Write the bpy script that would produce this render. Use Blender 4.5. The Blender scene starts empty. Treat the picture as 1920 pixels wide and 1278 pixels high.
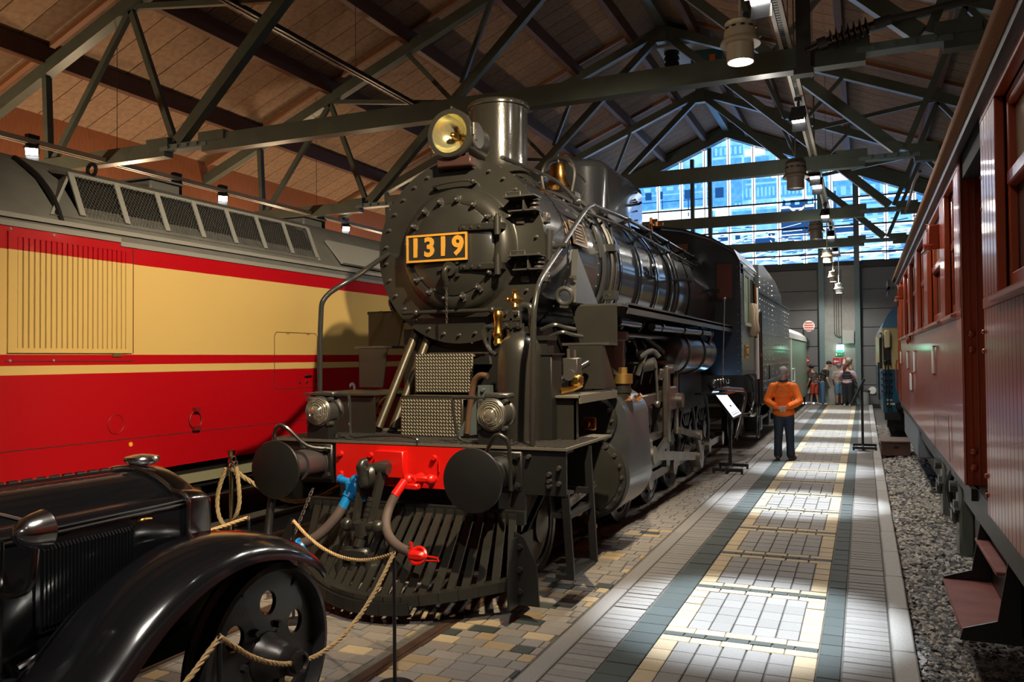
import bpy, math, random
from math import pi, sin, cos, atan2, sqrt, radians
from mathutils import Vector, Matrix
random.seed(7)
S = bpy.context.scene
COL = S.collection
V = Vector

# ------------------------------------------------------------------ camera
CAM_H = 1.95
_yaw, _pit, _rol = radians(23.084), radians(1.2), radians(-0.4935)
_f = V((-sin(_yaw)*cos(_pit), cos(_yaw)*cos(_pit), sin(_pit)))
_r0 = V((cos(_yaw), sin(_yaw), 0)); _u0 = _r0.cross(_f)
_r = cos(_rol)*_r0 + sin(_rol)*_u0; _u = -sin(_rol)*_r0 + cos(_rol)*_u0
cam_d = bpy.data.cameras.new('camera'); cam = bpy.data.objects.new('camera', cam_d); COL.objects.link(cam)
cam_d.sensor_width = 36; cam_d.lens = 1546/1920*36; cam_d.clip_end = 300; cam_d.clip_start = .05
M = Matrix.Identity(4)
for i in range(3):
    M[i][0], M[i][1], M[i][2] = _r[i], _u[i], -_f[i]
M[2][3] = CAM_H
cam.matrix_world = M
S.camera = cam
# ------------------------------------------------------------------ world, exposure
w = bpy.data.worlds.new('world'); S.world = w; w.use_nodes = True
w.node_tree.nodes['Background'].inputs[0].default_value = (.30, .29, .30, 1)
w.node_tree.nodes['Background'].inputs[1].default_value = .05
S.view_settings.view_transform = 'Standard'; S.view_settings.look = 'None'
S.view_settings.exposure = 0.0; S.view_settings.gamma = 1; S.view_settings.use_curve_mapping = False
S.cycles.use_denoising = True
S.cycles.max_bounces = 6; S.cycles.glossy_bounces = 4; S.cycles.transmission_bounces = 6
S.cycles.caustics_reflective = False; S.cycles.caustics_refractive = False
S.cycles.sample_clamp_indirect = 4
# ------------------------------------------------------------------ lamps of the hall
WARM, NEUT, COOL = (1, .74, .45), (1, .93, .83), (.80, .90, 1)
def spot(name, loc, aim, watts, cone, blend=.6, col=NEUT, r=.06):
    d = bpy.data.lights.new(name, 'SPOT'); d.energy = watts; d.spot_size = radians(cone); d.spot_blend = blend
    d.color = col; d.shadow_soft_size = r
    o = bpy.data.objects.new(name, d); COL.objects.link(o); o.location = loc
    o.rotation_euler = (V(aim)-V(loc)).to_track_quat('-Z', 'Y').to_euler(); return o
def point(name, loc, watts, col=WARM, r=.08):
    d = bpy.data.lights.new(name, 'POINT'); d.energy = watts; d.color = col; d.shadow_soft_size = r
    o = bpy.data.objects.new(name, d); COL.objects.link(o); o.location = loc; return o
# track spotlights on the right-hand lighting track: the white pools on the path
for y, p in ((6.45, 5600), (11.6, 5400), (15.1, 3800), (18.8, 4600), (22.2, 4200), (26.2, 4000), (31, 2800)):
    spot('path_spotlight', (-.84, y+.9, 5.32), (-.86, y, 0), p, 27, .75, COOL)
    spot('path_fill', (-.84, y+1.0, 5.30), (-.9, y, 0), 150, 125, .9, NEUT, .08)  # wide fill added at each spot to lift the coach side and cab
    point('spotlight_spill', (-1.25, y+.6, 5.0), 20, NEUT, .12)  # bare point added to brighten the track underside and ceiling
# warm accent spotlights on the engine front and on the red locomotive
spot('engine_spotlight', (-1.0, 4.26, 5.28), (-4.4, 7.0, 2.1), 2500, 84, .75, (1, .80, .52), .045)
spot('engine_side_spotlight', (-.80, 8.0, 5.6), (-2.9, 11.0, 2.4), 1150, 90, .8, (1, .86, .66), .05)
spot('shade_spotlight', (-.84, -1.0, 5.6), (-6.5, 9.6, 2.0), 1100, 26, .9, NEUT, .1)
spot('car_fill_spot', (-1.02, 1.45, 5.28), (-3.2, 3.6, .8), 620, 58, .9, NEUT, .06)  # unseen spot added to brighten the rail car
# the pendants over the path, and unseen fill lights added along the left wall behind the red engine, spilling on roof and wall
for y in (-5, 2.2, 9.25, 17.0, 24.4, 30.0, 33.0):  # includes downlights added below unlit pendants and where no pendant hangs
    spot('pendant_and_fill_light', (-1.17, y, 5.02), (-1.17, y, 0), 110 if y < 5 else 300 if y < 30 else 420, 150, .5, NEUT, .1)
for y in (-2, 3.5, 8.9, 13.3, 18.0, 23.2, 28):
    point('left_wall_fill', (-14.7, y, 4.3), 230, (1, .72, .44), .12)
# ------------------------------------------------------------------ materials
def mat(name, col, rough=.5, metal=0., coat=0., emit=None, es=1., noise=None, bump=0., bscale=40., spec=None, vary=0., trans=0., map_scale=None):
    """noise=(scale, colour2, amount) mixes a second colour in; bump = relief strength; vary = tone change per object."""
    m = bpy.data.materials.new(name); m.use_nodes = True
    nt = m.node_tree; b = nt.nodes['Principled BSDF']; L = nt.links.new
    b.inputs['Base Color'].default_value = (*col, 1); b.inputs['Roughness'].default_value = rough
    b.inputs['Metallic'].default_value = metal; b.inputs['Coat Weight'].default_value = coat
    b.inputs['Coat Roughness'].default_value = .08
    if spec is not None: b.inputs['Specular IOR Level'].default_value = spec
    if trans: b.inputs['Transmission Weight'].default_value = trans
    if emit: b.inputs['Emission Color'].default_value = (*emit, 1); b.inputs['Emission Strength'].default_value = es
    tc = None
    if noise or bump:
        tc = nt.nodes.new('ShaderNodeTexCoord'); src = tc.outputs['Object']
        if map_scale:
            mp = nt.nodes.new('ShaderNodeMapping'); mp.inputs['Scale'].default_value = map_scale
            L(src, mp.inputs[0]); src = mp.outputs[0]
    out = None
    if noise:
        n = nt.nodes.new('ShaderNodeTexNoise'); n.inputs['Scale'].default_value = noise[0]; n.inputs['Detail'].default_value = 5
        L(src, n.inputs['Vector'])
        r = nt.nodes.new('ShaderNodeValToRGB'); r.color_ramp.elements[0].position = .35; r.color_ramp.elements[1].position = .68
        L(n.outputs['Fac'], r.inputs[0])
        r.color_ramp.elements[0].color = (*col, 1)
        c2 = [a+(q-a)*noise[2] for a, q in zip(col, noise[1])]
        r.color_ramp.elements[1].color = (*c2, 1); out = r.outputs[0]
    if vary:
        oi = nt.nodes.new('ShaderNodeObjectInfo'); hv = nt.nodes.new('ShaderNodeHueSaturation')
        mr = nt.nodes.new('ShaderNodeMapRange'); mr.inputs[3].default_value = 1-vary; mr.inputs[4].default_value = 1+vary
        L(oi.outputs['Random'], mr.inputs[0]); L(mr.outputs[0], hv.inputs['Value'])
        if out is None: hv.inputs['Color'].default_value = (*col, 1)
        else: L(out, hv.inputs['Color'])
        out = hv.outputs[0]
    if out is not None: L(out, b.inputs['Base Color'])
    if bump:
        n2 = nt.nodes.new('ShaderNodeTexNoise'); n2.inputs['Scale'].default_value = bscale; n2.inputs['Detail'].default_value = 4
        L(src, n2.inputs['Vector'])
        bp = nt.nodes.new('ShaderNodeBump'); bp.inputs['Strength'].default_value = bump; bp.inputs['Distance'].default_value = .01
        L(n2.outputs['Fac'], bp.inputs['Height']); L(bp.outputs[0], b.inputs['Normal'])
    return m
# ------------------------------------------------------------------ mesh building
def frame(d):
    d = V(d).normalized(); a = V((0, 0, 1)) if abs(d.z) < .9 else V((1, 0, 0))
    x = a.cross(d).normalized(); return x, d.cross(x), d
def smooth_pts(pts, k=5):
    P = [V(p) for p in pts]
    if len(P) < 3: return P
    Q = [P[0]*2-P[1]]+P+[P[-1]*2-P[-2]]; out = []
    for i in range(1, len(Q)-2):
        a, b, c, d = Q[i-1:i+3]
        for j in range(k):
            t = j/k
            out.append(.5*((2*b)+(c-a)*t+(2*a-5*b+4*c-d)*t*t+(3*b-a-3*c+d)*t**3))
    return out+[P[-1]]
class MB:
    def __init__(s): s.v = []; s.f = []; s.m = []; s.mi = 0
    def add(s, vs, fs):
        n = len(s.v); s.v += [tuple(p) for p in vs]
        for f in fs: s.f.append(tuple(i+n for i in f)); s.m.append(s.mi)
        return s
    def bx(s, x0, x1, y0, y1, z0, z1, rot=None, piv=None):
        vs = [V((x, y, z)) for x in (x0, x1) for y in (y0, y1) for z in (z0, z1)]
        if rot is not None:
            c = V(piv) if piv is not None else V(((x0+x1)/2, (y0+y1)/2, (z0+z1)/2)); vs = [c+rot@(p-c) for p in vs]
        return s.add(vs, [(0, 1, 3, 2), (4, 6, 7, 5), (0, 4, 5, 1), (2, 3, 7, 6), (0, 2, 6, 4), (1, 5, 7, 3)])
    def bev(s, x0, x1, y0, y1, z0, z1, b=.01):
        """box with its edges broken"""
        P = []; F = []
        xs, ys, zs = (x0, x1), (y0, y1), (z0, z1)
        idx = {}
        for i in (0, 1):
            for j in (0, 1):
                for k in (0, 1):
                    sx, sy, sz = (b if i == 0 else -b), (b if j == 0 else -b), (b if k == 0 else -b)
                    for a, p in (('x', (xs[i], ys[j]+sy, zs[k]+sz)), ('y', (xs[i]+sx, ys[j], zs[k]+sz)), ('z', (xs[i]+sx, ys[j]+sy, zs[k]))):
                        idx[(i, j, k, a)] = len(P); P.append(p)
        g = lambda *a: tuple(idx[q] for q in a)
        for i in (0, 1):
            F.append(g((i, 0, 0, 'x'), (i, 1, 0, 'x'), (i, 1, 1, 'x'), (i, 0, 1, 'x'))); F.append(g((0, i, 0, 'y'), (1, i, 0, 'y'), (1, i, 1, 'y'), (0, i, 1, 'y')))
            F.append(g((0, 0, i, 'z'), (1, 0, i, 'z'), (1, 1, i, 'z'), (0, 1, i, 'z')))
            for j in (0, 1):
                F.append(g((i, j, 0, 'x'), (i, j, 1, 'x'), (i, j, 1, 'y'), (i, j, 0, 'y'))); F.append(g((i, 0, j, 'x'), (i, 1, j, 'x'), (i, 1, j, 'z'), (i, 0, j, 'z')))
                F.append(g((0, i, j, 'y'), (1, i, j, 'y'), (1, i, j, 'z'), (0, i, j, 'z')))
                for k in (0, 1): F.append(g((i, j, k, 'x'), (i, j, k, 'y'), (i, j, k, 'z')))
        return s.add(P, F)
    def bar(s, p0, p1, wd, ht, up=(0, 0, 1)):
        p0, p1 = V(p0), V(p1); d = (p1-p0).normalized(); u = V(up)
        if abs(d.dot(u)) > .98: u = V((0, 1, 0))
        a = d.cross(u).normalized(); u = a.cross(d)
        vs = [p+a*(i*wd/2)+u*(j*ht/2) for p in (p0, p1) for i in (-1, 1) for j in (-1, 1)]
        return s.add(vs, [(0, 1, 3, 2), (4, 6, 7, 5), (0, 4, 5, 1), (2, 3, 7, 6), (0, 2, 6, 4), (1, 5, 7, 3)])
    def cyl(s, p0, p1, r0, r1=None, n=16, cap=True):
        r1 = r0 if r1 is None else r1; p0, p1 = V(p0), V(p1); x, y, d = frame(p1-p0); vs = []
        for p, r in ((p0, r0), (p1, r1)):
            for i in range(n):
                a = 2*pi*i/n; vs.append(p+x*(r*cos(a))+y*(r*sin(a)))
        fs = [(i, (i+1) % n, n+(i+1) % n, n+i) for i in range(n)]
        if cap: fs += [tuple(range(n-1, -1, -1)), tuple(range(n, 2*n))]
        return s.add(vs, fs)
    def ring(s, p0, p1, r, ri, n=24):
        """hollow cylinder"""
        p0, p1 = V(p0), V(p1); x, y, d = frame(p1-p0); vs = []
        for p, q in ((p0, r), (p1, r), (p1, ri), (p0, ri)):
            for i in range(n):
                a = 2*pi*i/n; vs.append(p+x*(q*cos(a))+y*(q*sin(a)))
        return s.add(vs, [(k*n+i, k*n+(i+1) % n, ((k+1) % 4)*n+(i+1) % n, ((k+1) % 4)*n+i) for k in range(4) for i in range(n)])
    def lathe(s, prof, o, ax, n=32, cap=(False, False)):
        o = V(o); x, y, d = frame(ax); vs = []
        for r, t in prof:
            for i in range(n):
                a = 2*pi*i/n; vs.append(o+d*t+x*(r*cos(a))+y*(r*sin(a)))
        k = len(prof)
        fs = [(j*n+i, j*n+(i+1) % n, (j+1)*n+(i+1) % n, (j+1)*n+i) for j in range(k-1) for i in range(n)]
        if cap[0]: fs.append(tuple(range(n-1, -1, -1)))
        if cap[1]: fs.append(tuple(range((k-1)*n, k*n)))
        return s.add(vs, fs)
    def tube(s, pts, r, n=8, k=0, cap=True):
        P = smooth_pts(pts, k) if k else [V(p) for p in pts]
        R = r if isinstance(r, (list, tuple)) else [r]*len(P)
        vs = []; x = None
        for i, p in enumerate(P):
            d = ((P[i+1] if i+1 < len(P) else p)-(P[i-1] if i else p)).normalized()
            if x is None: x, y, _ = frame(d)
            else:
                x = (x-d*x.dot(d)).normalized(); y = d.cross(x)
            for j in range(n):
                a = 2*pi*j/n; vs.append(p+x*(R[i]*cos(a))+y*(R[i]*sin(a)))
        m = len(P); fs = [(i*n+j, i*n+(j+1) % n, (i+1)*n+(j+1) % n, (i+1)*n+j) for i in range(m-1) for j in range(n)]
        if cap: fs += [tuple(range(n-1, -1, -1)), tuple(range((m-1)*n, m*n))]
        return s.add(vs, fs)
    def loop(s, pts, r, n=8):
        P = [V(p) for p in pts]; m = len(P); vs = []; nz = (P[1]-P[0]).cross(P[2]-P[1]).normalized()
        for i, p in enumerate(P):
            d = (P[(i+1) % m]-P[i-1]).normalized(); y = d.cross(nz)
            for j in range(n):
                a = 2*pi*j/n; vs.append(p+nz*(r*cos(a))+y*(r*sin(a)))
        return s.add(vs, [(i*n+j, i*n+(j+1) % n, ((i+1) % m)*n+(j+1) % n, ((i+1) % m)*n+j) for i in range(m) for j in range(n)])
    def torus(s, c, ax, R, r, n=32, k=8):
        x, y, d = frame(ax); c = V(c)
        return s.loop([c+x*(R*cos(2*pi*i/n))+y*(R*sin(2*pi*i/n)) for i in range(n)], r, k)
    def sph(s, c, r, n=12, m=8, sc=(1, 1, 1)):
        c = V(c); vs = [c+V((0, 0, r*sc[2]))]
        for j in range(1, m):
            for i in range(n):
                a, b = 2*pi*i/n, pi*j/m; vs.append(c+V((r*sc[0]*sin(b)*cos(a), r*sc[1]*sin(b)*sin(a), r*sc[2]*cos(b))))
        vs.append(c-V((0, 0, r*sc[2]))); e = len(vs)-1
        fs = [(0, 1+i, 1+(i+1) % n) for i in range(n)]
        fs += [(1+j*n+i, 1+(j+1)*n+i, 1+(j+1)*n+(i+1) % n, 1+j*n+(i+1) % n) for j in range(m-2) for i in range(n)]
        fs += [(e, 1+(m-2)*n+(i+1) % n, 1+(m-2)*n+i) for i in range(n)]
        return s.add(vs, fs)
    def prism(s, poly, ext):
        """poly: 3D points of one face, extruded by the vector ext"""
        P = [V(p) for p in poly]; n = len(P); e = V(ext)
        return s.add(P+[p+e for p in P], [tuple(range(n-1, -1, -1)), tuple(range(n, 2*n))]+[(i, (i+1) % n, n+(i+1) % n, n+i) for i in range(n)])
    def bolt(s, p, d, r=.016, h=.014):
        p = V(p); d = V(d).normalized()
        s.cyl(p, p+d*h, r, r*.8, 6)
        return s
    def rivet(s, p, d, r=.015):
        p = V(p); x, y, d = frame(d)
        vs = []
        for q, t in ((1, 0), (.75, .5)):
            for i in range(6): vs.append(p+x*(r*q*cos(i*pi/3))+y*(r*q*sin(i*pi/3))+d*(r*t))
        vs.append(p+d*r*.75)
        return s.add(vs, [(i, (i+1) % 6, 6+(i+1) % 6, 6+i) for i in range(6)]+[(6+i, 6+(i+1) % 6, 12) for i in range(6)])
    def cut(s):
        s.cuts = getattr(s, 'cuts', [])+[(len(s.v), len(s.f))]; return s
    def mesh(s, name, mats, flat=False, ang=38):
        me = bpy.data.meshes.new(name); me.from_pydata(s.v, [], s.f)
        if not isinstance(mats, (list, tuple)): mats = [mats]
        for q in mats: me.materials.append(q)
        if len(mats) > 1: me.polygons.foreach_set('material_index', s.m)
        if not flat:
            me.polygons.foreach_set('use_smooth', [True]*len(me.polygons)); me.set_sharp_from_angle(angle=radians(ang))
        me.update(); return me
    def build(s, name, mats, par=None, flat=False, fix=True, ang=38):
        """world coordinates in; the object sits on its parent's frame"""
        if fix: s.fixn()
        if par is not None:
            o = origin(par); s.v = [(p[0]-o.x, p[1]-o.y, p[2]-o.z) for p in s.v]
        return link(name, s.mesh(name, mats, flat, ang), par)
    def fixn(s):
        import bmesh
        b = bmesh.new(); vv = [b.verts.new(p) for p in s.v]; b.faces.ensure_lookup_table() 
        fl = b.faces.layers.int.new('mi')
        for f, mi in zip(s.f, s.m):
            try: q = b.faces.new([vv[i] for i in f]); q[fl] = mi
            except ValueError: pass
        bmesh.ops.recalc_face_normals(b, faces=b.faces)
        b.verts.index_update()
        s.v = [tuple(p.co) for p in b.verts]; s.f = [tuple(p.index for p in f.verts) for f in b.faces]; s.m = [f[fl] for f in b.faces]
        b.free()
def each(q, name, m, par, flat=False):
    """build the pieces between q.cut() marks as objects of their own"""
    C = [(0, 0)]+getattr(q, 'cuts', [])+[(len(q.v), len(q.f))]
    for (v0, f0), (v1, f1) in zip(C, C[1:]):
        if v1 > v0:
            p = MB(); p.v = q.v[v0:v1]; p.f = [tuple(i-v0 for i in f) for f in q.f[f0:f1]]; p.m = q.m[f0:f1]; p.build(name, m, par, flat)
def origin(o):
    p = V((0, 0, 0))
    while o is not None: p += o.location; o = o.parent
    return p
def link(name, me, par=None, loc=None):
    o = bpy.data.objects.new(name, me); COL.objects.link(o)
    if par is not None: o.parent = par
    if loc is not None: o.location = loc
    return o
def tag(o, label=None, cat=None, group=None, kind=None):
    for k, q in (('label', label), ('category', cat), ('group', group), ('kind', kind)):
        if q: o[k] = q
    return o
def thing(name, label, cat, loc=(0, 0, 0), group=None, kind=None):
    o = bpy.data.objects.new(name, None); COL.objects.link(o); o.location = loc; o.empty_display_size = .1
    return tag(o, label, cat, group, kind)
def dup(o, par=None, loc=None):
    c = o.copy(); COL.objects.link(c)
    if par is not None: c.parent = par
    for ch in list(o.children): dup(ch, c)
    if loc is not None: c.location = loc
    return c
def text_mesh(txt, size, depth=.004, bold=0.):
    cu = bpy.data.curves.new('letters', 'FONT'); cu.body = txt; cu.size = size; cu.extrude = depth; cu.offset = bold
    cu.align_x = 'CENTER'; cu.align_y = 'CENTER'; cu.resolution_u = 3
    t = bpy.data.objects.new('letters', cu); COL.objects.link(t)
    me = bpy.data.meshes.new_from_object(t.evaluated_get(bpy.context.evaluated_depsgraph_get()))
    bpy.data.objects.remove(t); return me
def text(name, txt, size, m, loc, right, up, par=None, depth=.004, bold=0., sx=1.):
    """flat lettering: centre, direction of reading, up"""
    me = text_mesh(txt, size, depth, bold); me.materials.clear(); me.materials.append(m)
    r, u = V(right).normalized(), V(up).normalized(); n = r.cross(u)
    R = Matrix((r*sx, u, n)).transposed()
    o = V(loc)-(origin(par) if par is not None else V((0, 0, 0)))
    for p in me.vertices: p.co = R@p.co+o
    return link(name, me, par)
# ================================================================== THE HALL
RX, YW = -5.17, 35.6                       # ridge line, far wall
def roofz(x, base=11.80): return base-.41*abs(x-RX)
m_panel = mat('wood_wool', (.31, .20, .125), .9, noise=(9, (.20, .125, .08), .8), bump=.25, bscale=120, vary=.13)
m_beam = mat('brown_timber', (.11, .045, .022), .6, noise=(6, (.07, .03, .014), .7), map_scale=(4, .5, 4))
m_rafter = mat('orange_timber', (.24, .10, .04), .6)
m_steel = mat('green_grey_steel', (.095, .12, .098), .40, coat=.08, noise=(3, (.06, .08, .07), .6), bump=.03, bscale=60)
m_steel_d = mat('dark_steel', (.03, .033, .035), .5)
m_conc = mat('concrete', (.33, .325, .31), .85, noise=(5, (.24, .24, .235), .6), bump=.08, bscale=50)
m_door = mat('grey_door_panel', (.145, .15, .155), .6, noise=(30, (.125, .13, .135), .5))
m_pier = mat('blue_grey_steel', (.13, .19, .20), .5)
m_wallo = mat('orange_board_wall', (.30, .10, .035), .7, noise=(4, (.2, .065, .025), .6), map_scale=(1, 6, 1))
m_dark = mat('dark_void', (.012, .012, .014), .9)
m_white = mat('white_paint', (.78, .77, .72), .4)
m_cream_t = mat('beige_track', (.50, .47, .38), .45)
m_black = mat('black_plastic', (.012, .012, .013), .35)
# walls -----------------------------------------------------------
def wall(name, *b, m=None): return tag(MB().bx(*b).build(name, m or m_wallo), kind='structure')
wall('wall_left', -16.5, -16.2, -10, YW, -.1, 7.5)
wall('wall_right', 5.9, 6.2, -10, YW, -.1, 7.5, m=m_conc)
wall('wall_back', -16.5, 6.2, -10.3, -10, -.1, 12.2, m=m_conc)
wf = tag(MB().bx(-16.5, -6.55, YW, YW+.3, -.1, 5.55).bx(-1.43, -.30, YW-.05, YW+.3, -.1, 5.55).bx(4.6, 6.2, YW, YW+.3, -.1, 5.55).build('wall_far', m_conc), kind='structure')
tag(MB().bx(-16.5, 6.2, YW-.04, YW+.3, 5.45, 5.72).build('trim_1', m_steel_d), kind='structure')
for i, (x0, x1, zt) in enumerate(((-1.63, -1.43, 9.6), (-.30, -.10, 9.1), (-6.72, -6.56, 10.4), (-5.98, -5.82, 10.8))):
    z0 = 0 if i < 2 else 5.72
    tag(MB().bx(x0, x1, YW-.22, YW-.02, z0, zt).build('trim_%d' % (i+2), m_pier if i < 2 else m_steel), kind='structure')
# sectional doors ---------------------------------------------------
for di, (x0, x1) in enumerate(((-6.5, -1.70), (-.04, 4.55))):
    d = tag(thing('door_%d' % (di+1), None, None, ((x0+x1)/2, YW, 0)), kind='structure')
    zs = [.0, .77, 1.53, 2.31, 3.06, 3.80, 4.58, 5.45]
    for a, b in zip(zs, zs[1:]): MB().bev(x0, x1, YW+.02, YW+.10, a+.012, b-.012, .012).build('panel', m_door, d)
    MB().bx(x0-.06, x0, YW-.03, YW+.1, 0, 5.45).bx(x1, x1+.06, YW-.03, YW+.1, 0, 5.45).build('guide_rail', m_black, d)
# far gable beams under the roof
for i, sg in enumerate((-1, 1)):
    xe = RX+sg*11
    tag(MB().prism([(RX, YW-.28, 11.72), (RX, YW-.28, 11.17), (xe, YW-.28, 11.17-.41*11), (xe, YW-.28, 11.72-.41*11)], (0, .3, 0)).build('trim_%d' % (i+6), m_steel), kind='structure')
# ceiling: panels, purlins, rafters ----------------------------------
ceil = thing('ceiling', kind='structure', label=None, cat=None, loc=(RX, 15, 11.8))
DX = [.0, .9, 2.62, 4.76, 6.98, 9.2, 11.4]
pan = {}
rest = MB()
cells = []
for sg in (-1, 1):
    for a, b in zip(DX[1:], DX[2:]):
        for k in range(76):
            y = -10+k*.6
            cells.append((sg, a, b, y))
def seen_rank(c):
    sg, a, b, y = c
    if y < 4.5 or (sg > 0 and a > 5): return 1e6+y
    return (y+(8 if sg > 0 else 0))
cells.sort(key=seen_rank)
for i, (sg, a, b, y) in enumerate(cells):
    q = MB()
    xa, xb = RX+sg*a, RX+sg*b; za, zb = roofz(xa), roofz(xb)
    y0, y1 = y+.012, y+.588
    P = [(xa, y0, za), (xb, y0, zb), (xb, y1, zb), (xa, y1, za)]
    if i < 290:
        key = (sg, a)
        if key not in pan:
            cx, cz = (xa+xb)/2, (za+zb)/2
            pan[key] = (MB().prism([(p[0]-cx, p[1]-y-.3, p[2]-cz) for p in P], (0, 0, .06)).mesh('panel', m_panel, True), cx, cz)
        me, cx, cz = pan[key]
        link('panel', me, ceil, (cx-RX, y+.3-15, cz-11.8))
    else: rest.prism(P, (0, 0, .06))
tag(rest.build('panel_field', m_panel, ceil, True, False), kind='stuff')
MB().bx(RX-11.6, RX+11.6, -10, YW, 0, .02).build('x', m_dark) if False else None
bk = MB()
for sg in (-1, 1):
    x0, x1 = RX, RX+sg*11.6
    bk.prism([(x0, -10, roofz(x0)+.075), (x1, -10, roofz(x1)+.075), (x1, YW, roofz(x1)+.075), (x0, YW, roofz(x0)+.075)], (0, 0, .1))
bk.build('roof_deck', m_dark, ceil, True)
for sg in (-1, 1):
    MB().prism([(RX, -10, roofz(RX)), (RX+sg*.9, -10, roofz(RX+.9)), (RX+sg*.9, YW, roofz(RX+.9)), (RX, YW, roofz(RX))], (0, 0, .05)).build('ridge_panel', m_panel, ceil, True)
    for a in DX[1:]:
        x = RX+sg*a; z = roofz(x)
        MB().bev(x-.085, x+.085, -10, YW-.3, z-.37, z+.01, .01).build('purlin', m_beam, ceil)
TY = (11.0, 17.1, 23.3, 29.4)
for y in (4.9,)+TY:
    for sg in (-1, 1):
        for a, b in zip(DX[1:], DX[2:]):
            p0 = V((RX+sg*(a+.1), y+.02, roofz(RX+a+.1)-.04)); p1 = V((RX+sg*(b-.1), y+.02, roofz(RX+b-.1)-.04))
            MB().bar(p0, p1, .12, .10).build('rafter', m_rafter, ceil)
# steel trusses --------------------------------------------------------
def truss(y, label):
    t = thing('roof_truss', label, 'truss', (RX, y, 5.55), 'steel trusses under the roof')
    T = lambda x, z: (x, y, z)
    for sg in (-1, 1):
        n = lambda dx, z: T(RX+sg*dx, z)
        MB().bar(n(0, 11.32), n(11.2, 11.32-.41*11.2), .20, .24).build('top_chord', m_steel, t)
        MB().bar(n(5.85, 5.80), n(.15, 11.12), .17, .20).build('main_diagonal', m_steel, t)
        for a, b, w_ in (((7.0, 8.40), (3.62, 7.94), .10), ((4.78, 9.28), (3.62, 8.02), .10), ((7.0, 8.35), (5.95, 5.80), .11), ((7.0, 8.35), (9.05, 5.72), .11), ((9.2, 7.42), (9.12, 5.72), .13), ((2.55, 10.2), (3.34, 8.35), .10)):
            MB().bar(n(*a), n(*b), w_*.9, w_).build('strut', m_steel, t)
        # joint plates where the tie is spliced
        MB().bar(n(5.3, 5.80), n(4.75, 5.80), .26, .16).build('splice_angle', m_steel, t); MB().bar(n(6.0, 5.80), n(6.5, 5.80), .26, .16).build('splice_angle', m_steel, t)
        q = MB().bar(n(5.15, 5.70), n(6.2, 5.70), .22, .10)
        for k in range(4): q.bolt(n(5.35+k*.22, 5.70)+V((0, -.11, 0)) if False else V(n(5.35+k*.22, 5.70))+V((0, -.11, 0)), (0, -1, 0), .035, .03)
        q.build('splice_plate', m_pier, t)
        MB().bar(n(6.1, 5.69), n(9.3, 5.69), .2, .26).build('tie_end', m_steel, t)
    MB().bar(T(RX-5.25, 5.69), T(RX+5.25, 5.69), .2, .28).build('tie_beam', m_steel, t)
    MB().bx(RX-.16, RX+.16, y-.12, y+.12, 10.95, 11.5).build('apex_plate', m_steel, t)
    return t
truss(TY[0], 'nearest green-grey steel roof truss, its tie beam passing behind the engine chimney')
truss(TY[1], 'second steel roof truss from the camera, its tie beam just above the engine dome')
truss(TY[2], 'third steel roof truss, crossing the upper middle of the big gable window')
truss(TY[3], 'farthest free steel roof truss, just in front of the gable window')
MB()
# longitudinal ridge tube between the trusses
tag(MB().bx(RX-.12, RX+.12, 4, YW-.3, 11.42, 11.64).build('trim_8', m_steel), kind='structure')
# ridge vent box with duct
rv = thing('roof_ventilator', 'grey ventilation box hanging at the roof ridge with black duct', 'ventilator', (RX+.3, 24.4, 10.9))
MB().bev(RX-.30, RX+1.3, 23.75, 25.6, 10.98, 11.4, .03).build('housing', mat('pale_sheet', (.42, .43, .43), .5), rv)
q = MB()
for k in range(6): q.cyl((RX+.08, 24.2, 10.98-k*.17), (RX+.08, 24.2, 10.87-k*.17), .22, n=18).cyl((RX+.08, 24.2, 10.88-k*.17), (RX+.08, 24.2, 10.81-k*.17), .19, n=18)
q.build('duct', m_black, rv)
MB().bev(RX+.6, RX+1.5, 24.4, 25.2, 10.45, 10.98, .02).build('motor_box', mat('teal_sheet', (.03, .11, .13), .5), rv)
MB().bx(RX+1.15, RX+1.32, 24.37, 24.4, 10.6, 10.8).build('warning_label', mat('orange_label', (.7, .16, .03), .5), rv)

# gable window -----------------------------------------------------------
def em(name, c, s=1., tex=None):
    m = bpy.data.materials.new(name); m.use_nodes = True; nt = m.node_tree; nt.nodes.clear(); L = nt.links.new
    o = nt.nodes.new('ShaderNodeOutputMaterial'); e = nt.nodes.new('ShaderNodeEmission'); L(e.outputs[0], o.inputs[0])
    e.inputs[0].default_value = (*c, 1); e.inputs[1].default_value = s
    if tex:
        tc = nt.nodes.new('ShaderNodeTexCoord'); mp = nt.nodes.new('ShaderNodeMapping'); mp.inputs['Scale'].default_value = tex[0]
        n = nt.nodes.new('ShaderNodeTexNoise'); n.inputs['Scale'].default_value = tex[1]; n.inputs['Detail'].default_value = 6
        r = nt.nodes.new('ShaderNodeValToRGB'); r.color_ramp.elements[0].position = .38; r.color_ramp.elements[1].position = .62
        r.color_ramp.elements[0].color = (*c, 1); r.color_ramp.elements[1].color = (*tex[2], 1)
        L(tc.outputs['Object'], mp.inputs[0]); L(mp.outputs[0], n.inputs['Vector']); L(n.outputs['Fac'], r.inputs[0]); L(r.outputs[0], e.inputs[0])
    return m
WS = 1.9
NAVY, MID, LITE, WHT = (.012, .055, .18), (.055, .24, .72), (.17, .46, 1.0), (.9, 1.05, 1.25)
e_sky = em('print_sky', (.11, .36, .92), WS, ((1, 1, 1), 1.3, (.28, .6, 1.1)))
e_yard = em('print_rail_yard', (.055, .22, .60), WS, ((.6, 1, 3.2), 2.6, (.42, .74, 1.1)))
e_navy, e_mid, e_lite, e_wht = em('print_navy', NAVY, WS), em('print_mid', MID, WS, ((1, 1, 1), 5, (.09, .31, .85))), em('print_light', LITE, WS), em('print_white', WHT, WS*1.25)
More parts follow.
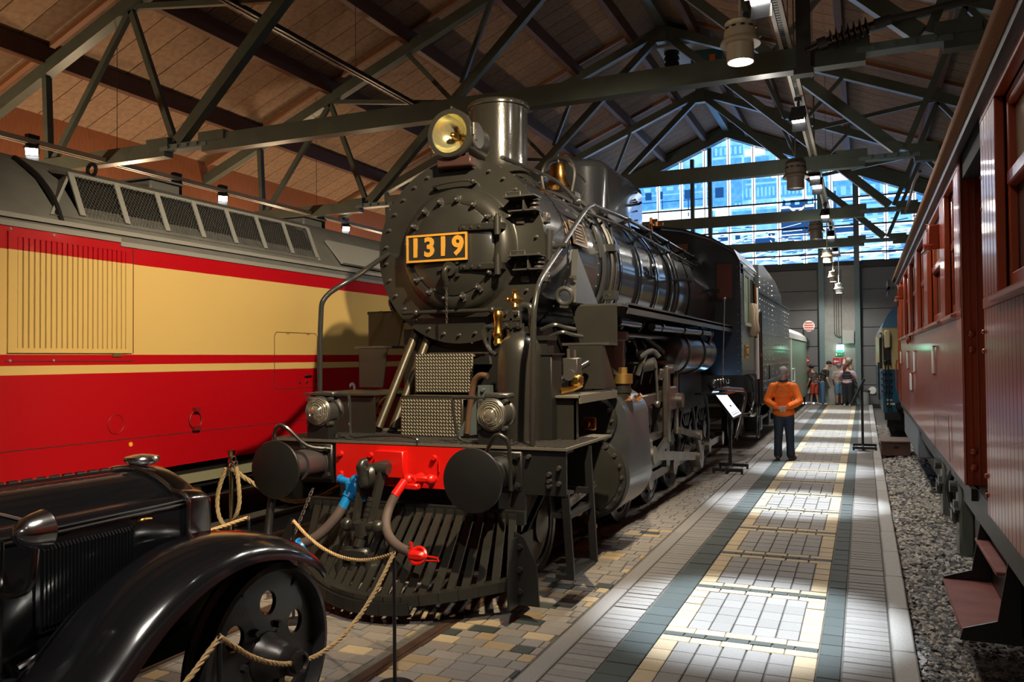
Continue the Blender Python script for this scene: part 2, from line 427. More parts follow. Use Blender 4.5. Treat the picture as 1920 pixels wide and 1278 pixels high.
win = thing('window_1', None, None, (RX, YW, 5.72), kind='structure')
MX = [-15.2+1.006*k for k in range(21)]
TZ = [5.72, 6.05, 7.16, 8.28, 9.82, 11.3]
def gz(x): return 11.16-.41*abs(x-RX)
def clip(poly):
    """keep the part of an XZ polygon below the gable line"""
    for sg in (-1, 1):
        out = []
        h = lambda p: 11.16-.41*sg*(p[0]-RX)-p[1]
        for i in range(len(poly)):
            a, b = poly[i-1], poly[i]; ha, hb = h(a), h(b)
            if (ha < 0) != (hb < 0):
                t = ha/(ha-hb); out.append((a[0]+(b[0]-a[0])*t, a[1]+(b[1]-a[1])*t))
            if hb >= 0: out.append(b)
        poly = out
        if len(poly) < 3: return []
    return poly
for xa, xb in zip(MX, MX[1:]):
    for za, zb in zip(TZ, TZ[1:]):
        P = clip([(xa+.03, za+.03), (xb-.03, za+.03), (xb-.03, zb-.03), (xa+.03, zb-.03)])
        if len(P) > 2: MB().prism([(p[0], YW+.06, p[1]) for p in P], (0, .03, 0)).build('pane', e_yard if zb < 7.3 else e_sky, win, True)
e_frame = mat('white_mullion', (.8, .85, .9), .4, emit=(.75, .88, 1.0), es=.9)
for x in MX[1:-1]:
    if gz(x) > 5.9: MB().bx(x-.016, x+.016, YW-.02, YW+.03, 5.72, gz(x)).build('mullion', m_white, win)
for x in MX[1:-1]:
    # clear daylight in the joint between the printed panes
    if gz(x) > 5.9: MB().bx(x-.075, x+.075, YW+.0301, YW+.05, 5.72, gz(x)).build('pane_joint', e_wht, win)
for z in TZ[1:-1]:
    h = min(10.4, (11.16-z)/.41)
    MB().bx(max(-15.2, RX-h), min(5.0, RX+h), YW-.06, YW+.02, z-.03, z+.03).build('transom', m_steel_d, win)
    MB().bx(max(-15.2, RX-h), min(5.0, RX+h), YW+.03, YW+.055, z-.10, z-.025).build('pane_joint', e_wht, win)
# the printed view on the sheet: flat shapes, in metres on the wall
def flat(name, m, polys):
    q = MB()
    for P in polys:
        P = clip(P)
        if len(P) > 2: q.prism([(p[0], flat.y, p[1]) for p in P], (0, .004, 0))
    flat.y -= .0045
    return tag(q.build(name, m, win, True), kind='stuff') if False else q.build(name, m, win, True)
flat.y = YW+.053
def R(x0, x1, z0, z1): return [(x0, z0), (x1, z0), (x1, z1), (x0, z1)]
flat('printed_houses', e_mid, [R(-9.6, -5.85, 8.42, 9.42), R(-5.80, -4.54, 10.44, 10.88), R(-5.81, -4.6, 8.2, 10.33), R(-4.55, -1.67, 8.5, 9.35), R(-9.6, -8.2, 9.4, 9.75), R(-7.3, -6.7, 9.4, 9.95), R(-1.3, .9, 8.1, 9.0), R(.9, 2.4, 7.6, 8.4), R(-4.5, -3.5, 9.65, 10.3), R(-1.6, 2.2, 7.5, 8.05)])
flat('printed_cloud', e_wht, [R(-4.47, -3.65, 10.36, 10.64), R(-10, -5.85, 7.50, 8.36), R(-1.2, .9, 9.0, 9.3), [(-5.75, 7.5), (-5.05, 7.5), (-5.1, 8.2), (-5.7, 8.25)], R(-3.4, -1.7, 9.35, 9.6)])
flat('printed_facade', e_lite, [R(-4.45+.155*k, -4.38+.155*k, 8.62, 9.0) for k in range(18)]+[R(-5.7+.2*k, -5.6+.2*k, 10.5, 10.82) for k in range(6)]+[R(-4.9+.16*k, -4.82+.16*k, 8.12, 8.42) for k in range(12)]+[R(-9.3+.5*k, -9.0+.5*k, 9.2, 9.36) for k in range(7)]+[R(-1.1+.36*k, -.9+.36*k, 8.4, 8.75) for k in range(6)]+[R(-4.45, -1.7, 9.12, 9.2), R(-5.8, -3.55, 9.62, 9.66), R(-9.6, -5.9, 9.0, 9.05)]+[R(-5.7+.3*k, -5.5+.3*k, 9.8, 10.1) for k in range(4)])
flat('printed_signals', e_navy, [R(-8.74, -8.46, 8.84, 9.17), R(-8.24, -7.96, 8.84, 9.17), R(-7.02, -6.71, 8.76, 9.16), R(-5.71, -5.36, 8.70, 9.14), R(-9.0, -5.9, 8.70, 8.74), R(-8.0, -7.96, 8.4, 8.8), R(-6.88, -6.83, 8.0, 8.8), R(-1.0, -.92, 7.9, 8.6), R(-5.85, -5.82, 7.4, 9.6), R(-1.76, -1.70, 7.0, 9.0)])
flat('printed_coaches', e_lite, [R(-5.01, -3.07, 7.53, 7.99), R(-1.45, -.15, 7.45, 7.9), R(.1, 2.3, 7.4, 7.95)])
flat('printed_coach_windows', e_mid, [R(-4.95+.42*k, -4.85+.42*k, 7.55, 7.88) for k in range(5)]+[R(-5.02, -3.1, 7.92, 8.06)]+[R(.2+.4*k, .42+.4*k, 7.5, 7.8) for k in range(5)]+[R(-1.35+.3*k, -1.15+.3*k, 7.55, 7.8) for k in range(4)])
flat('printed_locomotive', e_navy, [[(-3.02, 6.85), (-1.79, 6.85), (-1.76, 7.85), (-1.80, 8.38), (-2.95, 8.38), (-3.08, 7.85)], R(-4.1, -3.4, 6.6, 6.85), R(-3.56, -3.3, 6.58, 7.05), R(-5.6, -5.2, 6.85, 7.0), R(-1.3, -.3, 6.9, 7.1), R(.1, .35, 6.9, 7.3), R(-4.9, -4.7, 6.8, 7.05)])
flat('printed_chevron', e_wht, [[(-3.06, 8.02), (-2.72, 8.02), (-2.42, 7.74), (-2.12, 8.02), (-1.76, 8.02), (-1.76, 8.12), (-2.10, 8.12), (-2.42, 7.86), (-2.74, 8.12), (-3.06, 8.12)], R(-2.9, -1.84, 8.36, 8.42), R(-2.62, -2.2, 7.96, 8.02), [(-3.42, 6.6), (-3.38, 6.6), (-3.46, 6.75), (-3.5, 6.75)], [(-3.40, 6.85), (-3.36, 6.85), (-3.44, 7.0), (-3.48, 7.0)]])
flat('printed_cab_windows', e_lite, [R(-2.87, -2.67, 8.16, 8.34), R(-2.0, -1.83, 8.16, 8.34), R(-2.5, -2.32, 8.15, 8.33)])
def arc(x0, z0, x1, z1, b, h):
    P = [(x0+(x1-x0)*i/10, z0+(z1-z0)*i/10+b*4*(i/10)*(1-i/10)) for i in range(11)]
    return [[(a[0], a[1]), (c[0], c[1]), (c[0], c[1]+h), (a[0], a[1]+h)] for a, c in zip(P, P[1:])]
flat('printed_curved_rails', e_wht, sum([arc(-5.9, 6.1, -3.4, 6.5, -.12, .06), arc(-4.6, 5.8, -2.9, 6.35, .14, .07), arc(-3.6, 6.9, -.3, 6.45, -.10, .05), arc(-5.7, 6.75, -2.0, 6.9, .05, .04), arc(-1.0, 5.9, 1.4, 6.25, .16, .06), arc(.3, 5.8, 1.2, 6.5, -.1, .08), arc(-1.4, 6.8, 1.9, 6.75, .08, .04), arc(-2.9, 5.8, -1.7, 6.3, -.08, .05)], []))
tr = []
for k in range(46):
    x, z = random.uniform(-7, 1.8), random.uniform(5.78, 7.3); l = random.uniform(.15, .8); s_ = random.uniform(-.12, .22); h = random.uniform(.010, .026)
    tr.append([(x, z), (x+l, z+s_*l), (x+l, z+s_*l+h), (x, z+h)])
flat('printed_tracks', e_wht, tr)
tr = []
for k in range(150):
    x, z = random.uniform(-7, 2.2), random.uniform(5.76, 7.4); l = random.uniform(.06, .55); s_ = random.uniform(-.1, .15); h = random.uniform(.010, .045)
    tr.append([(x, z), (x+l, z+s_*l), (x+l, z+s_*l+h), (x, z+h)])
flat('printed_sleepers', e_navy, tr)
# ================================================================== FLOOR
def stone(name, c, v=.12, rough=.75): return mat(name, c, rough, noise=(60, tuple(q*.78 for q in c), .7), bump=.12, bscale=220, vary=v)
k_grey = stone('grey_paver', (.20, .185, .17)); k_grey2 = stone('warm_grey_paver', (.235, .205, .175)); k_green = stone('green_black_paver', (.036, .047, .044))
k_sand = stone('sand_paver', (.40, .31, .19)); k_ochre = stone('ochre_paver', (.30, .22, .125)); k_kerb = stone('kerb_stone', (.36, .345, .32))
m_joint = mat('joint_sand', (.10, .092, .08), .95, noise=(30, (.06, .055, .05), .7))
m_rail = mat('rusty_rail', (.085, .05, .035), .5, metal=.3, noise=(8, (.05, .03, .02), .8))
floor = tag(MB().bx(-16.2, .28, -10, YW+.3, -.25, -.014).build('floor', m_joint), kind='structure')
tag(MB().bx(.26, 5.9, -10, YW+.3, -.35, -.16).build('floor.001', mat('ballast_bed', (.16, .15, .14), .95, noise=(50, (.06, .06, .06), .9), bump=.5, bscale=60)), kind='structure')
pv = []                                    # x0,x1,y0,y1,material
def course(x0, x1, y, ln, ms, n=1):
    d = (x1-x0)/n
    for i in range(n): pv.append((x0+i*d, x0+(i+1)*d, y, y+ln, ms if not callable(ms) else ms()))
rnd = random.Random(3)
def mixed(y):
    r = rnd.random()
    if y < 9.2: return k_sand if r < .09 else k_ochre if r < .21 else k_green if r < .30 else k_grey2 if r < .68 else k_grey
    return k_grey2 if r < .5 else k_grey
y = 2.0
while y < YW-.1:                            # mixed pavers right of the rail
    x = -2.80-(rnd.random()*.12)
    while x < -2.0:
        ww = rnd.choice((.14, .21, .21)); x2 = min(x+ww, -2.0)
        if x2 > -2.79 and x2-max(x, -2.80) > .03: pv.append((max(x, -2.80), x2, y, y+.14, mixed(y)))
        x = x2
    y += .14
y = 2.0
while y < 16:                               # between the rails
    x = -4.16-(rnd.random()*.12)
    while x < -2.98:
        ww = rnd.choice((.14, .21, .21)); x2 = min(x+ww, -2.98)
        if x2-max(x, -4.16) > .03: pv.append((max(x, -4.16), x2, y, y+.14, mixed(y+.4)))
        x = x2
    y += .14
y = 3.0
while y < 16:                               # strip between the two tracks
    for k in range(9): pv.append((-6.2+k*.2, -6.0+k*.2, y, y+.14, k_sand if rnd.random() < .25 else k_grey2))
    y += .14
y = 2.0
while y < YW-.1:
    course(-1.84, -1.57, y, .10, k_grey); course(-.155, .135, y, .10, k_grey); y += .10
y = 2.0
while y < YW-.1:
    course(-1.56, -1.345, y, .21, k_green); course(-.30, -.16, y, .21, k_green); y += .21
per = 1.293; y0 = 5.80-3*per
while y0 < YW-.2:                           # framed fields of the path
    e = y0+per
    course(-1.34, -.305, y0, .085, k_green, 7)
    course(-1.34, -.305, y0+.085, .11, k_sand, 5); course(-1.34, -.305, e-.11, .11, k_sand, 5)
    nb = (per-.305)/5
    for k in range(5):
        yy = y0+.195+k*nb
        course(-1.34, -1.205, yy, nb, k_sand); course(-.44, -.305, yy, nb, k_sand); course(-1.205, -.44, yy, nb, k_grey, 5)
    y0 = e
pv = [p for p in pv if p[3] < YW-.02 and p[2] > 2.0]
def rank(p):
    x, y = (p[0]+p[1])/2, (p[2]+p[3])/2; d = V((x, y, -CAM_H)); z = d.dot(_f)
    if z < .5: return 1e9
    px, py = 960+1546*d.dot(_r)/z, 639-1546*d.dot(_u)/z
    if not (0 < px < 1920 and 0 < py < 1290): return 1e6+y
    if x < -2.5 and y > 5.2: return 1e5+y
    return -(p[1]-p[0])*(p[3]-p[2])/z**3
pv.sort(key=rank)
fm = {}; rest = {}; cache = {}
for i, (x0, x1, y0, y1, m) in enumerate(pv):
    w_, l_ = round(x1-x0, 2), round(y1-y0, 2); g = .0035
    dz = rnd.uniform(-.002, .002)
    if i < 295:
        k = (w_, l_, m.name)
        if k not in cache: cache[k] = MB().bev(-w_/2+g, w_/2-g, -l_/2+g, l_/2-g, -.05, 0, .004).mesh('paver', m, True)
        link('paver', cache[k], floor, ((x0+x1)/2, (y0+y1)/2, dz))
    else:
        q = rest.setdefault(m.name, (MB(), m))[0]
        a, b, c, d = x0+g, x1-g, y0+g, y1-g
        if y0 < 13: q.add([(a, c, -.02), (b, c, -.02), (b, d, -.02), (a, d, -.02), (a+.004, c+.004, dz), (b-.004, c+.004, dz), (b-.004, d-.004, dz), (a+.004, d-.004, dz)], [(4, 5, 6, 7), (0, 1, 5, 4), (1, 2, 6, 5), (2, 3, 7, 6), (3, 0, 4, 7)])
        else: q.add([(a, c, dz), (b, c, dz), (b, d, dz), (a, d, dz)], [(0, 1, 2, 3)])
for k, (q, m) in rest.items(): tag(q.build('paver_field', m, floor, True, False), kind='stuff')
# drain channel slabs
yy = 2.0
while yy < YW-1:
    MB().bev(-1.985, -1.855, yy+.006, yy+2.39, -.05, .001, .006).build('drain_slab', k_grey, floor, True); yy += 2.4
# kerb
kerb = tag(thing('trim_9', None, None, (.2, 15, 0)), kind='structure')
yy = 2.0
while yy < YW-.2:
    MB().bev(.142, .285, yy+.004, min(yy+1.0, YW)-.004, -.2, .012, .012).build('kerb_stone', k_kerb, kerb); yy += 1.0
# rails set in the floor
TX = -3.53
def rail(x, label, z=.0, y0=-8, y1=YW-.4, cat='rail'):
    q = MB().bx(x-.036, x+.036, y0, y1, z-.03, z+.002).bx(x-.01, x+.01, y0, y1, z-.13, z-.03).bx(x-.065, x+.065, y0, y1, z-.15, z-.13)
    return tag(q.build('rail', m_rail), label, cat)
r1 = rail(-2.875, 'rusty rail sunk in the pavers between the cowcatcher and the path')
r2 = rail(-4.255, 'rusty rail sunk in the pavers under the far wheels of the black engine')
MB().bx(-2.985, -2.925, -8, YW-.4, -.05, -.03).bx(-2.84, -2.80, -8, YW-.4, -.06, -.004).build('groove_strip', m_rail, r1, True)
MB().bx(-4.21, -4.16, -8, YW-.4, -.06, -.03).bx(-4.40, -4.30, -8, YW-.4, -.06, -.002).build('groove_strip', m_rail, r2, True)
rail(-6.75, 'rusty rail beneath the red and cream diesel engine', .06)
rail(1.55, 'rail on the ballast beneath the red-brown wooden coach', .02, 2)
# ballast
m_st = [mat('ballast_stone', c, .9, bump=.3, bscale=90) for c in ((.48, .455, .43), (.33, .315, .30), (.17, .16, .155), (.52, .46, .37))]
q = MB(); rb = random.Random(11)
def pebble(x, y, z, s):
    a = rb.random()*6.3; ca, sa = cos(a), sin(a)
    sx, sy, sz = s*rb.uniform(.7, 1.3), s*rb.uniform(.5, .9), s*rb.uniform(.4, .75)
    P = []
    for ux, uy, uz in ((1, .2, .1), (.2, 1, -.1), (-1, .3, .15), (-.1, -1, .1), (.3, .1, 1), (-.4, -.2, .8)):
        ux += rb.uniform(-.25, .25); uy += rb.uniform(-.25, .25); uz += rb.uniform(-.2, .2)
        X, Y = ux*sx, uy*sy; P.append((x+X*ca-Y*sa, y+X*sa+Y*ca, z+uz*sz))
    q.mi = rb.choice((0, 0, 1, 1, 2, 3)); q.add(P, [(0, 1, 4), (1, 5, 4), (1, 2, 5), (2, 3, 5), (3, 4, 5), (3, 0, 4)])
for i in range(17000):
    t = rb.random(); yy = 2.6+24*t**1.7; xx = .29+1.5*rb.random()**1.15
    s_ = rb.uniform(.016, .032)*(1 if yy < 9 else 1.3)
    pebble(xx, yy, -.165+.07*min(1, (xx-.2)/.5)+rb.uniform(0, .03), s_)
tag(q.build('ballast', m_st, None, True, False), 'loose grey crushed stone ballast beside the kerb and under the wooden coach', 'ballast', kind='stuff')
# ================================================================== BLACK STEAM ENGINE
k_blk = mat('black_engine_paint', (.016, .016, .0135), .34, coat=.3, noise=(5, (.021, .020, .017), .8), bump=.06, bscale=25)
k_blk2 = mat('black_boiler_paint', (.022, .023, .025), .22, coat=.8, bump=.03, bscale=14)
k_frm = mat('dull_black_frame', (.0095, .0095, .0095), .42, bump=.05, bscale=30)
k_stl = mat('bare_steel', (.46, .44, .42), .33, 1., noise=(6, (.25, .22, .2), .8))
k_rod = mat('dull_rod_steel', (.24, .22, .20), .34, .9, noise=(5, (.14, .12, .10), .8))
k_pipe = mat('worn_pipe', (.035, .035, .034), .24, .4, coat=.4)
k_brs = mat('brass', (.72, .44, .12), .25, 1.)
k_cop = mat('copper', (.62, .27, .10), .3, 1.)
k_gold = mat('gilt_letter', (.72, .36, .05), .4, .5)
k_red = mat('signal_red', (.56, .008, .005), .32, coat=.3)
k_blu = mat('bright_blue', (.005, .16, .42), .35)
k_hose = mat('rubber_hose', (.075, .052, .045), .7, bump=.1)
k_dia = mat('chequer_steel', (.085, .078, .06), .42, .7)
k_stud = mat('chequer_stud', (.62, .57, .46), .38, .55)
k_grate = mat('grating_steel', (.17, .155, .125), .55, .6)
k_glass = mat('lamp_glass', (.9, .9, .85), .05, trans=.9)
k_refl = mat('yellow_reflector', (.90, .84, .48), .16, .9)
k_refl2 = mat('lens_glass', (.62, .60, .50), .12, .85)
k_alu = mat('grey_lamp_casting', (.12, .115, .11), .34, .75)
XC, ZB, YF = -3.55, 2.98, 7.07
L = thing('steam_locomotive', 'huge glossy black steam engine with the number 1319 on its round smokebox door', 'locomotive', (XC, 7, 0))
FW = (0, -1, 0)
def P_(mb, name, m, par=None, flat=False, **k): return mb.build(name, m, par or L, flat, **k)
# smokebox and front -------------------------------------------------
sb = P_(MB().lathe([(.885, 0), (.885, -.03), (.88, -.03), (.88, -1.9)], (XC, YF, ZB), FW, 64), 'smokebox', k_blk2)
q = MB()
for yy, n_ in ((7.16, 34), (7.72, 40), (8.72, 44)):
    for i in range(n_):
        a = 2*pi*i/n_; q.rivet((XC+.88*cos(a), yy, ZB+.88*sin(a)), (cos(a), 0, sin(a)), .018)
tag(P_(q, 'rivets', k_blk2, sb, fix=False), kind='stuff')
P_(MB().lathe([(.90, 0), (.93, -.02), (.93, -.10), (.90, -.12)], (XC, 8.80, ZB), FW, 64), 'smokebox_band', k_blk2, sb)
P_(MB().lathe([(.895, 0), (.895, -.06)], (XC, 7.70, ZB), FW, 64), 'smokebox_strap', k_blk2, sb)
fr = P_(MB().lathe([(.885, .0), (.885, .022), (.62, .022), (.605, .03), (.585, .075), (.55, .12), (.505, .145), (.46, .15), (.44, .145), (.43, .12)], (XC, YF, ZB), FW, 72), 'smokebox_front', k_blk)
q = MB()
for i in range(30):
    a = 2*pi*(i+.5)/30; p = V((XC+.805*cos(a), YF-.022, ZB+.805*sin(a))); q.bolt(p, FW, .022, .012).cyl(p+V((0, -.012, 0)), p+V((0, -.034, 0)), .014, .010, 8)
tag(P_(q, 'front_bolts', k_alu, fr, fix=False), kind='stuff')
dr = P_(MB().lathe([(.435, .12), (.435, .155), (.42, .165), (.3, .185), (.15, .195), (0.001, .198)], (XC, YF, ZB), FW, 56), 'smokebox_door', k_blk)
for i in range(16):
    a = 2*pi*(i+.5)/16+.05
    if abs(a) < .28 or abs(a-2*pi) < .28: continue
    c = V((XC+.465*cos(a), YF-.15, ZB+.465*sin(a))); rd = V((cos(a), 0, sin(a)))
    q = MB().bar(c-rd*.065, c+rd*.045, .034, .03, FW).cyl(c+V((0, 0, 0)), c+V((0, -.065, 0)), .013, n=8).cyl(c+V((0, -.022, 0)), c+V((0, -.05, 0)), .026, .024, 6).sph(c+V((0, -.07, 0)), .017, 8, 6)
    P_(q, 'clamp', k_alu, dr)
for zz in (3.165, 2.80):
    q = MB().bev(XC+.10, XC+.50, YF-.225, YF-.195, zz-.033, zz+.033, .012).cyl((XC+.49, YF-.21, zz-.085), (XC+.49, YF-.21, zz+.085), .032, n=14).cyl((XC+.49, YF-.21, zz+.085), (XC+.49, YF-.21, zz+.11), .018, n=10).bx(XC+.45, XC+.53, YF-.2, YF-.1, zz-.03, zz+.03)
    for dx in (.15, .23, .31): q.rivet((XC+dx, YF-.225, zz), FW, .018)
    P_(q, 'hinge', k_blk, dr)
q = MB().cyl((XC-.0, YF-.18, 2.79), (XC, YF-.235, 2.79), .075, .068, 24)
for i in range(5): a = pi/2+2*pi*i/5+.3; q.cyl((XC+.10*cos(a), YF-.17, 2.79+.10*sin(a)), (XC+.10*cos(a), YF-.225, 2.79+.10*sin(a)), .02, .018, 8)
q.tube([(XC, YF-.23, 2.80), (XC, YF-.29, 2.79), (XC-.01, YF-.30, 2.74), (XC-.015, YF-.25, 2.64)], .026, 10, 4)
P_(q, 'door_latch', k_blk, dr)
q = MB()
for i in range(13):
    z = 2.63-.028*i; c = V((XC-.015, YF-.25, z)); w_ = V((.009, 0, 0)) if i % 2 else V((0, .009, 0))
    q.loop([c+w_+V((0, 0, .012)), c+w_-V((0, 0, .012)), c-w_-V((0, 0, .012)), c-w_+V((0, 0, .012))], .0045, 5)
P_(q, 'latch_chain', k_rod, dr, fix=False)
# number plate
pl = P_(MB().bev(-4.0, -3.355, 6.84, 6.865, 2.865, 3.125, .004), 'number_plate', mat('plate_black', (.014, .013, .012), .4), L)
q = MB().bx(-4.0, -3.355, 6.83, 6.842, 3.105, 3.125).bx(-4.0, -3.355, 6.83, 6.842, 2.865, 2.885).bx(-4.0, -3.98, 6.83, 6.842, 2.885, 3.105).bx(-3.375, -3.355, 6.83, 6.842, 2.885, 3.105)
P_(q, 'plate_border', k_gold, pl)
for ch, dx in zip('1319', (-.225, -.075, .070, .225)):
    text('numeral', ch, .245, k_gold, (-3.678+dx, 6.838, 2.995), (1, 0, 0), (0, 0, 1), pl, .006, .009, 1.0)
q = MB()
for dx in (-.24, .24): q.bx(-3.69+dx, -3.65+dx, 6.86, 6.93, 2.93, 3.05)
P_(q, 'plate_bracket', k_blk, pl)
# grab bar on top of the door, handrail across the front
P_(MB().tube([(-3.78, YF-.02, 3.60), (-3.78, YF-.09, 3.60), (-3.68, YF-.11, 3.625), (-3.45, YF-.11, 3.635), (-3.36, YF-.09, 3.62), (-3.36, YF-.02, 3.62)], .015, 8, 4).sph((-3.36, YF-.10, 3.62), .026), 'grab_bar', k_blk, fr)
q = MB().cyl((-4.13, YF-.10, 2.40), (-3.06, YF-.10, 2.40), .020, n=12)
for x in (-3.98, -3.17): q.sph((x, YF-.10, 2.40), .036, 12, 8).cyl((x, YF-.10, 2.40), (x, YF-.02, 2.40), .016, n=8)
P_(q, 'front_handrail', k_blk, fr)
# headlamp with reflector -------------------------------------------------
hl = P_(MB().lathe([(.225, 0), (.235, -.015), (.235, -.05), (.215, -.06), (.215, -.10), (.20, -.12), (.20, -.50), (.17, -.56), (.001, -.58)], (-3.56, 6.88, 4.075), FW, 40).ring((-3.56, 6.88, 4.075), (-3.56, 6.90, 4.075), .225, .185, 40), 'headlamp', k_blk)
P_(MB().lathe([(.188, -.005), (.17, -.07), (.13, -.13), (.07, -.17), (.001, -.185)], (-3.56, 6.88, 4.075), FW, 36), 'reflector', k_refl, hl)
P_(MB().lathe([(.03, -.17), (.035, -.11), (.022, -.06), (.001, -.05)], (-3.56, 6.88, 4.075), FW, 16), 'bulb', k_brs, hl)
P_(MB().cyl((-3.36, 7.08, 4.075), (-3.345, 7.08, 4.075), .13, .12, 24).bx(-3.355, -3.335, 7.0, 7.04, 4.02, 4.12).cyl((-3.36, 6.90, 4.10), (-3.31, 6.90, 4.10), .016, n=8).cyl((-3.31, 6.90, 4.04), (-3.31, 6.90, 4.15), .014, n=8), 'side_plate', k_alu, hl)
P_(MB().tube([(-3.56, 6.93, 4.30), (-3.56, 6.93, 4.335), (-3.56, 7.06, 4.335), (-3.56, 7.06, 4.29)], .012, 6), 'lamp_handle', k_blk, hl)
P_(MB().bev(-3.72, -3.36, 6.93, 7.5, 3.77, 3.86, .012).bx(-3.68, -3.62, 6.98, 7.06, 3.86, 3.92).bx(-3.50, -3.44, 6.98, 7.06, 3.86, 3.92).bx(-3.70, -3.42, 7.0, 7.4, 3.84, 3.885), 'lamp_platform', mat('dark_red_brown', (.03, .010, .008), .5), L)
# chimney --------------------------------------------------------------------
CH = (-3.52, 7.95, 0)
P_(MB().lathe([(.46, 3.72), (.40, 3.80), (.335, 3.86), (.305, 3.95), (.300, 4.1), (.305, 4.57), (.325, 4.575), (.33, 4.60), (.325, 4.62), (.30, 4.635), (.275, 4.62), (.27, 4.3)], CH, (0, 0, 1), 56), 'chimney', mat('glossy_black_cast', (.022, .021, .018), .22, coat=.6, bump=.12, bscale=60))
# boiler ------------------------------------------------------------------------
bo = P_(MB().lathe([(.895, -1.85), (.895, -3.2), (.93, -4.2), (1.0, -5.6), (1.01, -6.4)], (XC, YF, ZB), FW, 64), 'boiler', k_blk2)
for yy, r_, w_, h_ in ((9.55, .90, .05, .008), (10.42, .915, .06, .030), (11.25, .945, .05, .020), (11.95, .975, .055, .034), (12.35, .99, .05, .034), (13.2, 1.012, .05, .006)):
    P_(MB().lathe([(r_, .0), (r_+h_, .012), (r_+h_, -w_), (r_, -w_-.012)], (XC, yy, ZB), FW, 64), 'boiler_band', k_blk2, bo)
# firebox wrapper spreading to the running board
q = MB(); N_ = 40; secs = []
for yy, sp in ((13.3, 0), (13.9, .10), (14.5, .34), (14.87, .50)):
    ring = []
    for i in range(N_):
        a = 2*pi*i/N_; r = 1.012
        lo = max(0, -sin(a)+.35); x = r*cos(a)*(1+sp*min(1, lo)*.55); z = r*sin(a)
        ring.append((XC+x, yy, ZB+max(z, -.62)))
    secs.append(ring)
q.add([p for r in secs for p in r], [(j*N_+i, j*N_+(i+1) % N_, (j+1)*N_+(i+1) % N_, (j+1)*N_+i) for j in range(3) for i in range(N_)])
P_(q, 'firebox', k_blk2, L, ang=60)
P_(MB().lathe([(.075, 0), (.10, .01), (.10, .03), (.06, .035)], (XC+.93, 10.95, ZB+.12), (1, 0, .1), 20).cyl((XC+.92, 10.95, ZB+.17), (XC+1.0, 10.95, ZB+.175), .022, n=8).cyl((XC+.92, 10.95, ZB+.04), (XC+1.0, 10.95, ZB+.045), .026, n=8), 'washout_plug', k_blk2, bo)
for yy, zz in ((12.1, .10), (14.55, .12)):
    P_(MB().cyl((XC+.97, yy, ZB+zz), (XC+1.22, yy, ZB+zz), .022, n=8).cyl((XC+1.18, yy, ZB+zz-.01), (XC+1.27, yy, ZB+zz-.01), .034, n=10).bx(XC+.96, XC+1.0, yy-.06, yy+.06, ZB+zz-.09, ZB+zz+.11), 'rail_bracket', k_pipe, bo)
def arc_pipe(yy, r, a0, a1, n=14): return [(XC+r*cos(radians(a0+(a1-a0)*i/n)), yy, ZB+r*sin(radians(a0+(a1-a0)*i/n))) for i in range(n+1)]
for yy, r_, tr_ in ((9.2, .945, .016), (12.15, 1.02, .022)):
    P_(MB().tube(arc_pipe(yy, r_, 62, -30), tr_, 8), 'sand_pipe', k_blk, bo)
P_(MB().tube(arc_pipe(8.98, .96, 60, -32), .030, 8).bx(XC+.90, XC+1.02, 8.9, 9.06, ZB+.16, ZB+.24).bx(XC+.87, XC+1.01, 8.9, 9.06, ZB-.38, ZB-.28).torus((XC+.93, 8.98, ZB-.33), (0, 0, 1), .07, .018, 16, 6), 'feed_pipe', k_blk, bo)
# builder's plate on the smokebox side
a = .26; nx = V((cos(a), 0, sin(a))); tz = V((-sin(a), 0, cos(a))); c = V((XC, 8.05, ZB))+nx*.89
pc = [c+V((0, y_, 0))+tz*z_ for y_, z_ in ((-.23, .12), (.19, .12), (.23, .0), (.19, -.12), (-.23, -.12))]
bp = P_(MB().prism(pc, nx*.014), 'builders_plate', k_blk2, L)
q = MB()
for u, v in zip(pc, pc[1:]+pc[:1]): q.bar(V(u)+nx*.016, V(v)+nx*.016, .016, .012, nx)
for k in range(5): q.bar(c+V((-.14, 0, 0))*0+V((0, -.13, 0))+tz*(.07-k*.035)+nx*.017, c+V((0, .13-.03*(k % 2), 0))+tz*(.07-k*.035)+nx*.017, .012, .008, nx)
P_(q, 'plate_relief', mat('bronze_plate', (.30, .19, .10), .4, .8), bp)
# spring-loaded step brackets on the right flank of the smokebox
for zz, xb in ((3.36, -2.84), (2.82, -2.80)):
    q = MB().bx(xb-.17, xb+.14, YF-.20, YF-.02, zz+.055, zz+.068).bx(xb-.14, xb+.14, YF-.15, YF-.02, zz-.068, zz-.055)
    q.bx(xb+.01, xb+.025, YF-.16, YF-.02, zz-.06, zz+.06).tube([(xb-.14, YF-.19, zz+.065), (xb-.14, YF-.19, zz+.10), (xb+.0, YF-.19, zz+.10), (xb+.0, YF-.19, zz+.065)], .009, 6)
    for k in range(3): q.torus((xb+.09, YF-.07, zz+.04-k*.04), (0, 0, 1), .038, .013, 14, 6)
    q.cyl((xb+.09, YF-.07, zz-.09), (xb+.09, YF-.07, zz+.09), .015, n=8).bev(xb-.11, xb-.02, YF-.045, YF-.02, zz-.17, zz-.10, .01).rivet((xb-.08, YF-.025, zz), FW, .022).rivet((xb-.04, YF-.025, zz), FW, .022)
    P_(q, 'step_bracket', k_alu, sb)
for zz in (3.25, 2.98, 2.7):
    a = math.asin((zz-ZB)/.88); q = MB()
    q.bev(XC+.88*cos(a)-.0, XC+.88*cos(a)+.05, 7.10, 7.2, zz-.05, zz+.05, .01).rivet((XC+.88*cos(a)+.05, 7.15, zz), (1, 0, 0), .022)
    P_(q, 'clamp_lug', k_alu, sb)
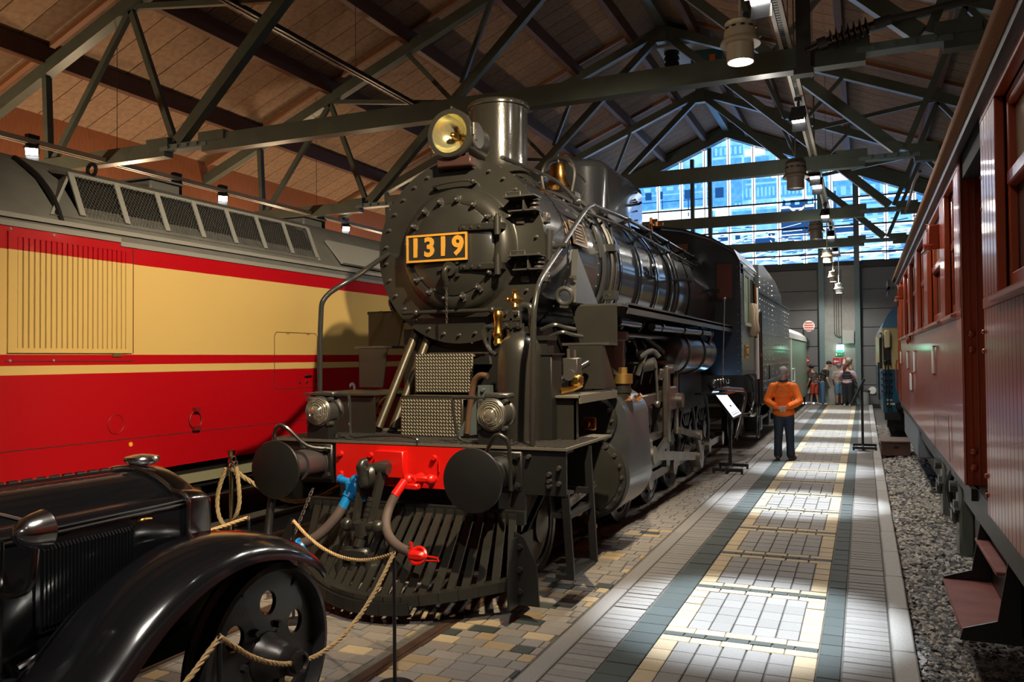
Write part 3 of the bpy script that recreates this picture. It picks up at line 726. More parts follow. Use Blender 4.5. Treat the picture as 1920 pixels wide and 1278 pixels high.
# gusset from smokebox to running board
for sg in (1, -1):
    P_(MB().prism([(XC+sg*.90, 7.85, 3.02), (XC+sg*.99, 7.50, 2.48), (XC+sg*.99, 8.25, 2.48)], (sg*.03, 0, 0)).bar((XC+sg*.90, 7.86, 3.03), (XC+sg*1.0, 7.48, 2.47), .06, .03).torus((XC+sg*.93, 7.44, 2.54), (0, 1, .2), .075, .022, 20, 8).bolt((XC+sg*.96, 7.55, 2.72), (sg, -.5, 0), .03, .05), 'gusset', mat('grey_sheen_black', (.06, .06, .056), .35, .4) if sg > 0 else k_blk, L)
# bell ------------------------------------------------------------------------
be = P_(MB().lathe([(.155, 0), (.15, .02), (.12, .09), (.105, .16), (.10, .25), (.085, .29), (.03, .31), (.001, .315)], (-3.54, 9.85, 4.12), (0, 0, 1), 32), 'bell', mat('polished_bell_bronze', (.55, .28, .08), .2, 1.), L)
P_(MB().tube([(-3.72, 9.85, 4.05), (-3.76, 9.85, 4.28), (-3.70, 9.85, 4.44), (-3.54, 9.85, 4.49), (-3.38, 9.85, 4.44), (-3.32, 9.85, 4.28), (-3.36, 9.85, 4.05)], .03, 8, 4).bx(-3.8, -3.28, 9.75, 9.95, 3.88, 4.03).cyl((-3.54, 9.85, 4.43), (-3.54, 9.85, 4.54), .03, .012, 10).tube([(-3.3, 9.85, 4.3), (-3.2, 9.95, 4.15), (-3.27, 9.9, 3.95)], .012, 6, 4), 'bell_yoke', k_blk, be)
P_(MB().bev(-3.80, -3.62, 9.5, 9.7, 3.9, 4.06, .01).cyl((-3.72, 9.45, 4.0), (-3.72, 9.2, 3.98), .035, n=10), 'ringer', k_cop, be)
# combined dome -------------------------------------------------------------------
def stadium(hw, y0, y1, n=12): return [(XC+hw*cos(a), y0+hw+hw*sin(a)) for a in [pi+pi*i/n for i in range(n+1)]]+[(XC+hw*cos(a), y1-hw*.35+hw*.35*sin(a)) for a in [pi*i/n for i in range(n+1)]]
q = MB(); pr = [(.47, 3.55), (.42, 3.80), (.405, 3.86), (.405, 4.48), (.39, 4.55), (.33, 4.615), (.22, 4.65), (.05, 4.665)]
base = stadium(.405, 10.35, 12.75); n = len(base); cy = 11.55
for s_, z in pr:
    f_ = s_/.405
    q.v += [((x-XC)*f_+XC, (y-cy)*(1-(1-f_)*.55 if f_ < 1 else f_)+cy, z) for x, y in base]
q.f = [(j*n+i, j*n+(i+1) % n, (j+1)*n+(i+1) % n, (j+1)*n+i) for j in range(len(pr)-1) for i in range(n)]+[tuple(range((len(pr)-1)*n, len(pr)*n))]; q.m = [0]*len(q.f)
do = P_(q, 'sand_dome', k_blk2, L, ang=50)
q = MB().tube([(XC+.1, 12.2, 4.64), (XC+.1, 12.2, 4.72), (XC+.1, 12.5, 4.72), (XC+.1, 12.5, 4.6)], .018, 6)
for k in range(5): q.rivet((XC+.405, 12.3, 3.9+k*.14), (1, 0, 0), .014)
for p in ((-3.55, 10.38, 4.55), (-3.30, 11.2, 4.48), (-3.15, 12.4, 4.3)): q.cyl(p, (p[0]+.05, p[1], p[2]+.03), .018, n=8)
P_(q, 'dome_fittings', k_blk, do)
P_(MB().tube([(-3.52, 10.5, 4.62), (-3.28, 11.2, 4.49), (-3.12, 12.45, 4.32)], .006, 5, 4), 'dome_cable', k_blk, do)
for yy in (15.45-.6, 15.9-.6): P_(MB().cyl((-3.54, yy, 3.95), (-3.54, yy, 4.22), .05, n=12).cyl((-3.54, yy, 4.22), (-3.54, yy, 4.38), .075, .055, 14).cyl((-3.54, yy, 4.38), (-3.54, yy, 4.50), .03, n=8).bx(-3.52, -3.42, yy-.02, yy+.02, 4.42, 4.47), 'safety_valve', k_cop, L)
# handrails -------------------------------------------------------------------------
for sg in (1, -1):
    s_ = lambda x: XC+sg*x
    if sg > 0: pts = [(s_(1.15), 6.02, 1.27), (s_(1.15), 6.06, 2.15), (s_(1.15), 6.12, 2.42), (s_(1.12), 6.35, 2.62), (s_(.98), 7.25, 3.0), (s_(.90), 8.15, 3.46), (s_(.86), 8.55, 3.60), (s_(.86), 8.8, 3.62), (s_(.86), 10.5, 3.68), (s_(.88), 14.6, 3.66)]
    else: pts = [(s_(.92), 6.1, 1.60), (s_(.92), 6.12, 2.30), (s_(.88), 6.15, 2.52), (s_(.72), 6.4, 2.72), (s_(.78), 7.0, 2.98), (s_(.80), 7.12, 3.02)]
    P_(MB().tube(pts, .024, 10, 6), 'handrail', k_pipe, L)
    if sg > 0:
        P_(MB().tube([(s_(.87), 7.75, 3.48), (s_(.87), 8.6, 3.50), (s_(.90), 10.2, 3.53), (s_(.92), 14.4, 3.50)], .017, 8, 4), 'handrail', k_pipe, L)
        q = MB()
        for yy in (10.0, 11.1, 12.2, 13.3, 14.3): q.bar((s_(.70), yy, 3.60), (s_(.92), yy, 3.66), .03, .04).sph((s_(.86), yy, 3.68), .034, 8, 6).sph((s_(.91), yy, 3.52), .03, 8, 6).bar((s_(.87), yy, 3.66), (s_(.91), yy, 3.52), .02, .02).cut()
        each(q, 'rail_stanchion', k_pipe, L)
        P_(MB().tube([(s_(.70), 9.3, 3.72), (s_(.80), 9.3, 3.58), (s_(.885), 9.25, 3.35), (s_(.9), 9.2, 3.0)], .016, 8, 4).sph((s_(.75), 9.3, 3.66), .04), 'sand_pipe', k_pipe, L)
        P_(MB().cyl((s_(.87), 7.14, 2.98), (s_(1.06), 7.14, 2.98), .026, n=10).tube([(s_(.9), 7.1, 2.85), (s_(.91), 7.1, 3.12)], .03, 8), 'rail_bracket', k_pipe, L)
P_(MB().tube([(-3.20, 7.3, 3.90), (-3.12, 8.0, 3.90), (-3.05, 8.45, 3.87), (-2.93, 8.65, 3.72), (-2.85, 8.72, 3.58), (-2.72, 8.75, 3.35), (-2.66, 8.75, 3.05)], .022, 8, 5).sph((-2.90, 8.68, 3.68), .05), 'blower_pipe', k_pipe, L)
# running boards -------------------------------------------------------------------------
for sg in (1, -1):
    x0, x1 = sorted((XC+sg*.80, XC+sg*1.43))
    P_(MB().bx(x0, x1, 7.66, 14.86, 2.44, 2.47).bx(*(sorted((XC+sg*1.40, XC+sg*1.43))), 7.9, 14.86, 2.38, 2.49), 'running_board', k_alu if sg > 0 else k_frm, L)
    def st(a, b): return sorted((XC+sg*a, XC+sg*b))
    x0, x1 = st(.93, 1.39)
    P_(MB().prism([(XC+sg*.93, 7.62, 2.45), (XC+sg*1.39, 7.62, 2.45), (XC+sg*1.39, 7.62, 2.09), (XC+sg*1.02, 7.62, 2.09)], (0, .02, 0)), 'step_riser', k_blk, L)
    P_(MB().bx(*st(.93, 1.39), 7.35, 7.64, 2.065, 2.09), 'step_tread', k_alu, L)
    P_(MB().prism([(XC+sg*.99, 7.35, 2.07), (XC+sg*1.33, 7.35, 2.07), (XC+sg*1.33, 7.35, 1.66), (XC+sg*1.05, 7.35, 1.66)], (0, .02, 0)).prism([(XC+sg*1.33, 7.36, 2.07), (XC+sg*1.33, 7.36, 1.66), (XC+sg*1.33, 7.75, 1.66)], (sg*.012, 0, 0)), 'step_riser', k_blk, L)
    if sg > 0:
        P_(MB().bx(-2.66, -2.19, 6.58, 7.7, 1.612, 1.63).bx(-2.20, -2.185, 6.58, 7.7, 1.565, 1.635), 'step_tread', k_grate, L)
        P_(MB().bx(-2.56, -2.245, 6.62, 6.64, 1.26, 1.612).bx(-2.26, -2.245, 6.62, 6.70, 1.26, 1.61), 'step_riser', k_blk, L)
    else:
        P_(MB().bx(-5.02, -4.22, 6.58, 7.6, 1.612, 1.63), 'step_tread', k_dia, L)
        P_(MB().bx(-4.95, -4.23, 6.62, 6.64, 1.26, 1.612), 'step_riser', k_blk, L)
# footplate and buffer beam ----------------------------------------------------------------
fp = P_(MB().bx(-4.90, -2.10, 5.98, 7.2, 1.235, 1.255), 'footplate', k_grate, L)
q = MB()
for i in range(58): q.bx(-4.88+i*.048, -4.872+i*.048, 5.99, 6.9, 1.255, 1.261)
for j in range(19): q.bx(-4.88, -2.12, 6.0+j*.048, 6.008+j*.048, 1.255, 1.260)
tag(P_(q, 'grating_bars', k_alu, fp, True, fix=False), kind='stuff')
bb = P_(MB().bx(-4.87, -2.115, 6.0, 6.03, .885, 1.235).bx(-4.87, -2.115, 6.03, 6.18, .885, .91).bx(-4.87, -2.115, 6.03, 6.18, 1.21, 1.235), 'buffer_beam', k_frm, L)
rp = P_(MB().bx(-4.215, -2.865, 5.982, 6.0, .888, 1.228), 'red_panel', k_red, bb)
tag(rp, 'bright red centre panel')
q = MB()
for x in (-4.16, -3.86, -3.55, -3.25, -2.95):
    for z in (.97, 1.14): q.cut().cyl((x, 5.982, z), (x, 5.955, z), .026, .02, 10)
each(q, 'red_bolt', k_red, bb); q = MB()
q.bev(-3.78, -3.50, 5.90, 5.985, .97, 1.19, .006).cut().cyl((-3.2, 5.97, 1.12), (-3.2, 5.97, 1.03), .007, n=6)
each(q, 'hook_housing', k_red, bb)
q = MB()
for x, z in ((-2.25, 1.05), (-2.25, 1.0), (-2.25, .96), (-2.17, 1.1), (-2.17, .98), (-2.42, 1.18), (-2.5, 1.18), (-4.38, 1.19), (-4.46, 1.19)): q.cyl((x, 6.0, z), (x, 5.965, z), .022, .016, 8).cut()
each(q, 'beam_bolt', k_alu, bb)
for bx_ in (-2.64, -4.42):
    b = P_(MB().lathe([(.001, .02), (.10, .015), (.21, .0), (.235, -.006), (.24, -.018), (.235, -.03), (.12, -.05), (.09, -.08)], (bx_, 5.42, 1.06), FW, 48), 'buffer', k_frm, L)
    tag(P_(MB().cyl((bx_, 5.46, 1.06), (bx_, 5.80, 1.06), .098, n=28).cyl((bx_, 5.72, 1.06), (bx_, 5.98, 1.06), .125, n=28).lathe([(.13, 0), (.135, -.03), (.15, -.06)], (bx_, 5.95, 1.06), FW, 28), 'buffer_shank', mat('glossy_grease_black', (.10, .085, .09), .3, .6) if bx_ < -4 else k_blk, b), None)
    q = MB().bev(bx_-.17, bx_+.17, 5.97, 6.0, .91, 1.22, .012)
    for i in (-1, 1):
        for j in (-1, 1): q.bolt((bx_+i*.13, 5.97, 1.065+j*.115), FW, .032, .03).cyl((bx_+i*.13, 5.94, 1.065+j*.115), (bx_+i*.13, 5.92, 1.065+j*.115), .016, n=8)
    P_(q, 'buffer_flange', k_frm, b)
    P_(MB().tube([(bx_-.17, 5.97, 1.18), (bx_-.06, 5.80, 1.22), (bx_+.06, 5.70, 1.36), (bx_+.13, 5.70, 1.36), (bx_+.17, 5.72, 1.28), (bx_+.17, 5.75, .95)] if bx_ > -4 else [(bx_+.16, 5.97, 1.18), (bx_+.02, 5.82, 1.22), (bx_-.12, 5.72, 1.38), (bx_-.2, 5.70, 1.38), (bx_-.24, 5.72, 1.28), (bx_-.24, 5.75, 1.0)], .016, 8, 5), 'grab_loop', k_blk, L)
# draw hook and screw coupling -----------------------------------------------------------------
hk = P_(MB().tube([(-3.66, 5.98, 1.06), (-3.66, 5.80, 1.06), (-3.67, 5.68, 1.03), (-3.68, 5.62, .96), (-3.69, 5.60, 1.02), (-3.69, 5.58, 1.12), (-3.68, 5.64, 1.13)], [.058]*10+[.052]*5+[.047]*5+[.042]*5+[.033]*5+[.02], 12, 5).bev(-3.72, -3.60, 5.6, 5.7, .93, 1.10, .03), 'draw_hook', k_blk, L)
P_(MB().cyl((-3.76, 5.68, 1.07), (-3.50, 5.68, 1.07), .045, n=14).bar((-3.73, 5.67, 1.06), (-3.73, 5.55, .64), .03, .07).bar((-3.55, 5.67, 1.06), (-3.60, 5.55, .64), .03, .07), 'coupling_links', k_blk, hk)
q = MB().cyl((-3.82, 5.55, .64), (-3.51, 5.55, .64), .04, n=12).cyl((-3.60, 5.58, .86), (-3.70, 5.46, .30), .026, n=12).sph((-3.81, 5.55, .64), .055).sph((-3.52, 5.55, .64), .055)
q.cyl((-3.67, 5.53, .68), (-3.66, 5.55, .57), .06, n=12).cyl((-3.66, 5.52, .54), (-3.67, 5.50, .48), .045, n=10).bev(-3.80, -3.56, 5.45, 5.53, .38, .48, .02)
for k in range(14): q.cyl((-3.603-.0072*k, 5.577-.0086*k, .845-.04*k), (-3.605-.0072*k, 5.575-.0086*k, .833-.04*k), .031, n=10)
P_(q, 'coupling_screw', k_blk, hk)
P_(MB().tube([(-3.80, 5.48, .44), (-3.82, 5.47, .30), (-3.80, 5.46, .18), (-3.73, 5.45, .12), (-3.64, 5.45, .12), (-3.58, 5.46, .18), (-3.56, 5.47, .30), (-3.56, 5.48, .44)], .028, 10, 5), 'coupling_shackle', k_blk, hk)
# air hoses -----------------------------------------------------------------------------------
hb = P_(MB().cyl((-3.98, 5.72, .96), (-3.80, 5.72, .93), .03, n=10).bev(-3.90, -3.78, 5.64, 5.76, .84, .97, .02).sph((-3.82, 5.70, .96), .055).cyl((-3.86, 5.66, .86), (-3.90, 5.60, .74), .04, n=12).ring((-3.86, 5.67, .86), (-3.87, 5.65, .83), .052, .03, 14).bx(-3.80, -3.74, 5.66, 5.72, .80, .93).cyl((-3.97, 5.72, .965), (-4.0, 5.72, .967), .038, n=10), 'brake_cock', k_blu, L)
tag(hb, 'bright blue brake cock')
P_(MB().tube([(-3.89, 5.61, .76), (-3.93, 5.57, .68), (-4.00, 5.53, .59), (-4.08, 5.49, .52), (-4.17, 5.46, .475)], .042, 12, 6), 'brake_hose', k_hose, hb)
P_(MB().bev(-4.25, -4.13, 5.40, 5.50, .40, .50, .025).tube([(-4.18, 5.44, .43), (-4.26, 5.39, .38), (-4.30, 5.36, .34)], .014, 6).tube([(-4.15, 5.42, .44), (-4.2, 5.36, .36)], .014, 6).torus((-4.18, 5.45, .46), (1, 0, .6), .055, .014, 14, 6), 'hose_end', k_blu, hb)
hr = P_(MB().cyl((-3.36, 5.96, .985), (-3.36, 5.80, .97), .035, n=10).bev(-3.45, -3.20, 5.82, 5.90, .955, 1.01, .015).sph((-3.40, 5.82, .98), .045).sph((-3.22, 5.86, .98), .045).cyl((-3.42, 5.80, .97), (-3.47, 5.72, .86), .038, n=12).bev(-3.42, -3.30, 5.78, 5.86, .90, .95, .01), 'brake_cock', k_red, L)
tag(hr, 'bright red brake cock')
P_(MB().tube([(-3.465, 5.73, .87), (-3.50, 5.68, .76), (-3.48, 5.60, .66), (-3.40, 5.52, .58), (-3.28, 5.45, .53), (-3.12, 5.38, .505)], .038, 12, 6), 'brake_hose', k_hose, hr)
P_(MB().bev(-3.14, -2.99, 5.33, 5.41, .46, .53, .02).torus((-3.06, 5.37, .495), (0, -1, .6), .06, .016, 18, 6).tube([(-2.98, 5.36, .50), (-2.88, 5.34, .50), (-2.87, 5.34, .48), (-2.98, 5.35, .47)], .008, 6).tube([(-3.12, 5.38, .50), (-3.12, 5.37, .59)], .014, 6), 'hose_end', k_red, hr)
# pilot -----------------------------------------------------------------------------------------
pb = P_(MB().bx(-4.46, -2.44, 5.93, 5.99, .655, .76), 'pilot', k_frm, L)
def fy(t): return 5.74-.48*sin(pi*t)       # bottom bar bows forward
def bp_(t): return V((-4.38+1.96*t, fy(t), .27-.10*sin(pi*t)))
NS = 21
for i in range(NS):
    t = (i+.5)/NS; xt = -4.40+1.92*t; b = bp_(t)
    P_(MB().bar((xt, 5.915, .74), (xt, 5.915, .66), .062, .02, FW).bar((xt, 5.915, .70), b+V((0, .02, .03)), .062, .018, (0, -.75, .6)), 'slat', k_blk, pb)
q = MB()
for i in range(16): q.bar(bp_(i/16), bp_((i+1)/16), .10, .075)
P_(q, 'bottom_bar', k_blk, pb)
q = MB()
for i in range(10): q.bar(bp_(.13+i*.053)+V((0, -.05, -.05)), bp_(.13+(i+1)*.053)+V((0, -.05, -.05)), .05, .09)
P_(q, 'edge_guard', k_frm, pb)
P_(MB().prism([(-2.40, 5.98, .62), (-2.40, 5.60, .62), (-2.40, 5.50, .35), (-2.40, 5.50, .12), (-2.40, 5.95, .12)], (.015, 0, 0), ).prism([(-2.42, 5.68, .66), (-2.34, 5.68, .62), (-2.24, 5.68, .42), (-2.22, 5.68, .12), (-2.42, 5.68, .12)], (0, .015, 0)).bolt((-2.37, 5.68, .55), FW, .025, .02).bolt((-2.37, 5.68, .38), FW, .025, .02).bolt((-2.37, 5.68, .22), FW, .025, .02), 'pilot_wing', k_frm, pb)
P_(MB().prism([(-4.48, 5.7, .62), (-4.60, 5.7, .40), (-4.62, 5.7, .14), (-4.44, 5.7, .14)], (0, .015, 0)), 'pilot_wing', k_frm, pb)
q = MB()
for x in (-4.1, -3.02, -2.52): q.bx(x-.07, x+.07, 5.98, 6.0, .72, .92).cut()
each(q, 'pilot_hanger', k_frm, pb)
q = MB()
for x in (-2.60, -4.3): q.bar((x, 6.0, .30), (x+.12, 6.5, .86), .05, .02).cut()
each(q, 'pilot_stay', k_frm, pb)
P_(MB().tube([(-4.50, 5.62, 1.0), (-4.50, 5.50, .82), (-4.50, 5.45, .62), (-4.48, 5.42, .50), (-4.40, 5.42, .46), (-4.3, 5.5, .46)], .033, 10, 4), 'drain_pipe', k_frm, L)
q = MB()
for i in range(26):
    t = i/25; c = V((-4.27-.12*t, 5.72-.28*t, .86-.62*t)); w_ = V((.012, 0, 0)) if i % 2 else V((0, .012, 0)); d = V((-.12, -.28, -.62)).normalized()*.017
    q.loop([c+w_+d, c+w_-d, c-w_-d, c-w_+d], .0045, 5)
P_(q, 'safety_chain', k_stl, L, fix=False)
# side stirrup steps ---------------------------------------------------------------------------------
P_(MB().bar((-2.13, 6.02, .90), (-2.10, 6.05, .26), .06, .03).bar((-2.12, 6.55, 1.22), (-2.08, 6.58, .26), .06, .03).bx(-2.22, -2.07, 6.03, 6.60, .24, .275).bx(-2.25, -2.09, 6.03, 6.60, .71, .745).bar((-2.30, 6.5, .86), (-2.1, 6.5, .86), .06, .05), 'side_steps', k_frm, L)
P_(MB().cyl((-2.15, 6.10, .80), (-2.28, 7.2, .80), .035, n=10), 'step_stay', k_rod, L)
# centre steps of chequer plate ---------------------------------------------------------------------
def chequer(x0, x1, y, z0, z1):
    st = P_(MB().bev(x0, x1, y, y+.012, z0, z1, .004).bx(x0, x1, y, y+.24, z1-.008, z1), 'chequer_step', k_dia, L)
    q = MB(); nx_ = int((x1-x0)/.030); nz = int((z1-z0)/.030)
    for i in range(nx_):
        for j in range(nz):
            x, z = x0+.02+i*.030, z0+.016+j*.030
            if i % 2: z += .0
            s_ = 1
            q.bar((x-.0085, y-.002, z+.0085), (x+.0085, y-.002, z-.0085), .008, .006, FW)
    tag(P_(q, 'studs', k_stud, st, True, fix=False), kind='stuff')
    P_(MB().bx(x0, x0+.012, y, y+.26, z0, z1).bx(x1-.012, x1, y+.02, y+.26, z1-.03, z1), 'step_side', mat('primer_edge', (.16, .07, .04), .6), st)
chequer(-3.86, -3.235, 6.48, 1.262, 1.62)
chequer(-3.87, -3.27, 6.76, 1.64, 2.0)
P_(MB().bx(-3.75, -3.2, 6.80, 7.1, 1.995, 2.01), 'top_step', k_dia, L)
q = MB()
for x in (-4.16, -4.0): q.cyl((x-.08, 6.7, 1.3), (x+.08, 7.3, 2.4), .042, n=12).cut()
each(q, 'front_brace', mat('ochre_black_stay', (.035, .026, .012), .4), L)
# marker lamps -----------------------------------------------------------------------------------------
for mx_ in (-2.74, -4.41):
    lm = P_(MB().lathe([(.120, 0), (.132, -.012), (.132, -.05), (.12, -.06), (.118, -.18), (.132, -.19), (.132, -.215), (.10, -.23), (.001, -.235)], (mx_, 5.98, 1.50), FW, 36).bev(mx_-.09, mx_+.12, 6.05, 6.2, 1.63, 1.67, .01), 'marker_lamp', k_alu, L)
    P_(MB().lathe([(.120, -.002), (.114, .012), (.108, .004), (.098, .018), (.092, .009), (.082, .026), (.078, .016), (.063, .033), (.056, .024), (.04, .040), (.02, .044), (.001, .045)], (mx_, 5.98, 1.50), FW, 36), 'lamp_lens', k_refl2, lm)
    P_(MB().prism([(mx_-.12, 6.0, 1.26), (mx_+.10, 6.0, 1.26), (mx_+.10, 6.0, 1.42), (mx_-.0, 6.0, 1.38), (mx_-.12, 6.0, 1.44)], (0, .14, 0)).bx(mx_+.07, mx_+.17, 6.02, 6.16, 1.258, 1.27).bolt((mx_+.13, 6.09, 1.27), (0, 0, 1), .025, .03), 'lamp_bracket', k_frm, lm)
    q = MB()
    for i in range(4): a = pi/4+i*pi/2; q.cyl((mx_+.15*cos(a), 5.99, 1.5+.15*sin(a)), (mx_+.15*cos(a), 6.06, 1.5+.15*sin(a)), .018, n=8)
    P_(q, 'lamp_lugs', k_alu, lm)
    if mx_ > -4: pt = [(mx_-.08, 6.05, 1.63), (mx_-.36, 6.05, 1.63), (mx_-.37, 6.05, 1.58), (mx_-.34, 6.05, 1.36), (mx_-.28, 6.05, 1.28), (mx_-.1, 6.1, 1.27)]
    else: pt = [(mx_+.08, 6.08, 1.64), (mx_+.24, 6.08, 1.64), (mx_+.27, 6.08, 1.60), (mx_+.29, 6.06, 1.36), (mx_+.34, 6.02, 1.285), (mx_+.55, 6.0, 1.30), (mx_+.8, 6.0, 1.31), (mx_+.98, 5.99, 1.29), (mx_+1.0, 5.99, 1.24)]
    P_(MB().tube(pt, .013, 8, 4), 'lamp_conduit', k_pipe, lm)
# feedwater tank and fittings beside the steps -------------------------------------------------------------
tk = P_(MB().lathe([(.20, 1.26), (.20, 1.92), (.195, 2.0), (.17, 2.09), (.11, 2.15), (.03, 2.18), (.001, 2.181)], (-2.70, 6.52, 0), (0, 0, 1), 40), 'air_tank', k_blk, L)
P_(MB().bev(-2.60, -2.41, 6.50, 6.75, 1.26, 1.99, .008).bx(-2.63, -2.39, 6.49, 6.78, 1.975, 1.99).bx(-2.58, -2.46, 6.52, 6.70, 1.99, 2.10).bx(-2.60, -2.44, 6.50, 6.72, 2.10, 2.14), 'pump_housing', k_frm, tk)
q = MB().bev(-2.84, -2.68, 6.46, 6.52, 2.20, 2.36, .012).bx(-2.77, -2.75, 6.455, 6.47, 2.2, 2.36).bx(-2.84, -2.68, 6.455, 6.47, 2.27, 2.29).cyl((-2.76, 6.55, 2.15), (-2.76, 6.55, 2.25), .08, n=14)
for i in (-1, 1):
    for j in (-1, 1): q.bolt((-2.76+i*.052, 6.46, 2.28+j*.052), FW, .02, .02)
P_(q, 'valve_block', k_blk, tk)
P_(MB().tube([(-2.70, 6.5, 2.36), (-2.66, 6.5, 2.395), (-2.60, 6.5, 2.38), (-2.585, 6.5, 2.30), (-2.585, 6.5, 2.0)], .033, 10, 5), 'tank_pipe', k_pipe, tk)
P_(MB().lathe([(.03, 2.06), (.045, 2.08), (.035, 2.12), (.05, 2.15), (.05, 2.17), (.035, 2.2), (.035, 2.28), (.042, 2.31), (.042, 2.34), (.03, 2.36), (.001, 2.37)], (-2.90, 6.5, 0), (0, 0, 1), 18), 'brass_valve', k_brs, tk)
P_(MB().lathe([(.02, 2.37), (.035, 2.39), (.025, 2.42), (.04, 2.44), (.04, 2.47), (.025, 2.49), (.025, 2.52), (.03, 2.53), (.001, 2.545)], (-2.74, 6.5, 0), (0, 0, 1), 16).cyl((-2.81, 6.5, 2.455), (-2.67, 6.5, 2.455), .016, n=8).sph((-2.81, 6.5, 2.455), .022), 'brass_valve', k_brs, tk)
P_(MB().tube([(-2.93, 6.5, 2.22), (-3.02, 6.5, 2.22), (-3.03, 6.5, 2.12), (-2.98, 6.5, 2.02), (-2.92, 6.5, 1.98)], .020, 8, 5).tube([(-2.92, 6.52, 2.18), (-2.98, 6.52, 2.16), (-2.99, 6.52, 2.05), (-2.97, 6.5, 1.9)], .014, 8, 5), 'copper_loop', k_pipe, tk)
P_(MB().tube([(-2.98, 6.45, 1.80), (-3.06, 6.45, 1.80), (-3.12, 6.46, 1.72), (-3.16, 6.46, 1.5), (-3.18, 6.45, 1.3)], .028, 10, 5), 'bent_pipe', mat('brown_pipe', (.13, .075, .045), .45, .5), tk)
P_(MB().bx(-3.06, -2.95, 6.42, 6.50, 1.30, 1.72).prism([(-3.08, 6.45, 1.6), (-3.04, 6.45, 1.6), (-3.04, 6.45, 1.3), (-3.26, 6.45, 1.27), (-3.26, 6.45, 1.32)], (0, .02, 0)).bolt((-3.01, 6.42, 1.68), FW, .02, .02), 'support_bracket', mat('blue_grey_bracket', (.06, .075, .08), .45), tk)
q = MB()
for z, y_ in ((2.20, 6.8), (2.14, 7.0)): q.tube([(-2.62, y_, z), (-2.5, y_, z+.04), (-2.42, y_+.05, z+.02), (-2.33, y_+.1, z)], .018, 8, 4)
q.tube([(-2.50, 6.75, 1.70), (-2.42, 6.95, 1.80), (-2.34, 7.25, 1.90)], .03, 10, 4)
P_(q, 'feed_pipes', k_pipe, L)
P_(MB().bev(-2.44, -2.30, 6.85, 6.98, 1.75, 1.95, .01).cyl((-2.36, 6.84, 1.80), (-2.36, 6.78, 1.80), .05, n=12).cyl((-2.4, 6.9, 1.95), (-2.4, 6.9, 2.03), .014, n=6).cyl((-2.34, 6.9, 1.95), (-2.34, 6.9, 2.02), .014, n=6), 'lubricator', k_alu, L)
P_(MB().tube([(-2.42, 6.7, 1.66), (-2.36, 6.85, 1.68), (-2.28, 6.9, 1.72)], .03, 8, 3).bev(-2.36, -2.27, 6.82, 6.95, 1.70, 1.80, .02), 'brass_elbow', k_brs, L)
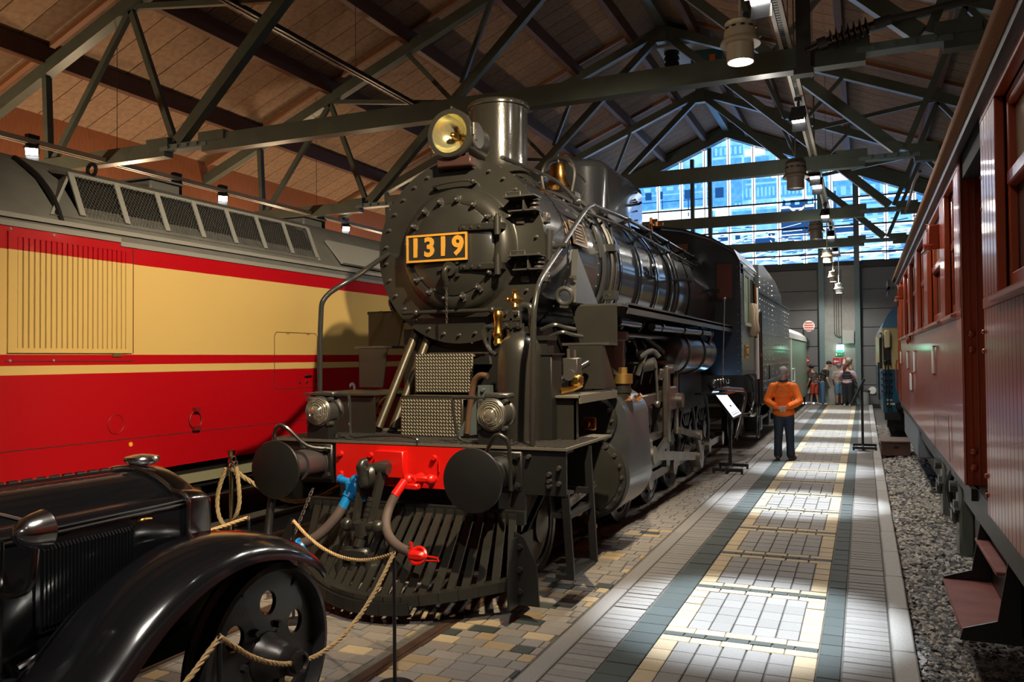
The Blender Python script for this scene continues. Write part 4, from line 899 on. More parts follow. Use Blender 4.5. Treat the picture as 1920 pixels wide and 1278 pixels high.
# ------------------------------------------------------------------ frames, cylinders, wheels
P_(MB().bx(-4.28, -2.82, 6.3, 16.4, .55, 1.18).bx(-4.25, -2.85, 7.2, 9.0, 1.2, 2.25).bx(-4.45, -2.66, 12.9, 14.8, 1.1, 2.4), 'frame', k_frm, L)
CX = -2.50
for sg in (1, -1):
    cx = XC+sg*(CX-XC)
    hull = [(cx+.42*cos(t), .80+.42*sin(t)) for t in [radians(-180+194*i/22) for i in range(23)]]+[(cx+.09+.30*cos(t), 1.33+.30*sin(t)) for t in [radians(14+156*i/18) for i in range(19)]]
    if sg < 0: hull = [(2*cx-x, z) for x, z in hull[::-1]]
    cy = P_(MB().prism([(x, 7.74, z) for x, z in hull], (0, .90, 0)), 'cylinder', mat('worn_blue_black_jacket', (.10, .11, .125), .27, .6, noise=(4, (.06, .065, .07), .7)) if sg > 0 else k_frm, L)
    q = MB().lathe([(.39, 0), (.385, -.03), (.34, -.04), (.33, -.06), (.20, -.075), (.001, -.08)], (cx, 7.72, .80), (0, 1, 0), 48)
    q2 = MB()
    for i in range(20):
        a = 2*pi*i/20; p = V((cx+.355*cos(a), 7.685, .80+.355*sin(a))); q2.bolt(p, FW, .024, .02).cyl(p+V((0, -.02, 0)), p+V((0, -.04, 0)), .014, n=8)
    cv = P_(q, 'cylinder_cover', k_blk, cy); tag(P_(q2, 'cover_bolts', k_alu, cy, fix=False), kind='stuff')
    P_(MB().lathe([(.245, .02), (.24, -.03), (.22, -.05), (.001, -.06)], (cx+sg*.06, 7.72, 1.34), (0, 1, 0), 36), 'valve_cover', k_blk, cy)
    q2 = MB()
    for i in range(12):
        a = 2*pi*i/12; p = V((cx+sg*.06+.205*cos(a), 7.675, 1.34+.205*sin(a))); q2.bolt(p, FW, .022, .02).cyl(p+V((0, -.02, 0)), p+V((0, -.035, 0)), .013, n=8)
    tag(P_(q2, 'cover_bolts', k_alu, cy, fix=False), kind='stuff')
    if sg > 0:
        P_(MB().cyl((cx+.29, 8.0, 1.42), (cx+.29, 8.0, 1.52), .105, .09, 20).cyl((cx+.29, 8.0, 1.5), (cx+.29, 8.0, 1.70), .075, n=20).cyl((cx+.29, 8.0, 1.60), (cx+.29, 8.0, 1.64), .086, n=20), 'relief_valve', k_blk, cy)
        P_(MB().cyl((cx+.29, 8.0, 1.69), (cx+.29, 8.0, 1.785), .095, n=24).cyl((cx+.29, 8.0, 1.785), (cx+.29, 8.0, 1.85), .045, n=6), 'brass_cap', mat('aged_brass', (.42, .27, .09), .4, .9), cy)
        q = MB()
        for yy in (7.98, 8.42):
            u = V((.78, 0, .63)); c = V((cx+.09, yy, 1.33))+u*.29; q.cut().cyl(c, c+u*.03, .05, .048, 6).cyl(c+u*.03, c+u*.07, .034, .03, 6)
        each(q, 'copper_plug', k_cop, cy)
        P_(MB().bev(-2.40, -2.28, 7.30, 7.33, 1.28, 1.40, .01).cyl((-2.37, 7.31, 1.34), (-2.37, 7.26, 1.34), .035, n=14).cyl((-2.30, 7.31, 1.31), (-2.30, 7.28, 1.31), .02, n=8), 'copper_fitting', k_cop, cy)
        P_(MB().cyl((cx-.02, 7.60, .50), (cx-.02, 7.45, .50), .04, n=10).sph((cx-.02, 7.46, .50), .055).cyl((cx, 7.7, .37), (cx+.1, 7.6, .33), .035, n=10), 'drain_cock', k_cop, cy)
    # piston rod, guides, crosshead, rods
    rx = cx+sg*.08
    P_(MB().bx(rx-.05, rx+.05, 8.66, 10.6, .93, 1.0).bx(rx-.05, rx+.05, 8.66, 10.6, .60, .67).bx(rx-.09, rx+.09, 10.45, 10.65, .55, 1.3), 'crosshead_guide', k_alu, L)
    P_(MB().cyl((rx, 8.66, .80), (rx, 9.4, .80), .045, n=14).bev(rx-.09, rx+.09, 9.3, 9.75, .62, .98, .03).bev(rx+sg*.02-.07, rx+sg*.02+.07, 9.2, 9.35, .66, .94, .02), 'crosshead', k_rod, L)
    P_(MB().bar((rx+sg*.08, 9.55, .80), (rx+sg*.10, 12.5, .46), .06, .115).cyl((rx+sg*.0, 12.5, .46), (rx+sg*.17, 12.5, .46), .17, n=24).cyl((rx+sg*.02, 9.55, .8), (rx+sg*.16, 9.55, .8), .11, n=20), 'main_rod', k_rod, L)
    q = MB()
    ys = [9.6+1.37*k for k in range(5)]
    for a, b in zip(ys, ys[1:]): q.bar((rx-sg*.02, a+.16, .48), (rx-sg*.02, b+.16, .48), .06, .11)
    for a in ys: q.cyl((rx-sg*.08, a+.16, .48), (rx+sg*.06, a+.16, .48), .12, n=20)
    P_(q, 'coupling_rod', k_rod, L)
    P_(MB().bev(rx+sg*.10-.04, rx+sg*.10+.04, 10.38, 10.52, .86, 1.84, .015).bar((rx+sg*.1, 10.45, .9), (rx+sg*.1, 9.7, .72), .05, .10).cyl((rx, 10.45, 1.80), (rx+sg*.2, 10.45, 1.80), .06, n=14).bev(rx+sg*.04-.05, rx+sg*.04+.05, 10.25, 10.5, 1.66, 1.80, .02), 'combination_lever', k_rod, L)
    P_(MB().bev(rx-.03, rx+.06, 8.66, 10.6, 1.38, 1.50, .012).bev(rx-.1, rx+.1, 10.5, 11.1, 1.25, 1.56, .02), 'valve_rod', k_rod, L)
    P_(MB().bev(rx+sg*.05-.03, rx+sg*.05+.03, 11.2, 11.3, .9, 1.75, .015).bev(rx+sg*.05-.03, rx+sg*.05+.03, 11.0, 11.5, 1.30, 1.42, .02).cyl((rx, 11.25, 1.36), (rx+sg*.15, 11.25, 1.36), .10, n=18), 'expansion_link', k_rod, L)
    P_(MB().bar((rx+sg*.15, 12.5, .46), (rx+sg*.15, 12.2, .80), .05, .14).bar((rx+sg*.17, 12.2, .80), (rx+sg*.1, 11.25, .95), .04, .09).cyl((rx+sg*.1, 12.2, .80), (rx+sg*.22, 12.2, .80), .075, n=14), 'return_crank', k_rod, L)
# wheels
def wheel_mesh(R, w_, ns, cw):
    q = MB().lathe([(R, 0), (R, w_*.8), (R+.03, w_*.85), (R+.03, w_), (R-.06, w_), (R-.06, 0), (R, 0)], (0, 0, 0), (-1, 0, 0), 48)
    q.lathe([(R-.06, .01), (R-.11, .01), (R-.11, w_-.03), (R-.06, w_-.03)], (0, 0, 0), (-1, 0, 0), 48)
    q.lathe([(.16, -.03), (.16, w_), (.001, w_)], (0, 0, 0), (-1, 0, 0), 24).lathe([(.001, -.035), (.10, -.035), (.16, -.03)], (0, 0, 0), (-1, 0, 0), 24)
    for i in range(ns):
        a = 2*pi*i/ns
        q.bar((-.05, .13*cos(a), .13*sin(a)), (-.05, (R-.09)*cos(a), (R-.09)*sin(a)), .05, .045, (1, 0, 0))
    if cw:
        n = 14; P = [(-.02, (R-.10)*cos(a), (R-.10)*sin(a)) for a in [radians(40+100*i/n) for i in range(n+1)]]
        q.prism(P, (-.09, 0, 0))
    q.fixn(); return q
q = MB().lathe([(.662, -.002), (.662, .10), (.60, .10)], (0, 0, 0), (-1, 0, 0), 56).lathe([(.662, -.002), (.615, -.004), (.605, .01)], (0, 0, 0), (-1, 0, 0), 56); q.fixn(); tyre = q.mesh('tyre', mat('worn_tyre_steel', (.16, .17, .19), .28, .9))
dw = wheel_mesh(.66, .13, 14, True).mesh('driving_wheel', mat('wheel_black', (.030, .030, .032), .32, .25))
for k in range(5):
    for sg in (1, -1):
        o = link('driving_wheel', dw, L, (sg*.82+(.04 if sg > 0 else .0), 9.6+1.37*k-7, .66)); link('tyre', tyre, o)
        if sg < 0: o.rotation_euler = (0, 0, pi)
pw = wheel_mesh(.43, .12, 0, False)
pw.lathe([(.38, -.0), (.30, .03), (.15, .0)], (0, 0, 0), (-1, 0, 0), 36); pwm = pw.mesh('pilot_wheel', k_blk)
for sg in (1, -1):
    o = link('pilot_wheel', pwm, L, (sg*.80, 7.05-7, .43))
    if sg < 0: o.rotation_euler = (0, 0, pi)
P_(MB().cyl((-4.3, 7.05, .43), (-2.75, 7.05, .43), .09, n=14), 'axle', k_frm, L)
# reservoir and pipes under the running board
P_(MB().lathe([(.001, -.12), (.12, -.11), (.24, -.06), (.31, 0), (.315, .02), (.315, 2.7), (.24, 2.78), (.001, 2.82)], (-2.52, 11.0, 2.02), (0, 1, 0), 40), 'air_reservoir', mat('glossy_reservoir', (.055, .058, .062), .25, .5), L)
q = MB()
for yy in (11.4, 12.6): q.torus((-2.52, yy, 2.02), (0, 1, 0), .325, .018, 36, 6).cut()
each(q, 'reservoir_strap', k_blk, L)
P_(MB().bx(-2.55, -2.40, 10.86, 10.875, 1.74, 1.90), 'yellow_plate', mat('ochre_plate', (.40, .24, .05), .5, noise=(20, (.2, .12, .04), .8)), L)
P_(MB().cyl((-2.22, 7.9, 2.30), (-2.22, 8.7, 2.30), .035, n=12).cyl((-2.20, 9.2, 2.29), (-2.20, 12.9, 2.31), .045, n=14).tube([(-2.2, 12.9, 2.31), (-2.2, 13.1, 2.28), (-2.25, 13.1, 2.1)], .03, 8, 4).cyl((-2.4, 8.3, 2.2), (-2.4, 12, 2.2), .03, n=10), 'air_pipe', mat('blue_sheen_pipe', (.16, .18, .2), .25, .8), L)
q = MB()
for yy in (9.6, 10.9, 12.2, 13.0): q.cyl((-2.2, yy, 2.28), (-2.2, yy, 2.45), .02, n=8).ring((-2.2, yy-.02, 2.30), (-2.2, yy+.02, 2.30), .06, .045, 14).cut()
q.tube([(-2.45, 9.8, 2.2), (-2.4, 10.5, 2.05), (-2.42, 10.8, 1.98)], .03, 8, 4)
each(q, 'pipe_hanger', k_pipe, L)
q = MB().lathe([(.20, 0), (.24, .02), (.24, .10), (.20, .12), (.20, .5), (.24, .52), (.24, .6), (.15, .64)], (-2.55, 8.55, 1.62), (0, 0, 1), 28)
q.bar((-2.35, 9.1, 1.75), (-2.25, 9.1, 2.0), .05, .05).cyl((-2.3, 9.2, 1.85), (-2.16, 9.2, 1.88), .07, n=12).cyl((-2.16, 9.2, 1.9), (-2.14, 9.2, 1.42), .016, n=8).sph((-2.15, 9.2, 1.42), .04).tube([(-2.3, 9.0, 1.95), (-2.2, 9.2, 2.02), (-2.13, 9.25, 1.95)], .03, 8, 3)
P_(q, 'lubricator_pump', k_alu, L)
q = MB()
for k, (y_, z_, r_) in enumerate(((7.9, 1.95, .07), (8.4, 2.1, .09), (9.6, 1.9, .05), (10.4, 2.05, .10), (9.2, 2.2, .06))): q.cyl((-2.7, y_, z_), (-2.42, y_+.06, z_), r_, n=14).cyl((-2.6, y_, z_), (-2.6, y_+.5, z_-.05), r_*.5, n=10)
for k in range(6): q.tube([(-2.62, 8+k*.5, 2.35), (-2.5, 8.1+k*.5, 2.2-.03*k), (-2.58, 8.4+k*.5, 1.9), (-2.7, 8.6+k*.5, 1.6)], .014, 6, 3)
P_(q, 'pump_and_pipes', k_pipe, L)
# ash pan, injector, lower cab pipes
P_(MB().prism([(-2.9, 13.3, 2.3), (-2.9, 14.8, 2.3), (-2.9, 14.8, .5), (-2.9, 13.3, .5)], (-1.2, 0, 0)), 'ash_pan', k_frm, L)
q = MB().cyl((-2.25, 13.6, 1.44), (-2.05, 15.4, 1.34), .05, n=12).tube([(-2.05, 15.4, 1.34), (-2.02, 15.6, 1.2), (-2.06, 15.2, .8), (-2.1, 14.8, .5)], .045, 10, 4)
for k in range(4): q.sph((-2.22, 13.4+k*.28, 1.50), .09, 10, 8).cyl((-2.3, 13.4+k*.28, 1.5), (-2.1, 13.4+k*.28, 1.54), .04, n=10)
q.bx(-2.5, -2.0, 13.3, 14.3, 1.34, 1.37)
P_(q, 'injector', k_pipe, L)
P_(MB().tube([(-2.0, 15.9, 1.62), (-1.93, 16.1, 1.5), (-1.92, 16.2, 1.2), (-1.98, 16.1, .9), (-2.1, 15.9, .85)], .03, 8, 5).tube([(-2.0, 16.0, .85), (-1.96, 16.4, .82), (-1.96, 16.8, .9)], .03, 8, 4), 'tender_hose', k_pipe, L)
# cab ------------------------------------------------------------------
cw = 1.58
k_cab = mat('cab_black', (.020, .021, .023), .30, coat=.3, bump=.03, bscale=10); k_cabside = mat('cab_side_green_black', (.05, .065, .07), .35, coat=.3)
out = [(cw, 1.62), (cw, 3.58), (cw-.10, 3.78), (cw-.5, 4.02), (cw-1.0, 4.20), (0, 4.30)]
outl = [(XC+x, z) for x, z in out]+[(XC-x, z) for x, z in out[::-1][1:]]
P_(MB().prism([(x, 14.88, z) for x, z in outl], (0, .04, 0)), 'cab_front', k_cab, L)
for sg in (1, -1):
    x0, x1 = sorted((XC+sg*(cw-.03), XC+sg*cw))
    P_(MB().bx(x0, x1, 14.9, 16.9, 1.62, 2.55).bx(x0, x1, 14.9, 15.25, 2.55, 3.6).bx(x0, x1, 16.75, 16.9, 2.55, 3.6).bx(x0, x1, 14.9, 16.9, 3.42, 3.62), 'cab_side', k_cabside, L)
    P_(MB().bx(x0-.02, x1+.02, 15.22, 15.30, 2.53, 3.44).bx(x0-.02, x1+.02, 15.95, 16.0, 2.53, 3.44).bx(x0-.04, x1+.04, 15.2, 16.8, 2.50, 2.56), 'cab_window_frame', mat('pale_olive_frame', (.32, .33, .24), .5), L)
    P_(MB().bx(x0+.01, x1-.01, 15.3, 15.95, 2.56, 3.42), 'cab_window_pane', mat('cab_pane', (.25, .36, .30), .1, spec=.8), L)
sec = [(x, z+.015) for x, z in out[1:]]; sec = [(XC+x, z) for x, z in sec]+[(XC-x, z) for x, z in sec[::-1][1:]]
q = MB(); n = len(sec)
q.add([(x, 14.80, z) for x, z in sec]+[(x, 17.35, z) for x, z in sec]+[(x, 14.80, z+.04) for x, z in sec]+[(x, 17.35, z+.04) for x, z in sec], [(i, i+1, n+i+1, n+i) for i in range(n-1)]+[(2*n+i, 2*n+i+1, 3*n+i+1, 3*n+i) for i in range(n-1)]+[(i, i+1, 2*n+i+1, 2*n+i) for i in range(n-1)]+[(n+i, n+i+1, 3*n+i+1, 3*n+i) for i in range(n-1)])
P_(q, 'cab_roof', k_cab, L, ang=20)
for sg in (1, -1):
    wx0, wx1 = sorted((XC+sg*1.18, XC+sg*1.44))
    P_(MB().bx(wx0-.04, wx1+.04, 14.855, 14.88, 2.94, 3.62), 'front_window_frame', k_frm, L)
    P_(MB().bx(wx0, wx1, 14.845, 14.857, 2.98, 3.58), 'front_window_pane', mat('red_brown_pane', (.16, .035, .02), .3, noise=(4, (.08, .02, .02), .6)), L)
    P_(MB().bx(XC+sg*.5-.16, XC+sg*.5+.16, 14.86, 14.88, 3.86, 3.98), 'upper_window', mat('amber_pane', (.22, .09, .025), .3), L)
q = MB()
for k in range(16): q.rivet((-1.97, 14.95, 1.7+.12*k), (1, 0, 0), .016)
for k in range(17): q.rivet((-1.97, 15.0+.115*k, 1.68), (1, 0, 0), .016).rivet((-1.97, 15.0+.115*k, 3.52), (1, 0, 0), .016)
for k in range(14): q.rivet((XC+1.53, 14.88, 1.7+.14*k), FW, .015)
tag(P_(q, 'cab_rivets', k_alu, L, fix=False), kind='stuff')
P_(MB().bx(-1.965, -1.955, 15.35, 15.75, 1.92, 2.16), 'cab_number_plate', k_gold, L)
P_(MB().bx(-1.954, -1.950, 15.38, 15.72, 1.95, 2.13), 'plate_ground', k_frm, L)
text('plate_numerals', '1319', .13, k_gold, (-1.946, 15.55, 2.04), (0, 1, 0), (0, 0, 1), L, .003, .004)
q = MB().tube([(-1.92, 16.45, 3.35), (-1.90, 16.45, 2.6), (-1.90, 16.42, 2.3)], .03, 8, 3)
P_(q, 'curtain_rod', k_brs, L)
q = MB()
for i in range(5): q.lathe([(.05, 0), (.085, -.12), (.075, -.3), (.10, -.5), (.05, -.62)], (-1.95+.03*(i % 2), 16.1+.1*i, 2.95), (0, 0, 1), 10)
P_(q, 'canvas_curtain', mat('sand_canvas', (.46, .38, .26), .9, bump=.4), L)
P_(MB().cyl((-1.94, 16.85, 3.3), (-1.94, 16.88, 1.5), .045, n=12), 'white_lagged_pipe', mat('white_lagging', (.6, .58, .54), .7), L)
q = MB()
for zz in (2.9, 2.2): pass
for y_ in (16.95, 17.3): q.cyl((-1.90, y_, 1.0), (-1.90, y_, 2.75), .028, n=10)
q.tube([(-1.90, 16.95, 2.75), (-1.90, 17.0, 2.85), (-1.90, 17.25, 2.85), (-1.90, 17.3, 2.75)], .028, 8, 4)
P_(q, 'cab_grab_rails', k_blk, L)
P_(MB().tube([(-1.92, 16.90, 1.98), (-1.90, 17.0, 2.03), (-1.90, 17.2, 1.96), (-1.92, 17.35, 2.02)], .02, 6, 4), 'red_ribbon', k_red, L)
q = MB()
for z in (.35, .75): q.bx(-2.2, -1.92, 16.6, 17.0, z, z+.03)
q.bx(-1.94, -1.92, 16.6, 16.65, .35, 1.6).bx(-1.94, -1.92, 16.95, 17.0, .35, 1.6)
P_(q, 'cab_steps', k_frm, L)
P_(MB().cyl((-2.10, 13.55, 1.55), (-2.10, 13.9, 2.9), .012, n=6).sph((-2.10, 13.9, 2.9), .03), 'reach_rod', k_stl, L)
# ================================================================== TENDER
T = thing('tender', 'long dark riveted tender coupled behind the black engine cab', 'tender', (XC, 21, 0))
k_tend = mat('tender_grey_black', (.060, .064, .064), .36, .2, coat=.15, noise=(2, (.045, .048, .048), .6))
tb = MB().prism([(-1.98, 17.7, 1.2), (-1.98, 25.2, 1.2), (-1.98, 25.2, 3.30), (-1.98, 23.0, 3.34), (-1.98, 22.75, 3.55), (-1.98, 21.2, 3.78), (-1.98, 18.6, 3.92), (-1.98, 17.7, 3.85)], (-3.14, 0, 0)).build('tank', k_tend, T)
q = MB()
for yy in [17.85+.42*k for k in range(18)]:
    for zz in [1.3+.115*k for k in range(22)]:
        if zz < (3.3 if yy > 22.7 else 3.7) and (round((yy-17.85)/.42) % 2 == 0 or (zz < 3.3 and int(zz*8.7) % 3 == 0)): q.rivet((-1.98, yy, zz), (1, 0, 0), .026)
tag(q.build('rivets', mat('rivet_shine', (.30, .31, .30), .3, .6), tb, False, False), kind='stuff')
MB().bx(-1.98, -1.955, 17.7, 25.2, 3.27, 3.31).bx(-1.98, -1.955, 17.7, 25.2, 1.2, 1.26).build('edge_strip', k_tend, tb)
MB().bx(-4.9, -2.15, 17.7, 25.2, .95, 1.2).bx(-2.25, -2.10, 18.2, 24.8, .55, .85).build('tender_frame', k_frm, T)
tw = wheel_mesh(.46, .12, 0, False); tw.lathe([(.40, .0), (.28, .04), (.15, .0)], (0, 0, 0), (-1, 0, 0), 32); twm = tw.mesh('tender_wheel', k_frm)
for yy in (18.8, 20.5, 22.4, 24.1):
    for sg in (1, -1):
        o = link('tender_wheel', twm, T, (sg*.80, yy-21, .46)); o.rotation_euler = (0, 0, 0 if sg > 0 else pi)
for yy in (18.8, 20.5, 22.4, 24.1): MB().bev(-2.42, -2.08, yy-.18, yy+.18, .32, .66, .03).build('axle_box', k_frm, T)
for yy in (19.65, 23.25): MB().prism([(-2.1, yy-1.1, .62), (-2.1, yy+1.1, .62), (-2.1, yy+.5, .95), (-2.1, yy-.5, .95)], (-.1, 0, 0)).build('bogie_side', k_frm, T)
MB().tube([(-1.95, 18.9, 1.75), (-1.91, 18.9, 1.75), (-1.91, 18.9, 1.45), (-1.95, 18.9, 1.45)], .016, 6).build('grab_iron', k_frm, T)
# ================================================================== RED AND CREAM DIESEL
def livery():
    m = mat('red_cream_livery', (.5, .0, .0), .38, coat=.25, bump=.10, bscale=9); nt = m.node_tree; Ln = nt.links.new
    tc = [n for n in nt.nodes if n.type == 'TEX_COORD'][0]
    sx = nt.nodes.new('ShaderNodeSeparateXYZ'); mr = nt.nodes.new('ShaderNodeMapRange'); mr.inputs[2].default_value = 4
    r = nt.nodes.new('ShaderNodeValToRGB'); r.color_ramp.interpolation = 'CONSTANT'
    RED, CR, GR = (.36, .0015, .006, 1), (.55, .38, .135, 1), (.115, .115, .11, 1)
    e = r.color_ramp.elements; e[0].position = 0; e[0].color = RED; e[1].position = 1.84/4; e[1].color = CR
    for z, c in ((1.917, RED), (2.012, CR), (2.876, RED), (3.09, GR)):
        k = e.new(z/4); k.color = c
    Ln(tc.outputs['Object'], sx.inputs[0]); Ln(sx.outputs['Z'], mr.inputs[0]); Ln(mr.outputs[0], r.inputs[0]); Ln(r.outputs[0], nt.nodes['Principled BSDF'].inputs['Base Color'])
    return m
k_liv = livery(); k_roof = mat('grey_roof_paint', (.115, .115, .11), .55, noise=(5, (.08, .08, .078), .7), bump=.05)
k_seam = mat('panel_gap', (.05, .006, .006), .8); k_trim = mat('light_grey_trim', (.22, .22, .21), .5)
DX0 = -6.5
D = thing('diesel_locomotive', 'long red and cream diesel engine with louvred side and grey roof', 'locomotive', (-8.05, 10, 0))
def D_(mb, name, m, par=None, flat=False, **k): return mb.build(name, m, par or D, flat, **k)
D_(MB().bx(DX0-3.1, DX0, -4, 19, .88, 3.09), 'body', k_liv, D, True)
q = MB(); sec = [(0, 3.09), (-.03, 3.20), (-.12, 3.34), (-.34, 3.60), (-.62, 3.80), (-.95, 3.93), (-1.55, 4.0)]; sec += [(-3.1-x, z) for x, z in sec[::-1][1:]]
n = len(sec); q.add([(DX0+x, y, z) for y in (-4, 19) for x, z in sec], [(i, i+1, n+i+1, n+i) for i in range(n-1)]+[tuple(range(n)), tuple(range(n, 2*n))])
D_(q, 'roof', k_roof, ang=20)
D_(MB().bx(DX0, DX0+.012, -4, 5.75, 3.085, 3.13).bx(DX0, DX0+.012, 5.75, 19, 3.05, 3.095).bx(DX0-.02, DX0+.006, -4, 19, 3.16, 3.20), 'gutter', k_trim)
# vertical louvres
gr = D_(MB().bx(DX0, DX0+.018, 4.62, 4.70, 2.03, 3.04).bx(DX0, DX0+.018, 5.80, 5.88, 2.03, 3.04).bx(DX0, DX0+.018, 4.70, 5.80, 3.0, 3.04).bx(DX0, DX0+.018, 4.70, 5.80, 2.03, 2.07), 'louvre_frame', k_liv, D, True)
D_(MB().bx(DX0, DX0+.003, 4.70, 5.80, 2.07, 3.0), 'louvre_back', mat('louvre_gap', (.02, .011, .006), .9), gr, True)
for i in range(21):
    yy = 4.725+i*.0525
    q = MB().prism([(DX0+.003, yy-.0225, 2.07), (DX0+.016, yy-.019, 2.07), (DX0+.016, yy+.019, 2.07), (DX0+.004, yy+.0205, 2.07)], (0, 0, .93))
    D_(q, 'louvre_slat', k_liv, gr, True)
for y_ in (4.25, 4.65, 5.05):
    q = MB().rivet((DX0, y_, 1.965), (1, 0, 0), .014).rivet((DX0, y_, 3.06), (1, 0, 0), .014)
    D_(q, 'rivet_pair', k_trim, D, fix=False)
D_(MB().bev(DX0, DX0+.012, 5.66, 5.76, 1.995, 2.035, .004), 'maker_plate', mat('brass_tag', (.20, .15, .06), .5, .6))
q = MB(); s_ = .006
def seam(a, b): q.bar((DX0+.001, a[0], a[1]), (DX0+.001, b[0], b[1]), .007, .004, (1, 0, 0))
pts = [(8.02, 2.29), (8.78, 2.29), (8.82, 2.25), (8.82, 1.60), (8.02, 1.60), (7.98, 1.64), (7.98, 2.25), (8.02, 2.29)]
for a, b in zip(pts, pts[1:]): seam(a, b)
for a, b in (((4, 1.22), (8.9, 1.195)), ((8.9, 1.195), (18, 1.19)), ((5.90, 2.03), (5.90, 3.03)), ((4.45, 2.03), (4.45, 2.95)), ((4.6, 1.96), (5.9, 1.955))): seam(a, b)
for y_ in (8.2, 8.6): seam((y_, 2.275), (y_+.06, 2.275))
D_(q, 'panel_seams', k_seam, D, True, fix=False)
D_(MB().torus((DX0+.01, 6.70, 1.33), (1, 0, 0), .085, .008, 24, 6).bx(DX0, DX0+.05, 6.67, 6.73, 1.42, 1.46).bx(DX0, DX0+.04, 6.66, 6.75, 1.22, 1.27).torus((DX0+.004, 5.70, 1.36), (1, 0, 0), .09, .003, 24, 4), 'filler_cap', mat('dark_red_metal', (.16, .005, .006), .5))
D_(MB().cyl((DX0, 5.87, 1.155), (DX0+.006, 5.87, 1.155), .022, n=16), 'yellow_dot', mat('yellow_dot', (.7, .36, .03), .5))
D_(MB().bev(DX0, DX0+.03, 8.55, 8.68, 1.74, 1.76, .004).cyl((DX0, 8.45, 1.67), (DX0+.012, 8.45, 1.67), .014, n=8).cyl((DX0, 8.6, 1.67), (DX0+.012, 8.6, 1.67), .014, n=8).cyl((DX0, 8.78, 1.69), (DX0+.012, 8.78, 1.69), .014, n=8), 'hatch_latch', k_frm)
text('running_number', '2', .34, k_white if 'k_white' in globals() else m_white, (DX0+.006, 9.62, 1.50), (0, 1, 0), (0, 0, 1), D, .004, .004)
# slanted roof vents with mesh
va, vb = (DX0-.12, 3.26), (DX0-.36, 3.60)
def vp(y, t, o=0.): return (va[0]+(vb[0]-va[0])*t+o*.82, y, va[1]+(vb[1]-va[1])*t+o*.57)
vt = D_(MB().prism([vp(5.05, -.12, .0), vp(5.05, -.12, .05), vp(5.40, 1.08, .14), vp(5.40, 1.2, -.1)], (0, .03, 0)).prism([vp(8.95, -.12, .0), vp(8.95, -.12, .05), vp(8.95, 1.08, .14), vp(8.95, 1.2, -.1)], (0, .03, 0)).prism([vp(5.05, -.12), vp(5.05, -.12, .06), vp(8.98, -.12, .06), vp(8.98, -.12)], (-.1, 0, .02)).prism([vp(5.4, 1.0, .14), vp(5.4, 1.12, .14), vp(8.98, 1.12, .14), vp(8.98, 1.0, .14)], (-.25, 0, .05)), 'roof_vent', k_trim)
ys = [5.40+.505*k for k in range(8)]
for i, y_ in enumerate(ys): D_(MB().prism([vp(y_-.03, 0, .05), vp(y_+.03, 0, .05), vp(y_+.03, 1.02, .15), vp(y_-.03, 1.02, .15)], (.012, 0, .006)), 'vent_bar', k_trim, vt)
D_(MB().prism([vp(5.4, 0, .02), vp(8.93, 0, .02), vp(8.93, 1, .09), vp(5.4, 1, .09)], (-.01, 0, -.005)), 'vent_dark', k_frm, vt)
q = MB()
for y0_, y1_ in zip(ys, ys[1:]):
    a, b = y0_+.03, y1_-.03
    for k in range(-8, 13):
        for sg in (1, -1):
            u0, u1 = a+k*.04, a+k*.04+.30
            if sg < 0: u0, u1 = u1, u0
            t0, t1 = 0., 1.
            def cl(u, t, du):
                return u, t
            du = u1-u0
            lo, hi = 0., 1.
            for lim in (a, b):
                if abs(du) > 1e-6:
                    s__ = (lim-u0)/du
                    inside0 = a <= u0 <= b
            ta = max(0, min(1, (a-u0)/du)) if du > 0 else max(0, min(1, (b-u0)/du)); tb = max(0, min(1, (b-u0)/du)) if du > 0 else max(0, min(1, (a-u0)/du))
            if tb-ta > .05: q.bar(vp(u0+du*ta, ta,   .055+.1*ta), vp(u0+du*tb, tb, .055+.1*tb), .0032, .003, (1, 0, .6))
tag(D_(q, 'wire_mesh', mat('dark_wire', (.07, .07, .07), .5), vt, True, fix=False), kind='stuff')
# roof details
D_(MB().torus((DX0-.8, 6.10, 3.93), (0, 1, 0), .06, .02, 16, 6), 'lifting_eye', k_frm)
for y_ in (7.0, 9.8): D_(MB().bev(DX0-1.35, DX0-.95, y_, y_+.45, 3.85, 4.03, .02).bx(DX0-1.38, DX0-.92, y_-.03, y_+.48, 4.03, 4.05), 'roof_cover', k_roof)
q = MB().tube([(DX0-.02, 5.15, 3.15), (DX0-.14, 5.15, 3.40), (DX0-.36, 5.15, 3.64), (DX0-.65, 5.15, 3.83)], .03, 6, 4)
D_(q, 'roof_strap', k_frm)
D_(MB().prism([(DX0-.02, 9.4, 3.25), (DX0-.02, 11.6, 3.25), (DX0-.30, 11.6, 3.58), (DX0-.30, 9.4, 3.58)], (.03, 0, .02)), 'roof_hatch', k_trim)
D_(MB().tube([(DX0-.10, 10.6, 3.36), (DX0-.16, 10.7, 3.50), (DX0-.34, 10.95, 3.68)], .012, 6, 4).tube([(DX0-.05, 11.3, 3.3), (DX0-.12, 11.4, 3.42), (DX0-.28, 11.6, 3.62)], .012, 6, 4), 'roof_rim', m_white)
D_(MB().bx(DX0-2.9, DX0-.25, -4, 19, .45, .88).bx(DX0-.25, DX0-.1, -4, 19, .6, .85), 'underframe', k_frm)
D_(MB().bx(DX0-.1, DX0-.06, 5.6, 11, .66, .76), 'olive_pipe', mat('olive_bar', (.20, .20, .13), .6))
for y_ in (-1, 2, 4.5, 9, 11.5, 15): D_(MB().cyl((DX0-.4, y_, .52), (DX0-.25, y_, .52), .46, n=36).bev(DX0-.25, DX0-.05, y_-.2, y_+.2, .35, .7, .03), 'bogie_wheel', k_frm)
